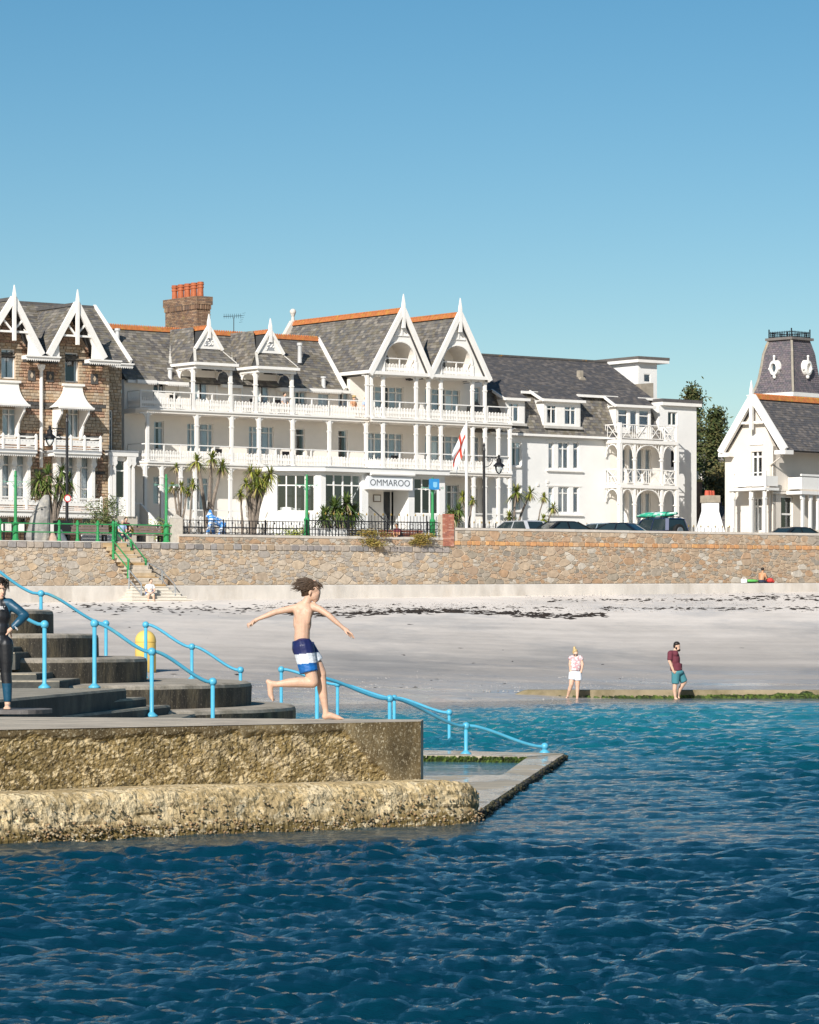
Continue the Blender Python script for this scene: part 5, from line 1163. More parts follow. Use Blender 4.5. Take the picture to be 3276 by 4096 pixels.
def rect_minus(p, holes):
    out = [p]
    for h in holes:
        nx = []
        for (a,b,c,d) in out:
            if b <= h[0] or a >= h[1] or d <= h[2] or c >= h[3]: nx.append((a,b,c,d)); continue
            if a < h[0]: nx.append((a,h[0],c,d))
            if b > h[1]: nx.append((h[1],b,c,d))
            aa, bb = max(a,h[0]), min(b,h[1])
            if c < h[2]: nx.append((aa,bb,c,h[2]))
            if d > h[3]: nx.append((aa,bb,h[3],d))
        out = nx
    return out
gb1 = dict(ap=(51,1196),ft=(-85,166),yf=(1405,1420),fin=1140); gb2 = dict(ap=(304,1218),ft=(192,416),yf=(1421,1434),fin=1158)
for g in (gb1,gb2):
    o = .9; g['ua'],g['za'] = B.f(g['ap'][0],g['ap'][1],o); g['ul'] = B.u(g['ft'][0],o); g['ur'] = B.u(g['ft'][1],o); g['zb'] = B.z(sum(g['ft'])/2,sum(g['yf'])/2,o); g['zf'] = B.z(g['ap'][0],g['fin'],o)
def roofline(u):
    z = zw1-.25
    for g in (gb1,gb2):
        if g['ul'] < u < g['ur']: z = max(z, g['za']-.35-(g['za']-g['zb'])*(abs(u-g['ua'])/((g['ur']-g['ul'])/2)))
    return z
st = {'granite_block':[], 'quoin':[], 'dark_stone':[]}
def lay(uA_,uB_,o,z0_,ztop,holes,quoins=True,face='f'):
    z = z0_; r = 0
    while z < ztop:
        hh = random.uniform(.15,.19); x = uA_-random.random()*.2
        zc_ = z+hh/2; dark = any(a < zc_ < b for a,b in zband); light = any(a < zc_ < b for a,b in zlight)
        while x < uB_:
            w = random.uniform(.2,.42)
            for (a,b,c,d) in rect_minus((max(x,uA_),min(x+w,uB_),z,min(z+hh,ztop)),holes):
                if b-a < .05 or d-c < .04: continue
                cu_ = (a+b)/2
                if d > roofline(cu_)+.1 and face == 'f': continue
                near = quoins and (cu_ > -.42 or any(h[0]-.34 < cu_ < h[1]+.34 and h[2]-.25 < zc_ < h[3]+.35 for h in holes))
                key = 'quoin' if (near or light) else ('dark_stone' if dark else 'granite_block')
                pr = random.uniform(.015,.03) if key != 'granite_block' else random.uniform(.015,.038); g_ = .006; m = MB(); bv = .03 if key == 'granite_block' else .012
                if face == 'f': m.add([(a+g_,-o+.06,c+g_),(b-g_,-o+.06,c+g_),(b-g_,-o+.06,d-g_),(a+g_,-o+.06,d-g_),(a+g_+bv,-o-pr,c+g_+bv),(b-g_-bv,-o-pr*random.uniform(.6,1.2),c+g_+bv),(b-g_-bv,-o-pr,d-g_-bv),(a+g_+bv,-o-pr*random.uniform(.6,1.2),d-g_-bv)],[(4,5,6,7),(0,1,5,4),(1,2,6,5),(2,3,7,6),(3,0,4,7)])
                st[key].append(((b-a)*(d-c),m))
            x += w
        z += hh; r += 1
lay(wl,0,0,0,max(gb1['za'],gb2['za'])-.2,HB2)
# gable masonry backing
for g,hw0 in ((gb1,HB[0]),(gb2,HB[1])):
    zq = hw0[3]+.02; kq = (g['za']-.4-zq)/(g['za']-.4-g['zb']); hwid = (g['ur']-g['ul'])/2*kq
    m = MB(); m.fprism([(g['ua']-hwid,zq),(g['ua']+hwid,zq),(g['ua'],g['za']-.4)],-.3,-.04); m.build('gable_backing', GM, BR)
    for a,c in ((g['ul']+.55,hw0[0]-.01),(hw0[1]+.01,g['ur']-.55)): m = MB(); m.fbox(a,c,-.3,-.045,g['zb']-.3,zq-.001); m.build('gable_backing', GM, BR)
# recessed bay at the right of the front (in shade)
RB = -1.6; ur0, ur1 = .0, B.u(487,RB); hR = [window(B,BR,438,1640,452,1812,o=RB,tr=.2,curt=.5,fw=.07)]
wall_holes(BR,RB-.05,ur0-.6,ur1,0,zw1-.3,hR,GM,'recess_wall'); sv = roofline; roofline = lambda u: 99
lay(ur0-.1,ur1,RB,0,zw1-.3,hR); roofline = sv
m = MB(); m.fbox(-.3,0,RB,-.06,0,zw1-.3); m.build('corner_return', GM, BR)
pieces('granite_block',st['granite_block'],GR,BR,150); pieces('quoin',st['quoin'],GQ,BR,110); pieces('dark_stone',st['dark_stone'],GD,BR,30)
# carved dark panels
for (px,py) in ((126,1502),(200,1507),(377,1516)):
    u,z = B.f(px,py,.04); m = MB(); m.fbox(u-.22,u+.22,.02,.075,z-.28,z+.28,0); m.fprism([(u,z-.16),(u+.09,z),(u,z+.16),(u-.09,z)],.075,.11,1); m.build('carved_panel',[GD,GQ],BR)
# gables: roof slopes, bargeboards, king posts
for k,g in enumerate((gb1,gb2)):
    o = .9; ul,ua,ur,zb,za = g['ul'],g['ua'],g['ur'],g['zb'],g['za']
    roof_plane(BR,[L(ul,-7,zb),L(ul,o,zb),L(ua,o,za),L(ua,-7,za)],SLATE,34); roof_plane(BR,[L(ur,o,zb),L(ur,-7,zb),L(ua,-7,za),L(ua,o,za)],SLATE,30)
    ridge(BR,L(ua,o,za+.06),L(ua,-7,za+.06),.12,False,MT['lichen_ridge'])
    m = MB(); m.beam(L(ul,o+.08,zb-.0),L(ua,o+.08,za+.05),.34,.16,(0,1,0)); G = m.build('bargeboard', WHITE, BR)
    m = MB(); m.beam(L(ur,o+.081,zb-.0),L(ua,o+.081,za+.05),.34,.16,(0,1,0)); m.build('bargeboard', WHITE, BR)
    for s,ue in ((1,ul),(-1,ur)):
        m = MB(); w_ = (ur-ul)/2; m.fprism([(ue+s*.1,zb-.05),(ue+s*w_*.42,zb-.05),(ue+s*w_*.40,zb+(za-zb)*.22),(ue+s*w_*.55,zb+(za-zb)*.46),(ue+s*w_*.38,zb+(za-zb)*.36)] if s > 0 else list(reversed([(ue+s*.1,zb-.05),(ue+s*w_*.42,zb-.05),(ue+s*w_*.40,zb+(za-zb)*.22),(ue+s*w_*.55,zb+(za-zb)*.46),(ue+s*w_*.38,zb+(za-zb)*.36)])),o-.12,o-.02); m.build('gable_cheek', WHITE, BR)
    zt_ = zb+(za-zb)*.40; w_ = (ur-ul)/2*.58; m = MB(); m.beam(L(ua-w_,o,zt_),L(ua+w_,o,zt_),.11,.11); m.beam(L(ua-.03,o,zt_+.05),L(ua-w_*.62,o,zt_+(za-zb)*.25),.10,.09,(0,1,0)); m.beam(L(ua+.03,o,zt_+.05),L(ua+w_*.62,o,zt_+(za-zb)*.25),.10,.09,(0,1,0)); m.build('collar_truss', WHITE, BR)
    m = MB(); finial(m,ua,o+.16,g['zf'],za-.15,.085,(za-zt_)+.35); m.build('king_post', WHITE, BR)
# gutters with scalloped valance + main eaves to the right
def valance(a,c,o,zt,name='gutter_box',h=.2):
    m = MB(); m.fbox(a,c,o-.5,o,zt-h,zt); m.beam(L(a-.03,o+.02,zt-.03),L(c+.03,o+.02,zt-.03),.14,.08); n_ = int((c-a)/.13)
    for i in range(n_): x = a+(c-a)*(i+.5)/n_; m.fprism([(x-.06,zt-h+.001),(x+.06,zt-h+.001),(x,zt-h-.09)],o-.03,o-.005)
    return m.build(name, WHITE, BR)
valance(B.u(105,1),B.u(240,1),1.0,B.z(172,1424,1)); valance(B.u(357,1),B.u(484,1),1.0,B.z(420,1440,1)); valance(B.u(447,.2),B.u(533,.2),.2,B.z(490,1453,.2))
zm = B.z(440,1446,.1); zrm = B.z(356,1229,-3.6); uve = B.u(521,.1)
roof_plane(BR,[L(gb2['ua'],.1,zm),L(uve,.1,zm),L(uve,-3.6,zrm),L(gb2['ua']-3,-3.6,zrm)],SLATE,30)
roof_plane(BR,[L(wl,.0,zm),L(gb2['ua'],.0,zm),L(gb2['ua']-2,-3.7,zrm-.02),L(wl,-3.7,zrm-.02)],SLATE,20)
m = MB(); m.beam(L(uve,.15,zm+.05),L(uve,-3.7,zrm+.08),.16,.24); m.build('verge_board', WHITE, BR)
m = MB(); m.fbox(B.u(440,RB),uve-.4,-7,RB-.06,zw1-.5,zm-.1); m.build('eaves_wall', WALLC, BR)
ridge(BR,L(wl,-3.65,zrm+.04),L(uve,-3.65,zrm+.04),.13,False,MT['lichen_ridge'])
# drainpipe
u = B.u(165,.12); m = MB(); m.tube([L(u,.12,B.z(165,1870,.12)),L(u,.12,B.z(165,1470,.12))],.10,8); m.lathe([(.1,0),(.2,.1),(.24,.28),(.2,.34)],L(u,.12,B.z(165,1482,.12)),8); m.build('drainpipe', WHITE, BR)
# canopied bays with balconies
CAN = mat('canopy_white',(.80,.77,.71),.6,.05,1,col2=(.55,.38,.16),thr=(.66,.74))
def bay(tx0,tx1,ty,bx0,bx1,by,balc,slabr,k):
    o1 = 1.1; zt_ = B.z((tx0+tx1)/2,ty,.1); a0,a1 = B.u(tx0,.12),B.u(tx1,.12); zb_ = B.z((bx0+bx1)/2,by,o1); c0,c1 = B.u(bx0,o1),B.u(bx1,o1)
    m = MB(); n = 8; prev = None
    for i in range(n+1):
        t = i/n; f_ = t**2.2; z = zt_+(zb_-zt_)*t; o_ = .1+(o1-.1)*f_; x0_ = a0+(c0-a0)*f_; x1_ = a1+(c1-a1)*f_; ring = [L(x0_,0,z),L(x0_,o_,z),L(x1_,o_,z),L(x1_,0,z)]
        if prev: m.add(prev+ring,[(0,4,5,1),(1,5,6,2),(2,6,7,3)])
        prev = ring
    m.add(prev,[(0,1,2,3)]); cn = m.build('bay_canopy', CAN, BR, smooth=False)
    m = MB(); m.fbox(a0-.1,a1+.1,.0,.2,zt_-.02,zt_+.10); m.build('canopy_cap', WHITE, cn); m = MB(); m.beam(L(c0-.03,o1+.02,zb_-.04),L(c1+.03,o1+.02,zb_-.04),.08,.1); n_ = int((c1-c0)/.12)
    for i in range(n_): x = c0+(c1-c0)*(i+.5)/n_; m.fprism([(x-.055,zb_-.09),(x+.055,zb_-.09),(x,zb_-.17)],o1,o1+.02)
    m.build('canopy_valance', WHITE, cn)
    bz = B.z((balc[0]+balc[1])/2,balc[3],o1)
    for x in (c0+.25,c1-.25):
        m = MB(); q = [(.05,zb_-.05),(o1-.05,zb_-.05),(o1-.12,zb_-.4),(.45,zb_-.95),(.28,zb_-1.7),(.05,zb_-1.75)]; m.prism(q,lambda a,b_,d: (d,-a,b_),x-.05,x+.05); m.build('canopy_bracket', WHITE, cn)
    p0,p1 = B.u(balc[0],o1),B.u(balc[1],o1); hz = B.z((balc[0]+balc[1])/2,balc[2],o1)-bz
    solid_balcony(p0,p1,o1,bz,hz); s0_,s1_ = B.u(slabr[0],o1+.1),B.u(slabr[1],o1+.1); zs_ = B.z((slabr[0]+slabr[1])/2,slabr[3],o1+.1)
    m = MB(); m.fbox(s0_+.1,s1_-.1,.03,o1,zs_,bz-.0,0); m.fbox(s0_,s1_,.03,o1+.14,bz-.13,bz-.02,1); m.build('balcony_base',[WHITE,GREYW],BR); valance(s0_+.06,s1_-.06,o1+.10,bz-.131,'base_valance',max(.12,bz-.14-zs_))
def solid_balcony(p0,p1,o1,bz,hz):
    m = MB()
    m.beam(L(p0,o1,bz+hz*.83),L(p1,o1,bz+hz*.83),.08,.08)
    m.fbox(p0,p1,o1-.02,o1+.02,bz+hz*.30,bz+hz*.66); m.beam(L(p0,o1,bz+hz*.18),L(p1,o1,bz+hz*.18),.05,.06); m.beam(L(p0,o1,bz+.04),L(p1,o1,bz+.04),.05,.05)
    for x in (p0,p1): m.fbox(x-.02,x+.02,.1,o1-.06,bz+hz*.30,bz+hz*.66); m.beam(L(x,.1,bz+hz*.83),L(x,o1,bz+hz*.83),.08,.078)
    o = m.build('balcony_front', WHITE, BR)
    for t in (0,.35,.65,1) :
        x = p0+(p1-p0)*t; m = MB(); m.fbox(x-.06,x+.06,o1-.06,o1+.06,bz,bz+hz*.92); m.add([(x-.06,-o1-.06,bz+hz*.92),(x+.06,-o1-.06,bz+hz*.92),(x+.06,-o1+.06,bz+hz*.92),(x-.06,-o1+.06,bz+hz*.92),(x,-o1,bz+hz*1.05)],[(0,1,4),(1,2,4),(2,3,4),(3,0,4)]); m.build('newel', WHITE, o)
    h_ = MB()
    for i in range(int((p1-p0)/.22)):
        x = p0+.15+i*.22; h_.fbox(x-.03,x+.03,o1+.0201,o1+.024,bz+hz*.54,bz+hz*.58)
    tag(h_.build('pierced_holes', GREYW, o), kind='stuff')
bay(-6,76,1529,-20,118,1616,(-60,144,1733,1796),(-66,148,0,1818),0); bay(257,331,1543,237,375,1629,(218,402,1741,1803),(212,406,0,1826),1); bay(-262,-188,1516,-282,-144,1603,(-300,-118,1720,1783),(-306,-112,0,1805),2)
# white lower bay framing with scroll brackets
for (xs,yt,yb) in (((2,56,116),1822,2000),((232,262,314,374),1828,2006)):
    for x in xs:
        u = B.u(x,.5); zt_,zb_ = B.z(x,yt,.5),B.z(x,yb,.5); m = MB(); m.fbox(u-.10,u+.10,.0,.5,zb_,zt_); m.fprism([(u-.16,zt_),(u+.16,zt_),(u+.13,zt_-.25),(u+.18,zt_-.45),(u,zt_-.7),(u-.18,zt_-.45),(u-.13,zt_-.25)],.5,.58); m.build('bay_post', WHITE, BR)
lb0,lb1 = B.u(-60,1.5),B.u(405,1.5); bz = B.z(200,2040,1.5); m = MB(); m.fbox(lb0,lb1,.03,1.6,bz-.32,bz-.02); m.build('terrace_base', WHITE, BR); solid_balcony(lb0,lb1,1.5,bz,B.z(200,1982,1.5)-bz); valance(lb0+.03,lb1-.03,1.66,bz-.05,'base_valance',.3)
# white glazed porch at the right corner
po = .15; p0,p1 = B.u(432,po),B.u(540,po); zt_ = B.z(490,1826,po); zb_ = B.z(490,2066,po); zs_ = B.z(490,1993,po)
hp = [window_uz(BR,B.u(460,po),B.u(501,po),zs_,B.z(480,1840,po),po,(),.28,.06,.06,0,'porch_window')]
wall_holes(BR,po,p0+.12,p1-.12,zb_,zt_,hp,WHITE,'porch_front',rev=.1,thick=.4)
m = MB(); m.fbox(p0-.1,B.u(552,po+.2),-1.5,po+.25,zt_,zt_+.22,0); m.fbox(p0-.12,B.u(552,po+.2)+.02,-1.5,po+.27,zt_+.22,zt_+.32,1); m.build('porch_roof',[WHITE,GREYW],BR)
for x in (441,455,513,530):
    u = B.u(x,po+.1); m = MB(); m.fbox(u-.09,u+.09,po+.02,po+.2,zb_,zt_-.01); m.fprism([(u-.15,zt_-.02),(u+.15,zt_-.02),(u+.12,zt_-.25),(u+.16,zt_-.4),(u,zt_-.6),(u-.16,zt_-.4),(u-.12,zt_-.25)],po+.2,po+.26); m.build('porch_post', WHITE, BR)
for x in (470,490): u = B.u(x,po); m = MB(); m.fbox(u-.16,u+.16,po,po+.025,zb_+.25,zs_-.15); m.build('porch_panel', WHITE, BR)
mb = MB(); mb.fbox(p0,p1+.1,-1.2,po+.1,0,zb_+.02); mb.build('porch_plinth', mat('stair_stone'), BR)
# ================================================================ cream house with slate tower, right edge
a_ = at(3020,2150,222); RT = Frame(a_.x,a_.y,6.7,-45.0)
RH = thing('cream_tower_house', 'cream house with tall gable, orange ridge and slate-hung tower at right edge', 'house', tuple(RT.O), RT.a)
CRM = mat('cream_wall',(.68,.62,.545),.85,.04,.8,bump=.1,bscale=25)
gL,gR = RT.u(2900),RT.u(3077); gl,gr = RT.u(2884,.35),RT.u(3142,.35); zg = RT.z(3010,1806,.35); ua,za = RT.f(3012,1590,.35); zfin = RT.z(3012,1522,.35)
ua = (gl+gr)/2
hh = [window(RT,RH,3006,1781,3048,1950,cols=(.5,),tr=.27,fw=.09,curt=0), window(RT,RH,3006,1990,3048,2128,cols=(.5,),tr=.25,fw=.09,curt=0)]
wall_holes(RH,0,gL,gR+.3,0,zg,hh,CRM,'gable_wall',thick=.28)
m = MB(); m.fprism([(gL,zg),(gR+.3,zg),(gR+.3,zg+.3),(ua,za-.3),(gL,zg+.3)],-.3,0); m.build('gable_peak', CRM, RH)
m = MB(); m.fbox(gL+.02,gR-.95,-9,-1.15,0,zg-.1); m.fbox(gL+.01,gL+.2,-9,-.3,0,zg-.1); m.build('body', CRM, RH)
roof_plane(RH,[L(gl,-9,zg),L(gl,.35,zg),L(ua,.35,za),L(ua,-9,za)],SLATED,10,w=.4,e=.3); roof_plane(RH,[L(gr,.35,zg),L(gr,-9,zg),L(ua,-9,za),L(ua,.35,za)],SLATED,60)
ridge(RH,L(ua,.3,za+.1),L(ua,-8.8,za+.1),.17)
m = MB(); m.beam(L(gl,.4,zg),L(ua,.4,za+.05),.46,.2,(0,1,0)); m.build('bargeboard', WHITE, RH); m = MB(); m.beam(L(gr,.401,zg),L(ua,.401,za+.05),.46,.2,(0,1,0)); m.build('bargeboard', WHITE, RH)
zc_ = RT.z(3012,1690,.3); w_ = (gr-gl)*.5*.48
m = MB(); m.beam(L(ua-w_,.3,zc_),L(ua+w_,.3,zc_),.12,.14); m.build('collar_beam', WHITE, RH)
m = MB(); finial(m,ua,.5,zfin,za-.1,.1,za-zc_+.35); m.beam(L(ua-.35,.5,za+.12),L(ua+.2,.5,za+.12),.08,.08); m.build('finial_post', WHITE, RH)
m = MB(); m.fbox(gl-.1,gl+.75,-.3,.5,zg-.25,zg-.0); m.build('kneeler', WHITE, RH); m = MB(); m.fbox(gr-.75,gr+.1,-.3,.5,zg-.25,zg-.0); m.build('kneeler', WHITE, RH)
u0_,u1_ = hh[0][0],hh[0][1]; zt_ = hh[0][3]; m = MB(); m.fprism([(u0_-.1,zt_+.02),(u1_+.1,zt_+.02),(u1_+.2,zt_+.5),(u1_+.02,zt_+.5),(u1_-.12,zt_+.68),(u0_+.12,zt_+.68),(u0_-.02,zt_+.5),(u0_-.2,zt_+.5)],.0,.06); m.build('keystone_head', WHITE, RH)
zb2 = RT.z(2998,1952,1.2); b0,b1 = RT.u(2934,1.2),RT.u(3062,1.2)
m = MB(); m.fbox(b0-.35,b1+.1,.02,1.35,zb2-.16,zb2); m.build('balcony_slab', WHITE, RH)
m = MB(); m.fbox(b0,b1,1.17,1.22,zb2+.1,zb2+.72); m.beam(L(b0,1.2,zb2+.92),L(b1,1.2,zb2+.92),.07,.06)
for x in (b0,b1): m.fbox(x-.03,x+.03,.05,1.16,zb2+.1,zb2+.72); m.fbox(x-.05,x+.05,1.14,1.26,zb2,zb2+1.0)
m.build('balcony_front', WHITE, RH)
for x in (b0-.05,(b0+b1)/2+.1,b1-.1): column(RH,x,1.15,0,zb2-.16,.09,(1,-1),None,.22,.4)
column(RH,b0+.9,.35,0,zb2-.16,.08,(),None)
# right wing behind the gable, angled front
RW = Frame(*RT.w(gR+.3,0,0),45.0); TW = (Vector((gR+.3,0,0)),RW.a-RT.a)
w1 = RW.u(3600); zwi = RW.z(3180,1806,0)
hw_ = [window_uz(RH,RW.u(3124),RW.u(3172),RW.z(3148,2120),RW.z(3148,1985),0,(),None,.12,.09,0,'sash_window',TW,False,(.47,))]
place(wall_holes(RH,0,.01,w1,0,zwi+.25,hw_,CRM,'wing_wall',thick=.3),TW)
m = MB(); m.beam(L(.3,.2,zwi+.3),L(w1,.2,zwi+.3),.25,.16); place(m.build('wing_gutter', WHITE, RH),TW)
m = MB(); m.beam(L(RW.u(3085),.06,RW.z(3100,1972)),L(RW.u(3196),.06,RW.z(3196,1972)),.12,.14); m.beam(L(RW.u(3085),.06,RW.z(3100,1962)),L(RW.u(3196),.06,RW.z(3196,1962)),.08,.1); place(m.build('string_course', CRM, RH),TW)
s0_ = RW.u(3205,1.1); sz = RW.z(3230,1965,1.1)
m = MB(); m.fbox(s0_-.2,s0_+6,.02,1.3,sz-.2,sz); place(m.build('wing_balcony_slab', WHITE, RH),TW)
m = MB(); m.fbox(s0_,s0_+6,1.1,1.14,sz+.12,sz+.85); m.fbox(s0_,s0_+.04,.05,1.1,sz+.12,sz+.85); m.beam(L(s0_-.05,1.12,sz+.98),L(s0_+6,1.12,sz+.98),.12,.12); place(m.build('wing_balcony_front', WHITE, RH),TW)
for i in range(4): m = MB(); x = s0_+.15+i*.75; m.fbox(x-.08,x+.08,1.0,1.16,0,sz-.2); m.fprism([(x-.2,sz-.2),(x+.2,sz-.2),(x+.16,sz-.5),(x,sz-.62),(x-.16,sz-.5)],1.02,1.14); place(m.build('wing_post', WHITE, RH),TW)
m = MB(); m.tube([L(gR+.15,.1,RT.z(3078,2140,.1)),L(gR+.15,.1,RT.z(3078,1862,.1)),L(gr-.3,.2,zg-.3)],.06,6); m.build('drainpipe', CRM, RH)
# slate tower, flared, with crested platform
pc = at(3172,1560,230); tw0 = thing('slate_tower', 'square flared slate tower with round white lucarnes and iron cresting', 'tower', (pc.x,pc.y,6.7), R(-45.5))
TT = Frame(pc.x,pc.y,6.7,-45.5); zb_ = TT.z(3172,1566); zt_ = TT.z(3172,1352)
wb_ = -TT.u(3012); wt_ = -TT.u(3082); wt2 = wt_
lv = [(0,wb_),(.06,wb_*.955),(.14,wb_*.90),(.28,wb_*.83),(.5,wb_*.76),(.75,wb_*.70),(1,wt_/1.0)]
cen = wb_/2
m = MB(); hsq = wb_*.44; m.box(-cen-hsq,-cen+hsq,cen-hsq,cen+hsq,0,zb_-.1); m.build('tower_walls', CRM, tw0)
rows_ = []
def hs(t):
    for (t0,w0),(t1,w1_) in zip(lv[:-1],lv[1:]):
        if t0 <= t <= t1: return (w0+(w1_-w0)*(t-t0)/(t1-t0))/2
    return lv[-1][1]/2
core_ = MB(); prev = None
for i in range(25):
    t = i/24; s_ = hs(t)-.02; z = zb_+(zt_-zb_)*t; ring = [(-cen-s_,cen-s_,z),(-cen+s_,cen-s_,z),(-cen+s_,cen+s_,z),(-cen-s_,cen+s_,z)]
    if prev: core_.add(prev+ring,[(j,(j+1)%4,(j+1)%4+4,j+4) for j in range(4)])
    prev = ring
core_.add(prev,[(0,1,2,3)]); tr_ = core_.build('tower_roof', UNDER, tw0)
sl_list = []; nr = 26
for r_ in range(nr):
    t0,t1 = r_/nr, min(1,(r_+1.15)/nr); z0_,z1_ = zb_+(zt_-zb_)*t0, zb_+(zt_-zb_)*t1; a0,a1 = hs(t0),hs(t1); n_ = max(6,int(2*a0/.24))
    for f_ in range(2):
        for i in range(-1,n_+1):
            c0,c1 = (i+(.5 if r_ % 2 else 0))/n_, (i+1+(.5 if r_ % 2 else 0))/n_; c0,c1 = max(0,c0),min(1,c1)
            if c1-c0 < .01: continue
            m = MB(); P = lambda c,a,z,o: ((-cen-a+2*a*c, cen-a-o, z) if f_ == 0 else (-cen+a+o, cen-a+2*a*c, z))
            pt = .25 if (r_//4) % 2 else 0
            m.add([P(c0+.003,a0,z0_,.03),P(c1-.003,a0,z0_,.03),P(c1-.003,a1,z1_,.006),P(c0+.003,a1,z1_,.006),P(c0+.003,a0,z0_,-.02),P(c1-.003,a0,z0_,-.02)],[(0,1,2,3),(0,4,5,1)]); sl_list.append((random.random(),m))
pieces('slate',sl_list,SLATEP,tr_,60)
for (x,y) in ((-1,-1),(1,-1)):
    m = MB()
    for i in range(24):
        t0,t1 = i/24,(i+1)/24; a0,a1 = hs(t0)+.03,hs(t1)+.03
        m.beam((-cen+x*a0,cen+y*a0,zb_+(zt_-zb_)*t0),(-cen+x*a1,cen+y*a1,zb_+(zt_-zb_)*t1),.14,.14)
    m.build('hip_roll', mat('lichen_lead',(.30,.27,.22),.8,.2,3,col2=(.38,.24,.06),thr=(.6,.7)), tw0)
m = MB(); a = hs(0)+.08; m.box(-cen-a,-cen+a,cen-a,cen+a,zb_-.28,zb_-.02); m.build('tower_cornice', WHITE, tw0)
m = MB(); a = hs(1)+.18; m.box(-cen-a,-cen+a,cen-a,cen+a,zt_,zt_+.16); m.build('platform', SLATED, tw0)
a = hs(1); hc_ = TT.z(3172,1306)-zt_-.16; zz = zt_+.16
for f_ in range(4):
    m = MB(); n_ = 13; Q = [lambda c: (-cen-a+2*a*c,cen-a), lambda c: (-cen+a,cen-a+2*a*c), lambda c: (-cen+a-2*a*c,cen+a), lambda c: (-cen-a,cen+a-2*a*c)][f_]
    def V(c,z): q = Q(c); return (q[0],q[1],zz+z)
    m.beam(V(0,.06),V(1,.06),.03,.03); m.beam(V(0,hc_*.62),V(1,hc_*.62),.03,.03)
    for i in range(n_):
        c0 = (i+.5)/n_; 
        pts = [V(c0+.42/n_*1.5*math.cos(t), hc_*.34+hc_*.28*math.sin(t)) for t in np.linspace(0,2*math.pi,11)]
        for p,q in zip(pts[:-1],pts[1:]): m.beam(p,q,.022,.022)
        m.beam(V(i/n_,0),V(i/n_,hc_*.74),.022,.022)
    m.beam(V(0,0),V(0,hc_),.06,.06); m.build('iron_cresting', BLACKM, tw0)
for f_,(px,py) in enumerate(((3108,1466),(3230,1466))):
    a = hs(.45); z = TT.z(3172,py); m = MB(); n_ = 20; rx,rz = .38,.5
    C = lambda p,q,d: ((-cen+p,cen-a-d,z+q) if f_ == 0 else (-cen+a+d,cen+p,z+q))
    for (k0,k1,d0,d1) in ((1.05,.95,-.1,.32),(.95,.6,.32,.36),(.6,.55,.36,.15)):
        A_ = [C(rx*k0*math.cos(t),rz*k0*math.sin(t),d0) for t in np.linspace(0,2*math.pi,n_,False)]; B_ = [C(rx*k1*math.cos(t),rz*k1*math.sin(t),d1) for t in np.linspace(0,2*math.pi,n_,False)]
        m.add(A_+B_,[(i,(i+1)%n_,(i+1)%n_+n_,i+n_) for i in range(n_)])
    m.ball(C(0,rz+.24,.25),.09,8); m.beam(C(0,rz-.02,.25),C(0,rz+.2,.25),.09,.09); m.ball(C(0,-rz-.06,.22),.12,8,0,(1,1,1.2)); m.ball(C(rx+.02,-.05,.22),.1,8); m.ball(C(-rx-.02,-.05,.22),.1,8); lu = m.build('lucarne', WHITE, tw0)
    m = MB(); m.add([C(rx*.56*math.cos(t),rz*.56*math.sin(t),.17) for t in np.linspace(0,2*math.pi,n_,False)],[tuple(range(n_))]); m.build('lucarne_pane', MT['dark_glass'] if f_ == 0 else LACE, lu)
# ================================================================ low buildings between annex and cream house
c = at(2845,2130,226); wc = thing('white_stack_house', 'small white flared chimney building with red pots behind the railings', 'building', tuple((c.x,c.y,6.7)), R(20))
Wc = Frame(c.x,c.y,6.7,20); wz = Wc.z(2845,2130)
def fr_(px,py): return Wc.f(px,py)
m = MB(); zt_ = fr_(2845,2010)[1]; zm_ = fr_(2845,2045)[1]; x0,x1 = Wc.u(2822),Wc.u(2868); y0,y1 = Wc.u(2780),Wc.u(2905)
lo = [(y0,-.9,0),(y1,-.9,0),(y1,1.2,0),(y0,1.2,0)]; md = [(x0,-.3,zm_),(x1,-.3,zm_),(x1,.6,zm_),(x0,.6,zm_)]; tp_ = [(x0,-.3,zt_),(x1,-.3,zt_),(x1,.6,zt_),(x0,.6,zt_)]
m.add(lo+md+tp_,[(i,(i+1)%4,(i+1)%4+4,i+4) for i in range(4)]+[(i+4,(i+1)%4+4,(i+1)%4+8,i+8) for i in range(4)]+[(8,9,10,11)]); m.build('flared_stack', mat('bright_white',(.82,.83,.84),.6,.02), wc)
zk = fr_(2845,1982)[1]; m = MB(); m.box(x0-.06,x1+.06,-.36,.66,zt_,zk); m.build('stack_head', mat('old_concrete'), wc)
for i in range(3): m = MB(); m.lathe([(.17,0),(.14,fr_(2845,1962)[1]-zk)],(x0+.16+i*.22,.1+.1*i,zk),10); m.build('chimney_pot', mat('red_pot',(.50,.10,.06),.7,.1), wc)
c = at(2890,2130,236); lh = thing('slate_outbuilding', 'low building with dark slate roof behind the white stack', 'building', (c.x,c.y,6.7), R(30)); LF = Frame(c.x,c.y,6.7,30)
zr_ = LF.z(2850,2004); m = MB(); m.box(LF.u(2740),LF.u(2990),.5,6,0,zr_-2.4); m.build('walls', WALLA, lh)
roof_plane(lh,[L(LF.u(2740),.2,zr_-2.5),L(LF.u(2990),.2,zr_-2.5),L(LF.u(2990),-3.0,zr_),L(LF.u(2740),-3.0,zr_)],SLATED,40)
ridge(lh,L(LF.u(2740),-3,zr_+.05),L(LF.u(2990),-3,zr_+.05),.12,False,mat('purple_ridge',(.18,.12,.12),.8))
u0_ = LF.u(2784,-1); m = MB(); zz = LF.z(2800,1928,-1); m.fbox(LF.u(2778,-1),LF.u(2808,-1),-1.9,-1,zr_-2,zz); ch_ = m.build('side_chimney', BRKC, lh)
m = MB(); m.fbox(LF.u(2776,-1),LF.u(2810,-1),-1.95,-.95,zz,zz+.16); m.build('chimney_head', mat('lichen_head',(.42,.33,.12),.9,.2), ch_)
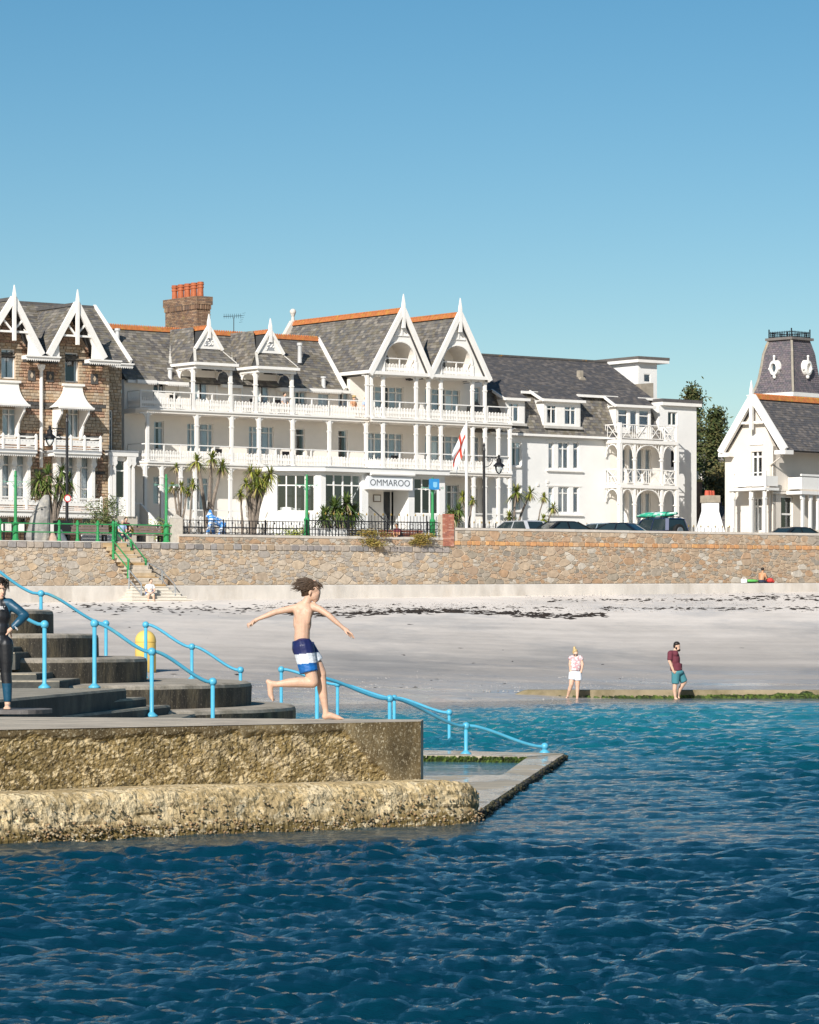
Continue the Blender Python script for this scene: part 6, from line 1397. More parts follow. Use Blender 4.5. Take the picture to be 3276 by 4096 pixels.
for i in range(2): m = MB(); m.lathe([(.17,0),(.15,.55)],L(LF.u(2786+12*i,-1),-1.4,zz+.16),10); m.build('chimney_pot', mat('cream_pot',(.6,.55,.45),.8), ch_)
c = at(2905,1800,262); fb = thing('grey_roof_house', 'distant house with grey roof glimpsed beside the cream gable', 'house', (c.x,c.y,6.7), R(10)); Ff = Frame(c.x,c.y,6.7,10)
m = MB(); z0_ = Ff.z(2900,1850); m.box(-2.5,8,0,8,0,z0_); m.build('walls', WALLC, fb); zz = Ff.z(2900,1770,-2)
for i in range(5):
    t0,t1 = i/5,(i+1)/5; m = MB(); m.add([L(-2.8,.3-2.6*t0,z0_+(zz-z0_)*t0+.06),L(8,.3-2.6*t0,z0_+(zz-z0_)*t0+.06),L(8,.3-2.6*t1,z0_+(zz-z0_)*t1),L(-2.8,.3-2.6*t1,z0_+(zz-z0_)*t1),L(-2.8,.3-2.6*t0,z0_+(zz-z0_)*t0-.05),L(8,.3-2.6*t0,z0_+(zz-z0_)*t0-.05)],[(0,1,2,3),(0,4,5,1)]); m.build('roof_course', mat('grey_brown_tile',(.24,.21,.19),.8,.1), fb)
# ================================================================ promenade furniture
RDZ = PZ+.2
mb = MB(); q = [WL.w(WL.u(1830,-1.2),-1.2),WL.w(300,-1.2),WL.w(300,-14),WL.w(WL.u(1830,-14),-14)]
mb.add([(a.x,a.y,RDZ) for a in q]+[(a.x,a.y,PZ-.1) for a in q],[(0,1,2,3)]+[(i,(i+1)%4,(i+1)%4+4,i+4) for i in range(4)])
struct('road', mb, mat('asphalt',(.06,.06,.062),.9,.15,3,bump=.2))
# ---- green lighting posts along the wall edge
def green_post(label, px, yt, yb, o=-.5, crest=False):
    Yp = WL.O.y; u = WL.u(px,o); zb = PZ+.03 if px < 700 else WL.z(px,yb,o); zt = WL.z(px,yt,o); p = WL.w(u,o,0)
    t = thing('light_post', label, 'post', (p.x,p.y,zb), WL.a, 'green light posts on the sea wall'); h = zt-zb
    m = MB(); m.lathe([(.20,0),(.20,.05),(.15,.1),(.135,.78),(.17,.82),(.17,.86),(.10,.95),(.085,1.0)],(0,0,0),14); m.build('post_base', GREENM, t, smooth=False)
    m = MB(); m.lathe([(.085,.98),(.062,h-.3),(.085,h-.28),(.085,h-.24),(.06,h-.2),(.055,h)],(0,0,0),10); m.build('shaft', GREENM, t)
    m = MB(); za = h-.55; m.beam((-.62,0,za),(.62,0,za),.03,.03)
    for s in (-1,1):
        for r in (.26,.15): m.tube([(s*(.05+r*(1-math.cos(a))),0,za-.42+r*1.6*math.sin(a)) for a in np.linspace(0,math.pi/2,7)],.014,5)
        m.tube([(s*.62+.06*math.cos(a),0,za+.06*math.sin(a)) for a in np.linspace(0,6.28,9)],.012,5)
    m.build('cross_arm', mat('pale_green_paint',(.18,.36,.27),.5), t)
    for s in (-.42,.42): m = MB(); m.ball((s,-.02,za-.1),.06,8); m.build('bulb', LACE, t)
    if crest:
        CB = mat('crest_blue',(.03,.22,.50),.4,.05); m = MB(); m.fprism([(-.25,h-.62),(.25,h-.62),(.25,h-.08),(-.25,h-.08),(-.25,h-.3)],.06,.30); m.fprism([(-.2,h-.66),(.2,h-.66),(.25,h-.62),(-.25,h-.62)],.07,.29); c = m.build('crest_box', CB, t)
        m = MB(); m.fprism([(-.12,h-.5),(0,h-.56),(.12,h-.5),(.12,h-.25),(-.12,h-.25)],.30,.31); m.build('crest_shield', mat('crest_light',(.2,.45,.62),.4), c)
    return t
green_post('green light post at the left edge in front of the granite house',62,1883,2166)
green_post('green light post beside the pointed stone gatepost',665,1897,2176)
green_post('green light post in front of the dining room window',1227,1898,2144)
green_post('green light post carrying a blue crest box beside the sign',1730,1910,2148,crest=True)
# ---- green guard rail along the open edge
gr_ = thing('guard_rail', 'green painted guard rail along the promenade edge at left', 'railing', tuple(WL.w(WL.u(300,-.3),-.3,PZ+.03)), WL.a); u_ = WL.u(300,-.3)
RZ = WL.z(300,2096,-.3)-PZ-.03; RM = WL.z(300,2130,-.3)-PZ-.03
for px in (-120,0,237,310,391,453):
    x = WL.u(px,-.3)-u_; m = MB(); m.lathe([(.12,0),(.12,.06),(.085,.1),(.07,RM-.07),(.10,RM-.05),(.10,RM+.05),(.065,RM+.07),(.06,RZ-.08),(.10,RZ-.06),(.11,RZ+.04),(.06,RZ+.1),(.07,RZ+.14),(.02,RZ+.2)],(x,0,0),10); m.build('rail_post', GREENM, gr_, smooth=False)
for z in (RM,RZ): m = MB(); m.tube([(WL.u(-300,-.3)-u_,0,z),(WL.u(453,-.3)-u_,0,z)],.03,6); m.build('rail', GREENM, gr_)
g2 = thing('guard_rail', 'short green guard rail between the beach stairs and the stone gatepost', 'railing', tuple(WL.w(WL.u(560,-.3),-.3,PZ+.03)), WL.a); u2 = WL.u(560,-.3)
for px in (464,): 
    x = WL.u(px,-.3)-u2; m = MB(); m.lathe([(.12,0),(.085,.1),(.07,RM-.07),(.10,RM),(.065,RM+.07),(.06,RZ-.08),(.11,RZ),(.06,RZ+.1),(.02,RZ+.2)],(x,0,0),10); m.build('rail_post', GREENM, g2)
for z in (RM,RZ): m = MB(); m.tube([(WL.u(464,-.3)-u2,0,z),(WL.u(690,-.3)-u2,0,z)],.03,6); m.build('rail', GREENM, g2)
# ---- stairs from the promenade down to the sand
bs_ = thing('beach_stairs', 'stone stairs stained with rust descending the sea wall to the sand', 'stairs', tuple(WL.w(WL.u(440,0),0,0)), WL.a); us_ = WL.u(440,0)
STA = mat('stair_sandstone',rough=.9,var=.2,scale=2.5,bump=.3,ramp=[(.48,.41,.32),(.44,.34,.22),(.38,.25,.12),(.50,.43,.34),(.42,.30,.17)]); STP = mat('stair_concrete',(.62,.57,.49),.9,.1,2)
n1 = 12; zt_ = PZ+.02; zb_ = 4.36; 
def Ustep(i): return WL.u(410,0)+ (WL.u(548,0)-WL.u(410,0))*i/n1-us_
for i in range(n1):
    z1_ = zt_-(zt_-zb_)*(i+.3)/n1; x0 = Ustep(i); m = MB(); m.fbox(x0,x0+1.25,.0+.0,.20+.085*i,z1_-(zt_-zb_)/n1-.02,z1_-.05); m.fbox(x0-.01,x0+1.26,.0,.215+.085*i,z1_-.05,z1_); m.build('step', STA, bs_)
for i in range(6):
    z1_ = zb_+.02-.165*i; x0 = WL.u(520-10*i,1)-us_; x1 = WL.u(665+14*i,1)-us_; m = MB(); m.fbox(x0,x1,.3,1.3+.30*i,z1_-.9,z1_-.05); m.fbox(x0-.02,x1+.02,.3,1.335+.30*i,z1_-.05,z1_); m.build('lower_step', STP, bs_)
m = MB(); m.fbox(WL.u(330,.5)-us_,WL.u(512,.5)-us_,.3,.8,3.0,4.40); m.build('landing_block', STP, bs_)
def stair_rail(pts, mtl, name, base=.95, mid=True):
    for p,zb in pts: m = MB(); m.lathe([(.09,0),(.07,.1),(.06,.4),(.09,.45),(.06,.5),(.055,.85),(.09,.9),(.05,1.0)] if mtl is GREENM else [(.04,0),(.04,base)],(p.x,p.y,zb),8); m.build('rail_post', mtl, bs_)
    for k in ((base,base*.5) if mid else (base,)):
        m = MB(); m.tube([Vector((p.x,p.y,zb+k)) for p,zb in pts],.032,6); m.build(name, mtl, bs_)
Lw = lambda px,py,o,h: (L(WL.u(px,o)-us_,o,0), WL.z(px,py,o))
stair_rail([Lw(453,2165,.15,1),Lw(453,2237,.4,1),Lw(513,2312,.95,1)],GREENM,'sloping_rail'); stair_rail([Lw(464,2165,-.2,1),Lw(524,2237,.15,1),Lw(583,2313,.5,1)],GREENM,'sloping_rail')
stair_rail([Lw(516,2355,1.0,1),Lw(565,2412,2.1,1)],STEELG,'steel_rail'); stair_rail([Lw(592,2325,.55,1),Lw(648,2357,.6,1),Lw(700,2415,1.9,1)],STEELG,'steel_rail')
# ---- stone gatepost, standing stone, boulders
u = WL.u(704,-.35); p = WL.w(u,-.35,0); zt_ = WL.z(704,2055,-.35)
gp = thing('stone_gatepost', 'square granite gatepost with pointed cap beside the green post', 'gatepost', (p.x,p.y,PZ-.1), WL.a); h = zt_-PZ+.1; w = .26
GPM = mat('pale_granite',(.46,.42,.36),.9,.15,4,bump=.4); m = MB(); m.box(-w,w,-w,w,0,h-.25); m.build('shaft', GPM, gp); m = MB(); m.add([(-w-.01,-w-.01,h-.25),(w+.01,-w-.01,h-.25),(w+.01,w+.01,h-.25),(-w-.01,w+.01,h-.25),(0,0,h)],[(0,1,4),(1,2,4),(2,3,4),(3,0,4),(3,2,1,0)]); m.build('cap', GPM, gp)
def rock(name, label, px0, px1, yt, yb, o, outline, m_, thick=.5, cat='stone'):
    """lumpy boulder grown from an outline (0..1) with real thickness"""
    u0,u1 = WL.u(px0,o),WL.u(px1,o); zb = PZ+.02; zt = WL.z((px0+px1)/2,yt,o); p = WL.w((u0+u1)/2,o,0); W_,H_ = u1-u0, zt-zb
    mb = MB(); ns = 18; nk = 20; b0 = 0
    for i in range(ns+1):
        t = i/ns; z = H_*t*.995; l,r = np.interp(t,[q[0] for q in outline],[q[1] for q in outline]), np.interp(t,[q[0] for q in outline],[q[2] for q in outline])
        c = ((l+r)/2-.5)*W_; hw = (r-l)/2*W_; d = min(thick,hw*1.1)*(1-.35*t)
        for k in range(nk):
            a = 2*math.pi*k/nk; q = Vector((c+hw*math.cos(a)*abs(math.cos(a))**-.25 if abs(math.cos(a)) > .01 else c, d*math.sin(a), z)); n_ = .05*fbm((q.x*1.8+px0,q.y*2,q.z*1.8)); mb.v.append((q.x*(1+n_),q.y+n_,q.z-(.05 if i == 0 else 0)))
    for i in range(ns):
        for k in range(nk): mb.f.append((i*nk+k,i*nk+(k+1)%nk,(i+1)*nk+(k+1)%nk,(i+1)*nk+k)); mb.m.append(0)
    mb.f.append(tuple(ns*nk+k for k in range(nk))); mb.m.append(0)
    o_ = mb.build(name, m_); o_.location = (p.x,p.y,zb); o_.rotation_euler = (0,0,WL.a); tag(o_, label, cat); return o_
RKM = mat('mossy_rock',(.27,.26,.24),.9,.25,2.5,bump=.7,bscale=8,col2=(.42,.39,.33),thr=(.5,.62))
rock('standing_stone','tall leaning grey standing stone on the promenade near the left post',106,198,1978,2164,-2.2,[(0,.05,.96),(.12,0,1),(.4,.12,1),(.7,.36,1),(.9,.60,1),(1,.78,.98)],RKM,.55)
rock('boulder','small pinkish boulder at the foot of the standing stone',194,230,2130,2164,-1.8,[(0,.0,1),(.5,.1,.9),(1,.35,.6)],mat('pink_rock',(.45,.33,.26),.9,.2,3,bump=.5),.3)
rock('boulder','dark blue-grey boulder behind the green rail post',224,270,2118,2166,-2.0,[(0,.0,1),(.4,.05,.85),(1,.15,.5)],mat('dark_rock',(.13,.15,.17),.85,.3,3,bump=.5),.4)
# ---- benches
def bench(label, px0, px1, o, yseat, m_=None):
    u0,u1 = WL.u(px0,o),WL.u(px1,o); p = WL.w((u0+u1)/2,o,0); t = thing('bench', label, 'bench', (p.x,p.y,PZ+.02), WL.a, 'promenade benches'); w = (u1-u0)/2; m_ = m_ or mat('bench_wood',(.20,.15,.13),.8,.2,3)
    for k in range(3): m = MB(); m.box(-w,w,-.25+.17*k,-.10+.17*k,.43,.47); m.build('seat_slat', m_, t)
    for k in range(3): m = MB(); m.box(-w,w,.27+.03*k,.31+.03*k,.56+.15*k,.69+.15*k); m.build('back_slat', m_, t)
    for x in (-w*.75,w*.75):
        m = MB(); m.box(x-.04,x+.04,-.24,.30,.36,.43); m.box(x-.05,x+.05,-.24,-.14,0,.36); m.box(x-.05,x+.05,.2,.3,0,.36); m.box(x-.03,x+.03,.31,.36,.40,1.0); m.build('leg_frame', BLACKM, t)
    return t
bench('long brown wooden bench behind the green rail, left of the beach stairs',243,443,-2.6,2140)
bench('brown wooden bench beside the pointed gatepost',545,655,-2.6,2140)
bench('dark wooden bench behind the iron railings below the sign',1528,1703,-4.6,2120,mat('red_bench_wood',(.16,.055,.035),.7,.2,3))
bench('black slatted bench between the palm bushes and the sign entrance',1404,1520,-4.9,2120,mat('black_bench_wood',(.03,.025,.022),.7,.2,3))
# ---- iron railings (hotel front)
def railing(label, px0, px1, o, zb, h, step=.16, hoops=True, gold=False, fr=WL):
    u0,u1 = fr.u(px0,o),fr.u(px1,o); p = fr.w(u0,o,0); t = thing('iron_railing', label, 'railing', (p.x,p.y,zb), fr.a, 'black iron railings along the seafront'); ln = u1-u0
    n = int(ln/step)
    bars = MB()
    for i in range(n+1): bars.beam((i*step,0,0),(i*step,0,h),.022,.022)
    tag(bars.build('bars', BLACKM, t, fix=False), kind='stuff')
    for z in (.1,h*.55 if hoops else h*.96,h*.82 if hoops else h*.5):
        m = MB(); m.beam((0,0,z),(ln,0,z),.035,.035); m.build('rail', BLACKM, t)
    if hoops:
        m = MB(); k = int(ln/.5)
        for i in range(k): pts = [(.25+i*.5+.16*math.cos(a),0,h*.68+.14*math.sin(a)) for a in np.linspace(0,2*math.pi,10)]; m.tube(pts,.014,4)
        tag(m.build('ring_ornaments', BLACKM, t, fix=False), kind='stuff'); g = MB()
        for i in range(int(ln/.5)+1): g.lathe([(.035,0),(.05,.05),(.0,.16)],(i*.5,0,h),6)
        tag(g.build('spear_finials', mat('gilt',(.45,.30,.08),.4,.1,metal=.5) if gold else BLACKM, t, fix=False), kind='stuff')
    for i in range(0,int(ln/2.4)+1): m = MB(); m.beam((i*2.4,0,0),(i*2.4,0,h+.04),.05,.05); m.build('standard', BLACKM, t)
    return t
HB_ = H
railing('plain black iron railing on the wall behind the blue gorilla statue',724,1215,-.25,zM,WL.z(1000,2082,-.25)-zM,.17,False)
railing('plain black iron railing on the wall in front of the terrace benches',1225,1765,-.25,zM,WL.z(1500,2085,-.25)-zM,.17,False)
railing('ornate black iron railing of the hotel garden, with ring pattern',724,1240,-5.6,PZ,WL.z(1100,2098,-5.6)-PZ,.2,True)
railing('tall gilt-tipped iron railing in front of the hotel entrance',1236,1768,-5.6,PZ,WL.z(1500,2062,-5.6)-PZ,.2,True,True)
railing('spear-topped iron railing behind the parked cars',1835,2770,-12.0,RDZ,WL.z(2300,2100,-12)-RDZ,.25,True,True)
railing('spear-topped iron railing by the white flared stack',2775,2935,-11.6,RDZ,WL.z(2850,2110,-11.6)-RDZ,.25,True,True)
pf = thing('picket_fence','weathered wooden picket fence at the right edge','fence',tuple(WL.w(WL.u(3200,-11),-11,RDZ)),WL.a)
for i in range(18): m = MB(); x = i*.13; m.fprism([(x,0),(x+.09,0),(x+.09,1.35+.04*random.random()),(x+.045,1.45),(x,1.35)],0,.03); m.build('picket', mat('grey_wood',(.42,.37,.30),.9,.2,4), pf)
# white garden walls behind the railings
for (a,c,o,yt,lab) in ((720,1100,-7.2,2133,'low white garden wall behind the gorilla statue'),(1240,1790,-6.6,2118,'low white wall under the iron railing by the entrance'),(1790,2790,-12.5,2118,'low white boundary wall behind the parked cars'),(330,470,-3.6,2135,'scalloped pale planter wall behind the benches')):
    p = WL.w(WL.u(a,o),o,0); ln = WL.u(c,o)-WL.u(a,o); m = MB(); m.box(0,ln,0,.2,0,max(.35,WL.z((a+c)/2,yt,o)-PZ)); ob_ = m.build('garden_wall', WALLA); ob_.location = (p.x,p.y,PZ); ob_.rotation_euler = (0,0,WL.a); tag(ob_,lab,'wall')
# ---- black street lamps
def lamp(label, px, yt, yb, o, side):
    u = WL.u(px,o); p = WL.w(u,o,0); zb = PZ; zt = WL.z(px,yt,o); h = zt-zb; t = thing('street_lamp', label, 'street lamp', (p.x,p.y,zb), WL.a, 'black street lamps')
    m = MB(); m.lathe([(.16,0),(.16,.5),(.10,.6),(.085,.9),(.07,h-.5),(.09,h-.45),(.05,h-.25),(.07,h-.15),(.01,h)],(0,0,0),10); m.build('post', BLACKM, t)
    za = h-.82; s = side; m = MB(); m.beam((0,0,za),(s*1.0,0,za+.02),.04,.05)
    m.tube([(s*(.06+.5*math.sin(a)),0,za-.55+.5*(1-math.cos(a))) for a in np.linspace(0,1.5,8)],.02,5)
    for k in (.25,.5,.75): m.tube([(s*k+.08*math.cos(a),0,za-.1+.08*math.sin(a)) for a in np.linspace(0,6.28,9)],.012,5)
    m.build('bracket', BLACKM, t)
    c = (s*.95,0,0); m = MB(); m.lathe([(.05,za+.14),(.08,za+.07),(.05,za+.02),(.09,za-.05),(.14,za-.10),(.14,za-.28),(.18,za-.31),(.31,za-.44),(.32,za-.48),(.30,za-.5)],c,14); m.build('lantern_hood', BLACKM, t)
    m = MB(); m.lathe([(.24,za-.5),(.21,za-.68),(.12,za-.86),(.04,za-.92)],c,12); m.build('lantern_glass', glass('lamp_glass',(.92,.95,.96),.12), t, smooth=True)
    return t
lamp('tall black street lamp in front of the granite house, lantern on its left',268,1652,2090,-3.4,-1)
ls = lamp('tall black street lamp beside the flagpole, lantern on its right',1936,1769,2112,-6.0,1)
# no-entry style round sign on the left lamp, litter bin, parking plate
l0 = [o for o in bpy.data.objects if o.name.startswith('street_lamp')][0]; za = WL.z(266,1994,-3.4)-PZ; m = MB(); m.prism([(.2*math.cos(a),.2*math.sin(a)) for a in np.linspace(0,6.283,18,False)],lambda a,b,d: (a-.02,-.12-d,za+b),0,.02); sg_ = m.build('round_sign', mat('sign_red',(.55,.04,.04),.5), l0)
m = MB(); m.prism([(.145*math.cos(a),.145*math.sin(a)) for a in np.linspace(0,6.283,18,False)],lambda a,b,d: (a-.02,-.141-d,za+b),0,.004); m.build('sign_face', WHITE, sg_)
p = WL.w(WL.u(248,-3.1),-3.1,0); bn = thing('litter_bin','black square litter bin beside the left street lamp','bin',(p.x,p.y,PZ+.02),WL.a); m = MB(); m.box(-.33,.33,-.3,.3,0,.95); m.build('body', mat('bin_black',(.02,.02,.022),.5), bn); m = MB(); m.box(-.36,.36,-.33,.33,1.02,1.14); m.box(-.3,-.25,-.27,.27,.95,1.02); m.box(.25,.3,-.27,.27,.95,1.02); m.build('lid', mat('bin_black'), bn)
for px,lab in ((58,'left white notice board behind the green rail'),(6,'white notice board at the very left edge'),(205,'small white notice board beside the standing stone')):
    p = WL.w(WL.u(px,-4.2),-4.2,0); t = thing('notice_board',lab,'notice board',(p.x,p.y,PZ),WL.a); z0_ = WL.z(px,2128,-4.2)-PZ; z1_ = WL.z(px,2095,-4.2)-PZ; m = MB(); m.box(-.55,.55,0,.05,z0_,z1_); m.build('board', WHITE, t)
    for s in (-.58,.58): m = MB(); m.box(s-.04,s+.04,-.02,.07,0,z1_+.15); m.build('leg', BLACKM, t)
# ---- flagpole and flag
p = WL.w(WL.u(1866,-6.5),-6.5,0); zt_ = WL.z(1866,1684,-6.5); fp = thing('flagpole','white flagpole with a hanging white and red cross flag','flagpole',(p.x,p.y,PZ),WL.a); h = zt_-PZ
m = MB(); m.lathe([(.09,0),(.085,h*.5),(.055,h-.1),(.09,h-.06),(.0,h)],(0,0,0),10); m.build('pole', WHITE, fp)
fm = bpy.data.materials.new('flag_cloth'); fm.use_nodes = True; MT['flag'] = fm
fl_ = MB(); n = 26; k_ = 12; FW, FH = 2.1, 1.35
red = (.62,.05,.03)
for i in range(n+1):
    for j in range(k_+1):
        s, t_ = i/n, j/k_                          # s along fly, t across hoist
        x = -.08-s*FW*.40; z = h-.18-t_*FH*.95-(s**1.15)*FW*.85+.14*s*t_; y = .12*math.sin(3*s*3+t_*2)*s+.10*math.sin(9*t_+4*s)*s
        fl_.v.append((x+t_*.0+.22*s*t_,y,z))
fl_.f = []; fl_.m = []
for i in range(n):
    for j in range(k_):
        fl_.f.append((i*(k_+1)+j,i*(k_+1)+j+1,(i+1)*(k_+1)+j+1,(i+1)*(k_+1)+j)); s,t_ = (i+.5)/n,(j+.5)/k_
        fl_.m.append(1 if (abs(t_-.5) < .11 or abs(s-.42) < .07) else 0)
fl_.build('flag',[mat('flag_white',(.78,.78,.77),.8,.03),mat('flag_red',(.60,.06,.03),.8,.05)],fp,smooth=True,fix=False)
# ---- cordyline palms
LEAF = mat('cordyline_leaf', rough=.55, var=.2, ramp=[(.17,.20,.03),(.24,.26,.04),(.12,.16,.028),(.30,.31,.055),(.10,.135,.03),(.36,.33,.08)]); LEAFD = mat('cordyline_leaf_dark', rough=.55, var=.2, ramp=[(.08,.13,.03),(.11,.165,.04),(.055,.095,.022),(.16,.20,.05)]); DEAD = mat('dead_leaf', rough=.9, ramp=[(.30,.23,.13),(.24,.18,.10),(.36,.30,.19)])
BARK = mat('cordyline_bark',(.22,.18,.145),.95,.3,6,bump=.8,bscale=20)
def rosette(par, c, R_, n, mtl, droop=.5, dead=.15, name='leaf_rosette'):
    m = MB(); c = Vector(c)
    for i in range(n):
        a = random.uniform(0,2*math.pi); e = random.uniform(-.55,1.35); isd = random.random() < dead
        if isd: e = random.uniform(-1.4,-.5)
        d = Vector((math.cos(a)*math.cos(e),math.sin(a)*math.cos(e),math.sin(e))); ln = R_*random.uniform(.75,1.1)*(.75 if isd else 1); w = .028*random.uniform(.8,1.3)*(R_/.6)**.5
        sd = d.cross(Vector((0,0,1))); sd = sd.normalized() if sd.length > .05 else Vector((1,0,0)); p = []
        for k in range(4):
            s = k/3; q = c+d*ln*s+Vector((0,0,-droop*ln*s*s*(.35+.5*max(0,math.cos(e))))); ww = w*(.8+.6*s if s < .5 else 2.2*(1-s))
            p += [q-sd*ww,q+sd*ww]
        m.add(p,[(0,1,3,2),(2,3,5,4),(4,5,7,6)],1 if isd else 0)
    return m.build(name,[mtl,DEAD],par,fix=False)
def palm(label, base, o, heads, fr=WL, R_=.75, mtl=None, trunk=.09, zbase=None, n=85):
    """base=(px,py) of the foot; heads=[(px,py,radius scale)] with optional fork point"""
    p = fr.w(fr.u(base[0],o),o,0); zb = PZ if zbase is None else zbase; t = thing('cordyline_palm', label, 'palm', (p.x,p.y,zb), fr.a, 'cordyline palms along the hotel front')
    u0 = fr.u(base[0],o); fork = None
    for k,hd in enumerate(heads):
        u,z = fr.f(hd[0],hd[1],o); e = Vector((u-u0,random.uniform(-.3,.3),z-zb)); f = Vector((e.x*.18,0,e.z*.55)) if len(hd) < 5 else Vector((fr.u(hd[3],o)-u0,0,fr.z(hd[3],hd[4],o)-zb))
        pts = []
        for i in range(9):
            s = i/8; a = Vector((0,0,-.1)); pts.append((a*(1-s)**2+f*2*s*(1-s)+e*s*s)+Vector((.02*math.sin(i*2+k),.02*math.cos(i*3),0)))
        m = MB(); m.tube(pts,[trunk*(1.15-.5*i/8) for i in range(9)],7); m.build('trunk', BARK, t)
        rosette(t,e,R_*hd[2],n,mtl or LEAF,.6,.22)
    return t
palm('tall cordyline palm with a cluster of heads behind the standing stone',(205,2130),-6.5,[(160,1918,1.05),(195,1900,1.2),(180,1955,1.1),(245,1885,.8),(232,1935,.9),(282,1925,.9),(150,1960,.8),(262,1960,.8)],R_=.95,mtl=LEAFD,trunk=.14)
palm('branching cordyline with three bright heads in front of the first-floor balcony',(832,2130),-7.5,[(842,1836,1.1),(782,1845,1.05),(884,1865,1.0)],R_=.75,trunk=.12)
palm('slim pale cordyline right of the second green post',(722,2130),-7.0,[(698,1870,.7),(686,1950,.8),(727,1945,.9),(752,1965,.7)],R_=.62,trunk=.07)
palm('thin leaning cordyline with one small head left of the gorilla',(756,2130),-6.2,[(776,1935,.9)],R_=.6,trunk=.06)
palm('dense many-headed cordyline left of the dining room window',(1008,2130),-7.0,[(1010,1885,.8),(1035,1905,1.1),(1082,1895,1.0),(1020,1950,1.0),(1060,1925,1.0),(985,1935,.7),(1042,1945,.9)],R_=.8,trunk=.13)
palm('small single-headed cordyline beside the dense palm',(972,2130),-6.6,[(957,1975,.9)],R_=.62,trunk=.07)
palm('broad bushy palm clump in front of the dining room front window',(1352,2110),-7.2,[(1300,2060,1.0),(1340,2030,1.1),(1385,2015,1.1),(1420,2050,1.0),(1360,2060,1.1),(1400,2080,.9),(1290,2080,.8)],R_=1.0,mtl=LEAFD,trunk=.10,n=110)
palm('low bushy palm beside the brick pier',(1812,2100),-7.4,[(1800,2050,1.0),(1828,2040,.9),(1815,2070,1.0)],R_=.85,mtl=LEAFD,trunk=.09)
palm('two-headed cordyline beside the flagpole',(1870,2120),-8.0,[(1858,1985,.9),(1886,2000,.7)],R_=.65,trunk=.07)
palm('cordyline with stacked heads in front of the annex corner',(2052,2110),-9.2,[(2058,1968,1.2),(2122,1972,.9),(2046,2065,.9)],R_=.75,trunk=.08)
palm('thin leaning cordyline right of the annex corner',(2138,2110),-9.2,[(2182,1988,.9)],R_=.55,trunk=.05)
palm('short cordyline pair below the annex lower windows',(2172,2110),-9.0,[(2212,2030,.9),(2170,2075,.9)],R_=.65,trunk=.06)
# ---- shrubs
def shrub(name, label, cat, c, rx, ry, rz, n, ramp, leaf=.05, trunk=True, off=0):
    t = thing(name, label, cat, tuple(c)); m = MB(); mt_ = mat('leaf_'+label[:18].replace(' ','_'), rough=.6, var=.25, ramp=ramp)
    cl = [Vector((random.gauss(0,.5)*rx,random.gauss(0,.5)*ry,off+rz*(.25+1.55*random.random()))) for _ in range(max(6,n//60))]
    for i in range(n):
        k = random.choice(cl); q = k+Vector((random.gauss(0,.22)*rx,random.gauss(0,.22)*ry,random.gauss(0,.20)*rz))
        a = random.uniform(0,6.28); d = Vector((math.cos(a),math.sin(a),random.uniform(-.5,1))).normalized(); s = d.orthogonal().normalized()*leaf*.45; l = leaf*random.uniform(.7,1.5)
        m.add([q-d*l,q+s,q+d*l,q-s],[(0,1,2,3)])
    cr_ = m.build('crown' if trunk else 'foliage', mt_, t, fix=False)
    if trunk:
        m = MB()
        for k in cl[:max(4,len(cl)//3)]: m.tube([(0,0,-.1),k*.4+Vector((0,0,.1)),k],[.05*max(1,rz*.4),.03*max(1,rz*.4),.01],5)
        m.build('trunk', BARK, t)
    return t
GRN = [(.09,.12,.035),(.12,.15,.05),(.06,.085,.025),(.16,.18,.07)]
p = WL.w(WL.u(418,-4.0),-4.0,PZ); shrub('feathery_shrub','tall feathery grey-green shrub left of the white porch','shrub',p,.75,.6,1.25,2600,GRN,.06)
YEL = [(.35,.38,.05),(.24,.30,.04),(.45,.45,.10),(.16,.22,.03)]
p = WL.w(WL.u(1170,-4.5),-4.5,PZ); shrub('yellow_shrub','yellow-green round shrub behind the railing beside the third green post','shrub',p,.75,.5,.5,1500,YEL,.06)
p = WL.w(WL.u(655,-5.5),-5.5,PZ); shrub('garden_shrub','light green garden shrub behind the second green post','shrub',p,.6,.5,.7,1200,[(.2,.26,.06),(.12,.17,.04),(.28,.3,.08)],.06)
DRY = [(.30,.20,.05),(.22,.16,.04),(.38,.27,.08),(.14,.12,.03),(.25,.22,.05)]
for (px,py,rx,rz,lab) in ((1475,2160,1.1,.45,'large dry yellow-brown plant hanging over the wall top'),(1672,2165,.7,.35,'smaller dry plant hanging on the wall below the crest post'),(430,2110,1.2,.28,'dry grassy planting on the planter behind the benches'),(590,2112,1.1,.26,'straw-coloured planting behind the gatepost bench')):
    o_ = .12 if px > 1000 else -4.2; u,z = WL.f(px,py,o_); p = WL.w(u,o_,0); shrub('wall_plant',lab,'plant',(p.x,p.y,z-rz*.9 if px > 1000 else PZ+.5),rx,.22 if px > 1000 else .5,rz,1600,DRY,.05,False)
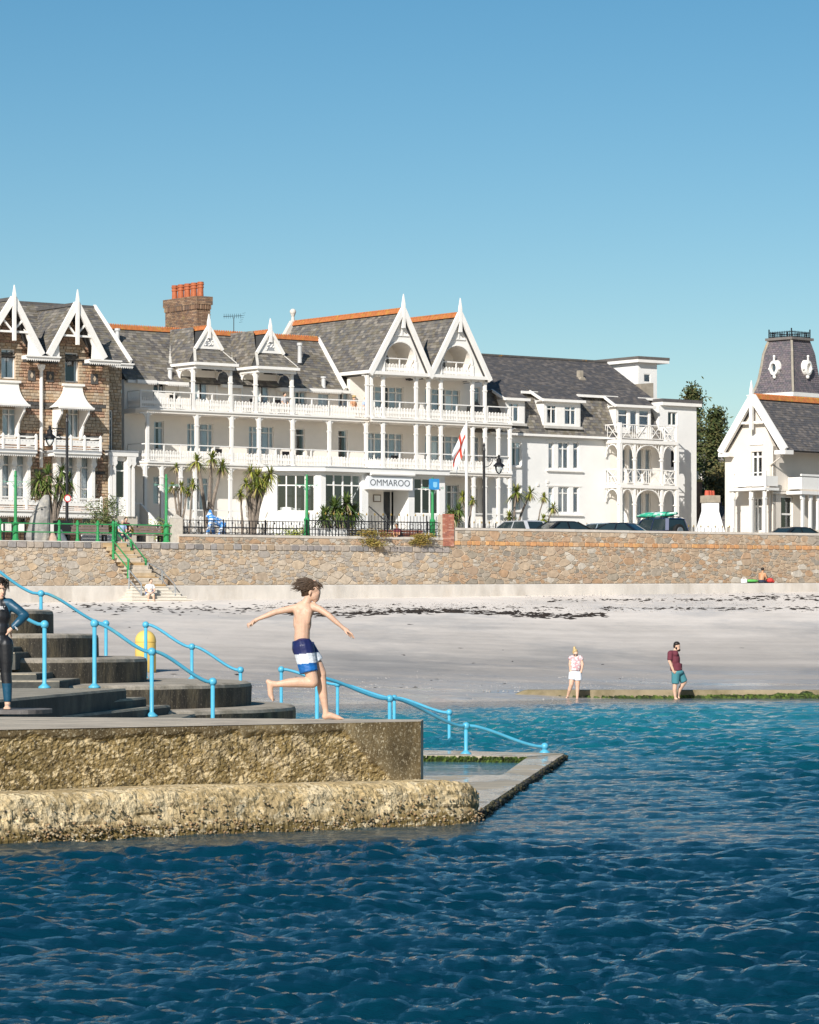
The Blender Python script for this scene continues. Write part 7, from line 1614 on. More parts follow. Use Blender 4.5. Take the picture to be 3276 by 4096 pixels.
# ---- evergreen trees between the annex and the cream house
def tree(label, px, ytop, ybase, Y, wpx, ramp, n, seed, conic=True):
    random.seed(seed); c = at(px,ybase,Y); zt = at(px,ytop,Y).z; H_ = zt-6.6; W_ = wpx/2*Y/FPX; t = thing('evergreen_tree', label, 'tree', (c.x,c.y,6.6), 0, 'trees between the annex and the cream house'); m = MB()
    tk = MB(); tk.tube([(0,0,-.2),(.1,0,H_*.4),(0,.1,H_*.75),(.05,0,H_*.95)],[.32,.22,.12,.04],8); cl = []
    for i in range(110):
        s = random.random()**.8; z = H_*(.12+.87*s); rr = W_*((1-s)**.55 if conic else math.sqrt(max(.05,1-(2*s-1)**2))); a = random.uniform(0,6.28); k = rr*random.uniform(.35,1.0); cl.append((Vector((k*math.cos(a),k*math.sin(a),z)),random.uniform(.35,.8)))
        if i % 4 == 0: tk.tube([(0,0,z*.9),cl[-1][0]],[.06,.015],5)
    for i in range(n):
        k,r = random.choice(cl); q = k+Vector((random.gauss(0,.5)*r,random.gauss(0,.5)*r,random.gauss(0,.55)*r)); a = random.uniform(0,6.28); d = Vector((math.cos(a)*.6,math.sin(a)*.6,random.uniform(-.2,1))).normalized(); s_ = d.orthogonal().normalized()*.07; l = random.uniform(.09,.2); m.add([q-d*l,q+s_,q+d*l,q-s_],[(0,1,2,3)])
    m.build('crown', mat('tree_leaf_%d'%seed, rough=.6, var=.3, ramp=ramp), t, fix=False); tk.build('trunk', BARK, t); return t
TG = [(.055,.075,.022),(.04,.055,.018),(.08,.095,.03),(.10,.105,.035),(.13,.12,.045)]
tree('slender dark evergreen with ragged top rising right of the annex',2772,1560,2140,250,150,TG,7000,11)
tree('broad dark green evergreen beside the cream house gable',2865,1650,2140,246,150,TG,7000,12)
tree('brown-tinged bushy tree low in front of the evergreens',2890,1880,2140,241,170,[(.11,.10,.035),(.15,.125,.045),(.08,.08,.03),(.18,.15,.06)],5000,13,False)
random.seed(99)
# ---- blue gorilla statue
# ================================================================ figures: one continuous skin grown from tapered limbs
def grow(name, caps, mats, parent=None, voxel=.012, smooth=5, pick=None):
    """caps: ('c',p,q,r1,r2[,flat]) tapered limbs, ('e',c,(rx,ry,rz)[,(ax,ay,az)]) ellipsoids -> welded surface"""
    mb = MB()
    for c in caps:
        if c[0] == 'c':
            p,q,r1,r2 = Vector(c[1]),Vector(c[2]),c[3],c[4]; flat = len(c) > 5 and c[5]; d = (q-p); ln = d.length; d = d.normalized() if ln > 1e-6 else Vector((0,0,1)); pts = []; rs = []
            if not flat:
                for a in (1.35,.9,.45): pts.append(p-d*r1*math.sin(a)); rs.append(r1*math.cos(a))
            for k in range(5): pts.append(p+(q-p)*k/4); rs.append(r1+(r2-r1)*k/4)
            if not flat:
                for a in (.45,.9,1.35): pts.append(q+d*r2*math.sin(a)); rs.append(r2*math.cos(a))
            mb.tube(pts,rs,12)
        else:
            k0 = len(mb.v); mb.ball((0,0,0),1,14,0,c[2]); rot = Matrix.Rotation(c[3][2],3,'Z')@Matrix.Rotation(c[3][1],3,'Y')@Matrix.Rotation(c[3][0],3,'X') if len(c) > 3 else None
            for i in range(k0,len(mb.v)):
                v = Vector(mb.v[i]); v = rot@v if rot else v; mb.v[i] = tuple(v+Vector(c[1]))
    me = mb.mesh('tmp',mats[0]); ob = bpy.data.objects.new('tmp',me); COL.objects.link(ob)
    r = ob.modifiers.new('r','REMESH'); r.mode = 'VOXEL'; r.voxel_size = voxel; s = ob.modifiers.new('s','SMOOTH'); s.factor = .5; s.iterations = smooth
    bpy.context.view_layer.update(); dg = bpy.context.evaluated_depsgraph_get(); nm = bpy.data.meshes.new_from_object(ob.evaluated_get(dg)); COL.objects.unlink(ob); bpy.data.objects.remove(ob); bpy.data.meshes.remove(me)
    nm.name = name; nm.materials.clear()
    for m in mats: nm.materials.append(m)
    nm.polygons.foreach_set('use_smooth',[True]*len(nm.polygons))
    if pick: nm.polygons.foreach_set('material_index',[pick(p.center) for p in nm.polygons])
    else: nm.polygons.foreach_set('material_index',[0]*len(nm.polygons))
    nm.update(); return link(name,nm,parent)
def skin(name, col): 
    m = mat(name, col, .5, .10, 9, spec=.35, bump=.12, bscale=25); b = bsdf(m); b.inputs['Subsurface Weight'].default_value = .12; b.inputs['Subsurface Radius'].default_value = (.02,.008,.004); return m
SKN = skin('pale_skin',(.62,.40,.29)); SKT = skin('tanned_skin',(.50,.27,.15)); SKB = skin('boy_skin',(.57,.365,.26))
HBR = mat('brown_hair',(.060,.036,.021),.5,.3,30); HDK = mat('dark_hair',(.018,.013,.010),.45,.3,30); HBL = mat('blonde_hair',(.50,.36,.17),.5,.2,30)
def hair_strands(mb, roots, fn, n, r=.006):
    for _ in range(n):
        p = random.choice(roots)+Vector([random.gauss(0,.012) for _ in range(3)]); pts = fn(p); mb.tube(pts,[r,r*.8,r*.5,r*.15][:len(pts)],5)
# ---------------------------------------------------------------- running boy
YB = 36.9
def zb_(zx,zy,dy=0.0): return at(950+zx/3.316,2270+zy/3.316,YB+dy)
root = at(950+1160/3.316,2878,YB); root.z = DK
boy = thing('person','bare-chested boy in navy, white and blue swim shorts running along the pier','person',tuple(root))
b = lambda x,y,d=0.0: zb_(x,y,d)-root
C = [('e',b(868,1075),(.098,.085,.10)),('e',b(853,940),(.082,.068,.13)),('e',b(860,720),(.096,.074,.16)),('e',b(876,575),(.108,.070,.105)),('c',b(770,535),b(1000,520,.01),.042,.044),('c',b(866,620),b(854,1000),.082,.080),('c',b(815,590,-.03),b(825,720,-.03),.05,.045),('c',b(930,585,-.03),b(915,720,-.03),.055,.045),
     ('c',b(880,520),b(945,400),.052,.040),('c',b(935,420),b(965,330),.042,.045),
     ('e',b(985,272),(.092,.074,.088)),('e',b(1015,360),(.060,.058,.072),(0,-.25,0)),('e',b(1050,330),(.042,.052,.06)),('c',b(1070,340),b(1082,388),.012,.013),('e',b(1058,425),(.022,.026,.012)),('e',b(1035,440),(.026,.03,.018)),
     ('e',b(962,335,-.070),(.016,.012,.030),(0,.2,0)),
     ('c',b(775,535),b(640,562,-.01),.042,.036),('c',b(640,562,-.01),b(505,592,-.03),.036,.030),('c',b(505,592,-.03),b(420,625,-.04),.031,.029),('c',b(420,625,-.04),b(262,688,-.05),.029,.019),('c',b(262,688,-.05),b(205,728,-.05),.021,.024),
     ('c',b(1005,522),b(1100,560,-.03),.044,.037),('c',b(1100,560,-.03),b(1205,628,-.06),.037,.031),('c',b(1205,628,-.06),b(1290,705,-.07),.032,.028),('c',b(1290,705,-.07),b(1395,795,-.08),.028,.019),('c',b(1395,795,-.08),b(1455,838,-.08),.021,.024),
     # near leg, bent back
     ('c',b(880,1110,-.06),b(960,1360,-.08),.088,.070),('c',b(960,1360,-.08),b(1005,1500,-.09),.070,.055),('e',b(1012,1520,-.09),(.050,.050,.050)),('c',b(1000,1530,-.09),b(800,1522,-.085),.053,.055),('c',b(800,1522,-.085),b(660,1532,-.083),.055,.046),('c',b(660,1532,-.083),b(520,1550,-.08),.045,.030),('c',b(520,1550,-.08),b(440,1540,-.08),.033,.035),('c',b(440,1540,-.08),b(408,1515,-.08),.034,.028),('c',b(430,1560,-.08),b(440,1690,-.08),.032,.030),('c',b(440,1690,-.08),b(462,1735,-.08),.030,.022),
     # far leg, planted
     ('c',b(900,1110,.06),b(1050,1300,.05),.088,.070),('c',b(1050,1300,.05),b(1108,1400,.05),.068,.054),('e',b(1115,1420,.045),(.048,.05,.055)),('c',b(1110,1440,.05),b(1120,1600,.045),.052,.050),('c',b(1120,1600,.045),b(1140,1720,.042),.052,.044),('c',b(1140,1720,.042),b(1168,1890,.04),.043,.029),('c',b(1168,1890,.04),b(1172,1950,.04),.031,.034),('c',b(1160,1975,.04),b(1230,1960,.04),.033,.034),('c',b(1230,1960,.04),b(1330,1990,.04),.034,.026),('c',b(1330,1990,.04),b(1375,2000,.04),.025,.016)]
for (r0,m0,t0) in (((205,728,-.065),(150,765,-.075),(150,808,-.075)),((200,735,-.05),(140,760,-.055),(133,795,-.05)),((200,730,-.035),(135,745,-.035),(125,775,-.03)),((210,745,-.045),(172,770,-.04),(178,785,-.035)),((215,715,-.08),(195,755,-.095),(200,775,-.09))):
    C += [('c',b(*r0),b(*m0),.0100,.0088),('c',b(*m0),b(*t0),.0086,.0068)]
for (r0,m0,t0) in (((1460,838,-.095),(1520,880,-.105),(1552,940,-.10)),((1458,842,-.08),(1508,895,-.085),(1535,945,-.08)),((1455,845,-.065),(1490,890,-.065),(1500,930,-.06)),((1450,848,-.055),(1470,880,-.05),(1478,910,-.045)),((1425,845,-.10),(1455,885,-.115),(1475,900,-.115))):
    C += [('c',b(*r0),b(*m0),.0100,.0088),('c',b(*m0),b(*t0),.0086,.0068)]
for k in range(5): C.append(('c',b(455+k*3,1735,-.105+k*.012),b(470+k*5,1775-k*5,-.105+k*.012),.010,.008)); C.append(('c',b(1370-k*4,1998,.015+k*.013),b(1410-k*14,2006,.015+k*.013),.010,.008))
grow('body',C,[SKB],boy,.0065,9)
# shorts in three bands
NV = mat('navy_nylon',(.012,.018,.085),.45,.25,6,bump=.9,bscale=7); WB = mat('white_nylon',(.62,.66,.70),.55,.12,6,bump=.9,bscale=7,stretch=(1,1,2.5)); BL = mat('blue_nylon',(.012,.12,.38),.45,.25,6,bump=.9,bscale=9,stretch=(1,1,2.5))
S_ = [('c',b(842,958),b(862,1060),.092,.112,1),('e',b(870,1085),(.112,.100,.10)),('c',b(858,985,-.035),b(872,1060,-.05),.092,.112,1),('c',b(872,1050,-.05),b(948,1392,-.078),.112,.096,1),('e',b(872,1060,-.05),(.112,.108,.10)),('c',b(890,1060,.045),b(1040,1268,.05),.108,.088,1),('e',b(800,1080),(.05,.07,.08))]
def band(c):
    zy = (2545-((c.z+root.z-HC)*FPX/YB+0) - 0); y = (HY-(c.z+root.z-HC)/YB*FPX-2270)*3.316; x = (CX+(c.x+root.x)/YB*FPX-950)*3.316
    t = y+(x-900)*.10
    return 0 if t < 1142 else (1 if t < 1272 else 2)
grow('swim_shorts',S_,[NV,WB,BL],boy,.0075,3,band)
m = MB(); m.tube([b(960,985,-.06),b(985,1000,-.08),b(1015,992,-.09)],.004,4); m.tube([b(955,1000,-.08),b(945,1080,-.115),b(948,1150,-.118)],.005,4); m.build('drawstring', NV, boy)
# windblown hair
hr = MB(); cen = b(968,262)
grow('hair',[('e',b(966,254),(.088,.079,.076)),('e',b(928,300),(.056,.074,.070)),('e',b(1040,225,.0),(.055,.066,.035),(0,.5,0)),('c',b(885,340),b(868,365),.05,.02)],[HBR],boy,.008,2)
for i in range(260):
    a = random.uniform(-.9,2.6); el_ = random.uniform(-.2,1.5); n_ = Vector((-math.cos(a)*math.cos(el_)*.6-.1,-math.sin(a)*math.cos(el_),math.sin(el_))); n_ = n_.normalized(); p = cen+Vector((n_.x*.085,n_.y*.078,n_.z*.082)); ln = random.uniform(.05,.11)
    if random.random() < .2: p = b(1040,230)+Vector((random.uniform(-.03,.03),random.uniform(-.06,.05),random.uniform(-.01,.03))); dirv = Vector((.7,-.1,-.35)); ln = .06
    else: dirv = Vector((-1,random.uniform(-.12,.12),random.uniform(-.12,.18)-.30*max(0,-n_.z+.3)))
    q1 = p+n_*.012+dirv*ln*.4; q2 = p+dirv*ln*.8+Vector((0,0,-.004)); q3 = p+dirv*ln*1.25+Vector((0,0,-.012)); hr.tube([p,q1,q2,q3],[.006,.0055,.004,.0012],4)
hr.build('hair_strands', HBR, boy, fix=False)
m = MB(); m.ball(b(1062,338,-.040),.009,8,0,(1,.6,.7)); m.build('eye', HDK, boy); m = MB(); m.tube([b(1040,312,-.048),b(1065,308,-.042),b(1082,315,-.03)],.0045,4); m.build('eyebrow', HBR, boy); m = MB(); m.tube([b(1045,428,-.03),b(1062,424,-.018)],.005,4); m.build('lips', skin('lip_skin',(.45,.17,.14)), boy)
# ---------------------------------------------------------------- wetsuit wearer at the left edge
YW = 40.0
rw = at(20/3.533,2270+2065/3.533,YW); rw.z = DK+.045
ws = thing('person','person in black and teal wetsuit, hand on hip, cut by the left edge','person',tuple(rw))
zoff = rw.z-(at(0,2270+2068/3.533,YW).z)
w = lambda x,y,d=0.0: at(x/3.533,2270+y/3.533,YW+d)-rw+Vector((0,0,zoff))
legs = [('c',w(75,1150),w(88,1400),.082,.066),('c',w(88,1400),w(85,1560),.064,.050),('c',w(85,1560),w(100,1720),.052,.050),('c',w(100,1720),w(108,1930),.048,.036),('c',w(-85,1150),w(-95,1400),.082,.066),('c',w(-95,1400),w(-100,1560),.064,.05),('c',w(-100,1560),w(-112,1720),.052,.05),('c',w(-112,1720),w(-120,1930),.048,.036)]
tor = [('e',w(-8,1120),(.114,.085,.10)),('e',w(-8,940),(.102,.075,.15)),('e',w(-8,720),(.122,.085,.16)),('c',w(-150,575),w(130,575),.052,.052),('c',w(-5,590),w(-3,500),.062,.05)]
arms = [('c',w(135,580),w(255,665,-.03),.050,.044),('c',w(255,665,-.03),w(352,745,-.03),.044,.040),('c',w(352,745,-.03),w(270,830,-.09),.040,.037),('c',w(270,830,-.09),w(188,905,-.11),.036,.027),('c',w(-155,580),w(-330,745),.050,.040),('c',w(-330,745),w(-190,905,-.09),.040,.027)]
hd = [('c',w(-3,530),w(5,450),.045,.042),('e',w(4,335),(.078,.088,.100)),('e',w(14,420,-.02),(.056,.066,.068)),('c',w(36,385,-.085),w(44,425,-.092),.011,.014),('e',w(30,465,-.07),(.024,.02,.012)),('e',w(22,490,-.055),(.028,.026,.02))]
hands = [('c',w(185,908,-.11),w(130,960,-.12),.024,.026),('c',w(135,965,-.13),w(85,1018,-.13),.013,.010),('c',w(130,950,-.10),w(150,1000,-.08),.013,.010),('c',w(135,955,-.10),w(160,1010,-.06),.013,.010),('c',w(140,955,-.10),w(165,1040,-.05),.013,.010),('c',w(145,950,-.10),w(160,1060,-.06),.012,.009),('c',w(-185,908,-.09),w(-130,960,-.10),.024,.024)]
feet = [('c',w(108,1920),w(108,1985),.034,.036),('c',w(106,2035),w(100,2045,-.12),.034,.030),('c',w(-120,1920),w(-122,1985),.034,.036),('c',w(-122,2035),w(-126,2045,-.12),.034,.030)]
for k in range(5): feet.append(('c',w(62+k*19,2055,-.12),w(60+k*20,2060,-.165+abs(k-3)*.006),.013,.011))
grow('body',tor+legs+arms+hd+hands+feet,[SKN],ws,.009,4)
NEO = mat('black_neoprene',(.010,.011,.014),.42,.2,4,bump=.15,bscale=12,spec=.6); TEA = mat('teal_neoprene',(.008,.065,.12),.45,.15,4,bump=.15,bscale=12,spec=.5)
infl = lambda L_,f=.010: [(c[0],c[1],c[2],c[3]+f,c[4]+f,1 if i in () else 0) if c[0] == 'c' else (c[0],c[1],tuple(v+f for v in c[2])) for i,c in enumerate(L_)]
def suit(c):
    y = (HY-(c.z+rw.z-zoff-HC)/YW*FPX-2270)*3.533; x = (CX+(c.x+rw.x)/YW*FPX)*3.533
    if y > 1700: return 1
    if x > 120+max(0,(y-640))*.25 and y < 960: return 1
    if x < -140 and y < 960: return 1
    if 505 < y < 640 and x > 45+(y-505)*.55: return 1
    return 0
grow('wetsuit',infl(tor+legs+arms),[NEO,TEA],ws,.010,3,suit)
hh_ = MB()
grow('hair',[('e',w(-6,300,.01),(.088,.095,.085)),('e',w(-20,380,.05),(.075,.07,.09)),('c',w(55,300,-.05),w(72,345,-.06),.025,.012)],[HDK],ws,.009,2)
for i in range(90):
    a = random.uniform(0,6.28); p = w(-4,285,.01)+Vector((math.cos(a)*.08,math.sin(a)*.085,random.uniform(-.01,.05))); d = Vector((math.cos(a)*.25,math.sin(a)*.25,-1)); ln = random.uniform(.05,.11) if math.sin(a) > -.5 else .035; hh_.tube([p,p+Vector((math.cos(a)*.02,math.sin(a)*.02,-.01)),p+d*ln],[.007,.006,.001],4)
hh_.build('hair_strands', HDK, ws, fix=False)
m = MB(); m.ball(w(40,358,-.082),.010,8,0,(1,.6,.7)); m.build('eye', HDK, ws); m = MB(); m.ball(w(8,358,-.09),.010,8,0,(1,.6,.7)); m.build('eye', HDK, ws); m = MB(); m.tube([w(18,462,-.092),w(44,462,-.085)],.005,4); m.build('lips', skin('lip_skin',(.45,.17,.14)), ws)
def text_mesh(body, name, M_, m_, width, parent):
    cu = bpy.data.curves.new('t','FONT'); cu.body = body; cu.extrude = .002; o = bpy.data.objects.new('t',cu); COL.objects.link(o); bpy.context.view_layer.update(); dg = bpy.context.evaluated_depsgraph_get(); tm = bpy.data.meshes.new_from_object(o.evaluated_get(dg)); COL.objects.unlink(o); bpy.data.objects.remove(o)
    k = width/max(v.co.x for v in tm.vertices); 
    for v in tm.vertices: v.co = M_@Vector((v.co.x*k,v.co.y*k,v.co.z))
    tm.materials.clear(); tm.materials.append(m_); return link(name,tm,parent)
q = w(-40,655,-.128); text_mesh("BBL'",'chest_print',Matrix.Translation(q)@Matrix.Rotation(R(90),4,'X'),mat('print_white',(.75,.75,.75),.5),.085,ws)
q = w(200,905,-.155); text_mesh('NBN','cuff_print',Matrix.Translation(q)@Matrix.Rotation(-R(-50),4,'Y')@Matrix.Rotation(R(90),4,'X'),mat('print_white'),.05,ws)
# ---------------------------------------------------------------- the two waders
YP = 107.0
def wader(label, fx, fy):
    r_ = at(2230+fx/3.1345,2540+fy/3.1345,YP); r_.z = -.06; return thing('person',label,'person',tuple(r_)), r_
wm,rr_ = wader('blonde woman in floral top and white shorts wading with hands in pockets',190,790)
v = lambda x,y,d=0.0: at(2230+x/3.1345,2540+y/3.1345,YP+d)-rr_
body = [('e',v(228,228),(.075,.085,.10)),('e',v(228,255,-.05),(.05,.05,.05)),('c',v(228,270),v(228,300),.05,.055),('c',v(175,290),v(285,290),.065,.065),('e',v(230,360),(.15,.10,.20)),('e',v(226,455),(.16,.11,.12)),
        ('c',v(168,292),v(155,370,-.03),.05,.042),('c',v(155,370,-.03),v(163,452,-.03),.040,.033),('c',v(293,292),v(316,372,-.03),.05,.042),('c',v(316,372,-.03),v(298,455,-.05),.040,.033),('c',v(163,452,-.03),v(172,472,-.06),.035,.03),('c',v(298,455,-.05),v(290,472,-.07),.035,.03),
        ('c',v(190,480),v(172,620,-.04),.095,.07),('c',v(172,620,-.04),v(150,690,.02),.065,.058),('c',v(150,690,.02),v(128,765,.12),.055,.035),('c',v(128,775,.12),v(112,790,-.05),.035,.03),('c',v(258,480),v(252,630),.095,.068),('c',v(252,630),v(250,700),.062,.056),('c',v(250,700),v(246,815),.054,.035),('c',v(246,815),v(246,818,-.14),.035,.03)]
grow('body',body,[SKN],wm,.017,3)
FLO = mat('floral_cotton',(.50,.28,.30),.8,.2,30,col2=(.72,.68,.66),thr=(.47,.55))
grow('floral_top',[('e',v(230,355),(.168,.115,.21)),('c',v(168,285),v(155,315,-.01),.072,.07,1),('c',v(290,285),v(308,315,-.01),.072,.07,1),('c',v(230,380),v(226,448),.165,.165,1),('c',v(175,285),v(285,285),.075,.075)],[FLO],wm,.018,3)
grow('white_shorts',[('e',v(226,465),(.175,.125,.09)),('c',v(190,470),v(180,562,-.02),.115,.108,1),('c',v(256,470),v(262,572),.118,.112,1)],[mat('white_denim',(.66,.69,.74),.8,.06,5)],wm,.018,2)
grow('hair',[('e',v(222,212,.02),(.088,.09,.095)),('e',v(212,165,.02),(.045,.045,.06)),('e',v(222,195,-.03),(.07,.06,.05))],[HBL],wm,.015,2)
m = MB(); m.ball(v(212,248,-.105),.028,8,0,(1,.5,.7)); m.ball(v(238,248,-.105),.028,8,0,(1,.5,.7)); m.beam(v(205,245,-.1),v(250,245,-.1),.012,.012); m.build('sunglasses', BLACKM, wm)
mn,rr_ = wader('bearded man in maroon T-shirt and teal shorts wading, looking down',1475,785)
body = [('e',v(1500,135),(.095,.08,.105)),('e',v(1510,175,-.02),(.06,.055,.06)),('c',v(1528,150),v(1534,165),.016,.018),('c',v(1468,205),v(1490,170),.06,.058),('c',v(1420,240,.10),v(1475,235,-.12),.075,.075),('e',v(1465,310),(.15,.19,.25)),('e',v(1500,420),(.16,.16,.14)),
        ('c',v(1415,235,-.16),v(1405,330,-.18),.065,.055),('c',v(1405,330,-.18),v(1455,455,-.2),.050,.036),('c',v(1455,455,-.2),v(1470,475,-.19),.04,.035),('c',v(1440,235,.16),v(1440,340,.2),.065,.055),('c',v(1440,340,.2),v(1480,455,.2),.05,.036),
        ('c',v(1478,480,-.07),v(1475,610,-.07),.11,.078),('c',v(1475,610,-.07),v(1468,690,-.07),.072,.066),('c',v(1468,690,-.07),v(1478,790,-.07),.06,.038),('c',v(1478,800,-.07),v(1500,806,-.1),.04,.035),('c',v(1530,480,.07),v(1590,590,.07),.11,.078),('c',v(1590,590,.07),v(1540,670,.1),.07,.062),('c',v(1540,670,.1),v(1508,760,.12),.058,.038),('c',v(1508,765,.12),v(1525,790,.08),.04,.032)]
grow('body',body,[SKN],mn,.017,3)
MAR = mat('maroon_cotton',(.135,.030,.045),.85,.12,8)
grow('t_shirt',[('e',v(1466,310),(.170,.205,.27)),('c',v(1420,235,.10),v(1475,235,-.12),.105,.105),('c',v(1414,235,-.16),v(1408,318,-.175),.085,.082,1),('e',v(1416,232,-.16),(.092,.09,.085)),('e',v(1440,232,.16),(.092,.09,.085)),('c',v(1440,235,.16),v(1440,318,.19),.085,.082,1),('c',v(1485,360),v(1490,448),.185,.18,1)],[MAR],mn,.018,3)
grow('teal_shorts',[('e',v(1505,470),(.19,.175,.11)),('c',v(1485,470,-.07),v(1478,612,-.07),.135,.118,1),('c',v(1530,470,.07),v(1588,588,.07),.135,.112,1)],[mat('teal_cotton',(.055,.20,.23),.85,.12,6)],mn,.018,2)
grow('hair',[('e',v(1495,115,.01),(.102,.095,.085)),('e',v(1470,140,.02),(.05,.085,.07))],[HDK],mn,.015,2); grow('beard',[('e',v(1518,188,-.01),(.062,.062,.05)),('e',v(1490,165,-.04),(.035,.05,.05))],[HDK],mn,.015,2)
# ---------------------------------------------------------------- seated figures (metres, facing -y)
def sitter(label, loc, rz, shirt, legs_, hair_, sk=None, lean=.15, arms='knees', bare=False, lower=.45, head_turn=0, hat=None):
    t = thing('person',label,'person',tuple(loc),rz); sk = sk or SKN; sh = Vector((0,-lean*.6,.50)); kn = [Vector((s*.13,-.42,.03 if lower < .6 else .25)) for s in (-1,1)]; ft = [Vector((s*.15,-.46+(.1 if lower > .3 else -.25),-lower)) for s in (-1,1)]
    bd = [('e',Vector((0,0,.08)),(.17,.14,.12)),('c',Vector((0,0,.1)),sh-Vector((0,0,.1)),.13,.15),('c',sh+Vector((-.15,0,0)),sh+Vector((.15,0,0)),.07,.07),('c',sh,sh+Vector((0,-.03,.13)),.06,.055),('e',sh+Vector((head_turn,-.06,.24)),(.085,.1,.115)),('c',sh+Vector((head_turn*1.4,-.16,.22)),sh+Vector((head_turn*1.4,-.165,.20)),.016,.016)]
    for i,s in enumerate((-1,1)):
        bd += [('c',Vector((s*.09,0,.06)),kn[i],.09,.07),('c',kn[i],ft[i]+Vector((0,0,.06)),.062,.042),('c',ft[i]+Vector((0,0,.04)),ft[i]+Vector((0,-.16,.03)),.042,.034)]
        el_ = sh+Vector((s*.22,-.08,-.26)); ha = Vector((s*.05,-.36,.14)); bd += [('c',sh+Vector((s*.18,0,0)),el_,.055,.045),('c',el_,ha,.042,.034),('c',ha,ha+Vector((-s*.03,-.06,-.01)),.036,.028)]
    grow('body',bd,[sk],t,.018,3)
    if not bare:
        cl = [('c',Vector((0,0,.08)),sh-Vector((0,0,.05)),.152,.165),('c',sh+Vector((-.15,0,0)),sh+Vector((.15,0,0)),.085,.085)]+[('c',sh+Vector((s*.17,0,0)),sh+Vector((s*.20,-.04,-.14)),.075,.068,1) for s in (-1,1)]
        grow('shirt',cl,[shirt],t,.018,3)
    grow('trousers',[('e',Vector((0,0,.08)),(.185,.155,.13))]+[('c',Vector((s*.09,0,.07)),kn[i]*.97,.105,.085,1) for i,s in enumerate((-1,1))]+([('c',kn[i],kn[i]*.55+ft[i]*.45,.08,.066,1) for i in (0,1)] if legs_[1] else []),[legs_[0]],t,.018,2)
    grow('hair',[('e',sh+Vector((head_turn*.8,-.035,.275)),(.098,.108,.10))],[hair_],t,.016,2)
    if hat: m = MB(); c = sh+Vector((head_turn,-.06,.31)); m.lathe([(.19,0),(.12,.02),(.11,.09),(.05,.11)],c,12); m.build('straw_hat', hat, t)
    return t
WSH = mat('white_cotton',(.70,.70,.70),.85,.06); BVE = mat('blue_denim',(.10,.17,.36),.85,.12); CRT = mat('cream_cotton',(.68,.64,.56),.85,.06); MRN = MAR; GRS = mat('grey_cotton',(.40,.40,.42),.85,.1); DNM = mat('dark_denim',(.03,.04,.07),.85,.15)
pz = at(540+430/6.63,2300+690/6.63,1); 
us2 = WL.u(598,2.15); p = WL.w(us2,2.15,0); zse = zb_ if False else (4.36+.02-.165*3)
sw = sitter('dark-haired woman in blue waistcoat sitting on the lower beach steps',(p.x,p.y,zse),R(15),WSH,(CRT,False),HDK,None,.22,head_turn=.04,lower=.36)
m = MB(); 
grow('waistcoat',[('c',Vector((-.10,.0,.05)),Vector((-.13,-.10,.50)),.125,.10,1),('c',Vector((.10,.0,.05)),Vector((.13,-.10,.50)),.125,.10,1),('c',Vector((0,.06,.08)),Vector((0,.0,.48)),.14,.14,1)],[BVE],sw,.018,2)
u = WL.u(3045,.55); p = WL.w(u,.55,0)
sb_ = sitter('tanned sunbather sitting on a towel on the ledge, back to the sea',(p.x,p.y,apron_top(u)+.02),R(150),WSH,(DNM,False),HDK,SKT,.24,bare=True,lower=.02)
tm_ = MB(); tm_.box(-1.15,.95,-.32,.32,0,.025); o_ = tm_.build('towel', mat('black_towel',(.02,.022,.02),.95)); o_.location = (p.x,p.y,apron_top(u)); o_.rotation_euler = (0,0,WL.a); tag(o_,'dark towel spread on the ledge under the sunbather','towel')
g_ = MB(); g_.ball((0,0,.10),.1,10,0,(4.6,1.6,1)); g_.ball((-.45,.02,.13),.09,8,0,(1.4,1.3,1.1)); o_ = g_.build('green_bag', mat('lime_cloth',(.12,.45,.10),.8,.2,6), smooth=True); o_.location = tuple(WL.w(u-.62,.55,apron_top(u)+.02)); o_.rotation_euler = (0,0,WL.a); tag(o_,'bright green cloth bundle beside the sunbather','bag')
g_ = MB(); g_.ball((0,0,.14),.15,10,0,(1.4,1.1,1)); g_.ball((.14,.02,.08),.1,8,0,(1.3,1,.8)); o_ = g_.build('red_bag', mat('red_cloth',(.55,.05,.04),.7,.2,6), smooth=True); o_.location = tuple(WL.w(u+.55,.6,apron_top(u)+.02)); tag(o_,'red bag at the right of the sunbather','bag')
g_ = MB(); g_.box(-.16,.16,-.1,.1,0,.22); g_.tube([(-.1,0,.22),(-.06,0,.3),(.06,0,.3),(.1,0,.22)],.012,5); o_ = g_.build('white_bag', WSH); o_.location = tuple(WL.w(u-1.15,.55,apron_top(u)+.02)); tag(o_,'small white bag at the left end of the towel','bag')
# bench sitters and balcony guests
p = WL.w(WL.u(1600,-4.55),-4.55,PZ+.5); sitter('man in maroon shirt leaning forward on the dark bench',p,WL.a-R(70),MRN,(DNM,True),HDK,SKT,.38)
p = WL.w(WL.u(500,-3.55),-3.55,PZ+.55); sitter('person in maroon top seated behind the planter, head bowed',p,WL.a,MRN,(DNM,True),HBR,None,.15)
p = WL.w(WL.u(486,-3.2),-3.2,PZ+.42); sitter('person in pale blue top seated behind the planter',p,WL.a,mat('sky_cotton',(.35,.45,.65),.85),(DNM,True),mat('grey_hair',(.4,.38,.36),.6),None,.15)
def guest(label,px,py,sh_,hr_,f=None,hat=None):
    u = H.u(px,.9); q = H.w(u,.9,0); sitter(label,(q.x,q.y,H.O.z+z2+.45),H.a+R(10),sh_,(DNM,True),hr_,None,.05,hat=hat)
guest('guest in sunglasses seated on the attic balcony between the two porches',1135,1590,GRS,HDK)
guest('guest in straw hat seated on the attic balcony right of the porches',1412,1607,SKT,HBL,hat=mat('straw',(.5,.38,.18),.9))
guest('guest in blue seated on the attic balcony next to the straw hat',1460,1612,mat('sky_cotton'),HBL)
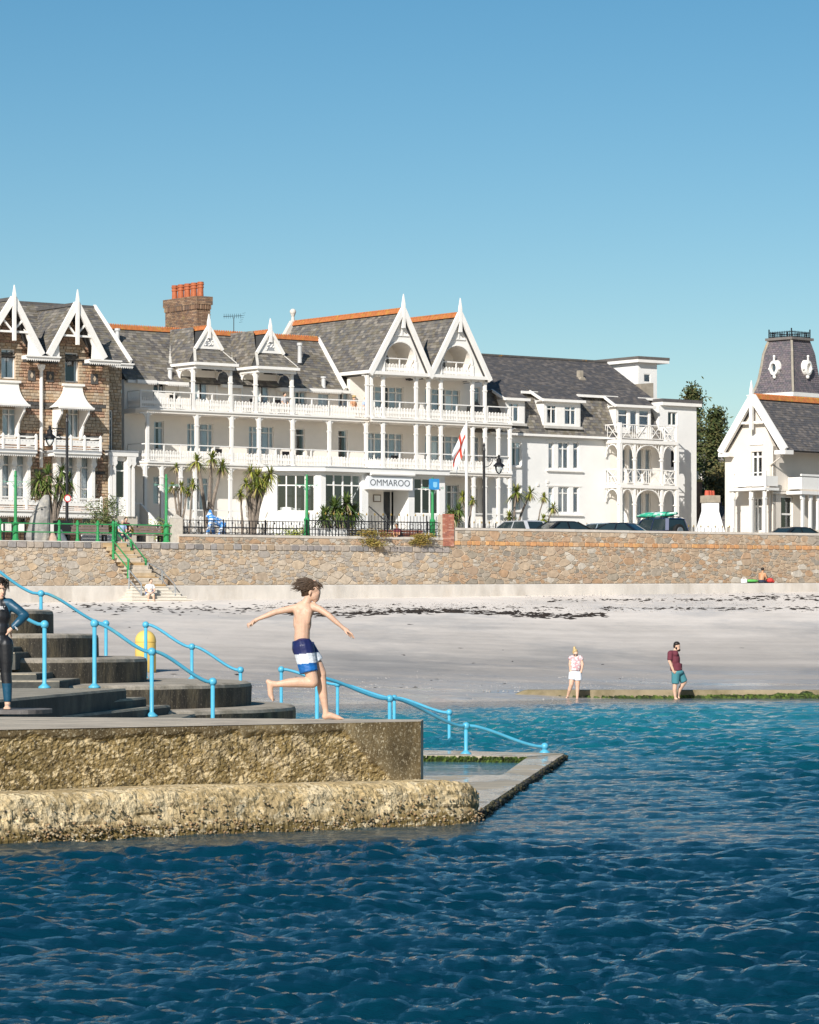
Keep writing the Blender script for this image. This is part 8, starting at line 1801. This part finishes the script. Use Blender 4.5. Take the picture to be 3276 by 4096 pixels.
# ---------------------------------------------------------------- blue gorilla statue
u = WL.u(862,-1.0); p = WL.w(u,-1.0,0); gz_ = zM+.02
go = thing('gorilla_statue','blue and white painted gorilla statue on all fours behind the wall','statue',(p.x,p.y,PZ),WL.a)
sc_ = 1/228.0; zf_ = WL.z(862,2140,-1.0)-PZ; G = lambda x,y,d=0.0: Vector(((x-1418)*sc_,d,zf_+(1660-y)*sc_))
gc = [('e',G(1348,1415),(.15,.14,.16)),('e',G(1352,1378),(.09,.08,.08)),('e',G(1312,1440),(.09,.10,.08)),('e',G(1375,1470),(.24,.26,.20)),('c',G(1385,1480),G(1490,1520),.24,.20),('e',G(1510,1540),(.20,.2,.2)),
      ('c',G(1350,1470,-.18),G(1318,1560,-.2),.13,.11),('c',G(1318,1560,-.2),G(1296,1640,-.18),.10,.09),('e',G(1292,1650,-.18),(.10,.09,.05)),('c',G(1385,1490,.18),G(1405,1580,.2),.13,.10),('c',G(1405,1580,.2),G(1415,1645,.18),.1,.08),('c',G(1500,1550,-.14),G(1470,1600,-.15),.13,.10),('c',G(1470,1600,-.15),G(1452,1648,-.15),.09,.07),('c',G(1520,1550,.14),G(1535,1600,.15),.14,.1),('c',G(1535,1600,.15),G(1548,1650,.15),.09,.07)]
GOM = mat('blue_white_swirl',(.03,.23,.62),.35,.25,3,col2=(.78,.82,.86),stretch=(1.5,1.5,4.5),thr=(.47,.53)); grow('body',gc,[GOM],go,.03,2)
m = MB(); m.box(-.75,.75,-.5,.5,0,zf_+.02); m.build('plinth', mat('plinth_concrete',(.45,.43,.4),.9), go)
# ---------------------------------------------------------------- parked cars
GLC = mat('car_glass',(.02,.035,.04),.05,.1,2,spec=.8); TYR = mat('tyre_rubber',(.015,.015,.015),.8,.1); RIM = mat('alloy_rim',(.45,.46,.48),.35,.1,metal=.8)
def car(name, label, px, o, rz, col, kind, H_=None):
    D_ = {'hatch':(4.1,1.74,1.46,.93,(-1.98,1.15),(-1.55,.30)),'saloon':(4.4,1.74,1.40,.90,(-1.75,1.2),(-1.0,.25)),'suv':(3.9,1.74,1.72,1.02,(-1.88,1.0),(-1.72,.35))}[kind]
    Lc,Wc_,Hc,bz,cb,ct = D_; p = WL.w(WL.u(px,o),o,RDZ+.004); t = thing(name,label,'car',tuple(p),rz,'cars parked behind the sea wall')
    CP = mat('car_paint_'+label.split()[0]+label.split()[1],col,.22,.03,1,spec=.6,metal=.15); hw = Wc_/2; m = MB()
    side = [(-Lc/2+.05,.22),(Lc/2-.08,.22),(Lc/2,.40),(Lc/2-.03,.62),(Lc/2-.25,.74),(cb[1]+.05,bz),(cb[0],bz),(-Lc/2+.02,bz-.12),(-Lc/2,.45)]
    n = len(side)
    for (k,y) in ((0,-hw+.07),(1,-hw),(2,hw),(3,hw-.07)):
        f_ = .985 if k in (0,3) else 1.0
        for (x,z) in side: m.v.append((x*f_,y,.22+(z-.22)*(f_ if k in (1,2) else 1.0)-(0 if k in (0,3) else .04 if z > .6 else 0)))
    for k in range(3):
        for i in range(n): m.f.append((k*n+i,k*n+(i+1)%n,(k+1)*n+(i+1)%n,(k+1)*n+i)); m.m.append(0)
    m.f += [tuple(range(n)),tuple(reversed(range(3*n,4*n)))]; m.m += [0,0]; m.build('body',CP,t)
    m = MB(); b0,b1 = hw-.06,hw-.22; cab = [(cb[0],-b0,bz-.02),(cb[1],-b0,bz-.02),(cb[1],b0,bz-.02),(cb[0],b0,bz-.02),(ct[0],-b1,Hc-.05),(ct[1],-b1,Hc-.05),(ct[1],b1,Hc-.05),(ct[0],b1,Hc-.05)]
    m.add(cab,[(0,1,5,4),(1,2,6,5),(2,3,7,6),(3,0,4,7)]); m.build('glasshouse',GLC,t)
    m = MB(); r0 = [(ct[0]-.05,-b1-.02,Hc-.07),(ct[1]+.08,-b1-.02,Hc-.07),(ct[1]+.08,b1+.02,Hc-.07),(ct[0]-.05,b1+.02,Hc-.07)]; r1 = [(ct[0]+.12,-b1+.12,Hc),(ct[1]-.15,-b1+.12,Hc),(ct[1]-.15,b1-.12,Hc),(ct[0]+.12,b1-.12,Hc)]
    m.add(r0+r1,[(0,1,5,4),(1,2,6,5),(2,3,7,6),(3,0,4,7),(4,5,6,7),(3,2,1,0)]); m.build('roof',CP,t)
    for (i,j) in ((0,4),(1,5),(2,6),(3,7)): m = MB(); a,c_ = Vector(cab[i]),Vector(cab[j]); m.beam(a,c_,.10 if i in (1,2) else .2,.05); m.build('pillar',CP,t)
    for s in (-1,1):
        m = MB(); xm = (cb[0]+cb[1])/2-.05; a = Vector((xm,s*b0,bz)); c_ = Vector((xm-.08,s*b1,Hc-.05)); m.beam(a,c_,.09,.04); m.build('pillar',CP,t)
        m = MB(); m.ball((cb[1]-.1,s*(hw+.08),bz+.06),.1,8,0,(.7,1,.7)); m.build('wing_mirror',CP,t)
        m = MB(); m.box(-Lc/2-.01,-Lc/2+.12,s*hw*.72-.12,s*hw*.72+.12,bz-.35,bz-.12); m.build('tail_light',mat('tail_red',(.4,.02,.02),.3),t)
        m = MB(); m.box(Lc/2-.22,Lc/2-.02,s*hw*.68-.16,s*hw*.68+.16,.60,.72); m.build('headlight',mat('lamp_clear',(.6,.62,.65),.15),t)
        for x in (-Lc/2+.75,Lc/2-.78):
            m = MB(); prof = [(.16,-.10),(.31,-.10),(.32,-.07),(.32,.07),(.31,.10),(.16,.10)]; k0 = len(m.v); m.lathe(prof,(0,0,0),18); m.v = [(x+v_[0],s*(hw-.10)+v_[2],.32+v_[1]) for v_ in m.v]; wh_ = m.build('wheel',TYR,t); m = MB(); m.lathe([(.2,-.105),(.2,.105)],(0,0,0),14); m.v = [(x+v_[0],s*(hw-.10)+v_[2],.32+v_[1]) for v_ in m.v]; m.build('rim',RIM,wh_)
    m = MB(); m.box(-Lc/2-.015,-Lc/2-.005,-.26,.26,.5,.62); m.build('number_plate',mat('plate',(.7,.7,.6),.5),t)
    return t,D_
car('silver_hatchback','silver grey hatchback parked behind the wall right of the flagpole',2066,-6.5,R(128),(.50,.51,.53),'hatch')
car('black_car','low black car roof between the silver and pale blue cars',2270,-4.0,R(30),(.012,.012,.013),'saloon')
car('pale_blue_car','pale blue-grey car half hidden behind the dark saloon',2400,-8.0,R(128),(.30,.38,.44),'hatch')
car('dark_saloon','dark navy saloon with curved roof left of the off-roader',2462,-5.2,R(150),(.012,.018,.03),'saloon')
sv_,DS = car('navy_offroader','navy blue off-roader with spare wheel and kayak on its roof',2622,-6.0,R(128),(.010,.022,.075),'suv')
m = MB(); m.lathe([(.05,-.12),(.36,-.12),(.38,-.05),(.38,.05),(.36,.12),(.05,.12)],(0,0,0),20); m.v = [(-1.95-.12+v_[2],.1+v_[0],.98+v_[1]) for v_ in m.v]; sp_ = m.build('spare_wheel',TYR,sv_); m = MB(); m.lathe([(.26,-.02),(.2,.14)],(0,0,0),16); m.v = [(-1.97-.12-v_[2],.1+v_[0],.98+v_[1]) for v_ in m.v]; m.build('wheel_cover',RIM,sp_)
for x in (-1.2,-.1): m = MB(); m.beam((x,-.7,1.80),(x,.7,1.80),.05,.04); m.box(x-.03,x+.03,-.68,-.64,1.68,1.79); m.box(x-.03,x+.03,.64,.68,1.68,1.79); m.build('roof_bar',BLACKM,sv_)
ky = thing('kayak','green and white wrapped kayak strapped on the navy off-roader','kayak',tuple(sv_.location),R(128)); m = MB(); n = 16
m.tube([(-1.75+3.3*i/n,0,1.90+.10*(abs(i/n-.5)*2)**2-(.12 if i/n > .8 else 0)*(i/n-.8)*5) for i in range(n+1)],[.02+.26*math.sin(math.pi*min(.97,max(.06,i/n)))**.6 for i in range(n+1)],12); m.v = [(x,y*1.2,1.90+(z-1.90)*.72) for x,y,z in m.v]
m.build('hull',mat('green_hull',(.03,.40,.24),.4,.15,2,col2=(.65,.72,.70),stretch=(.8,1,3),thr=(.5,.56)),ky,smooth=True)
for x in (-1.2,-.1): m = MB(); m.tube([(x,.33*math.cos(a),1.87+.24*math.sin(a)) for a in np.linspace(-.2,3.34,12)],.015,4); m.build('strap',BLACKM,ky)
car('dark_estate','dark car with curved roof in front of the cream house',3195,-7.0,R(35),(.015,.018,.022),'saloon')
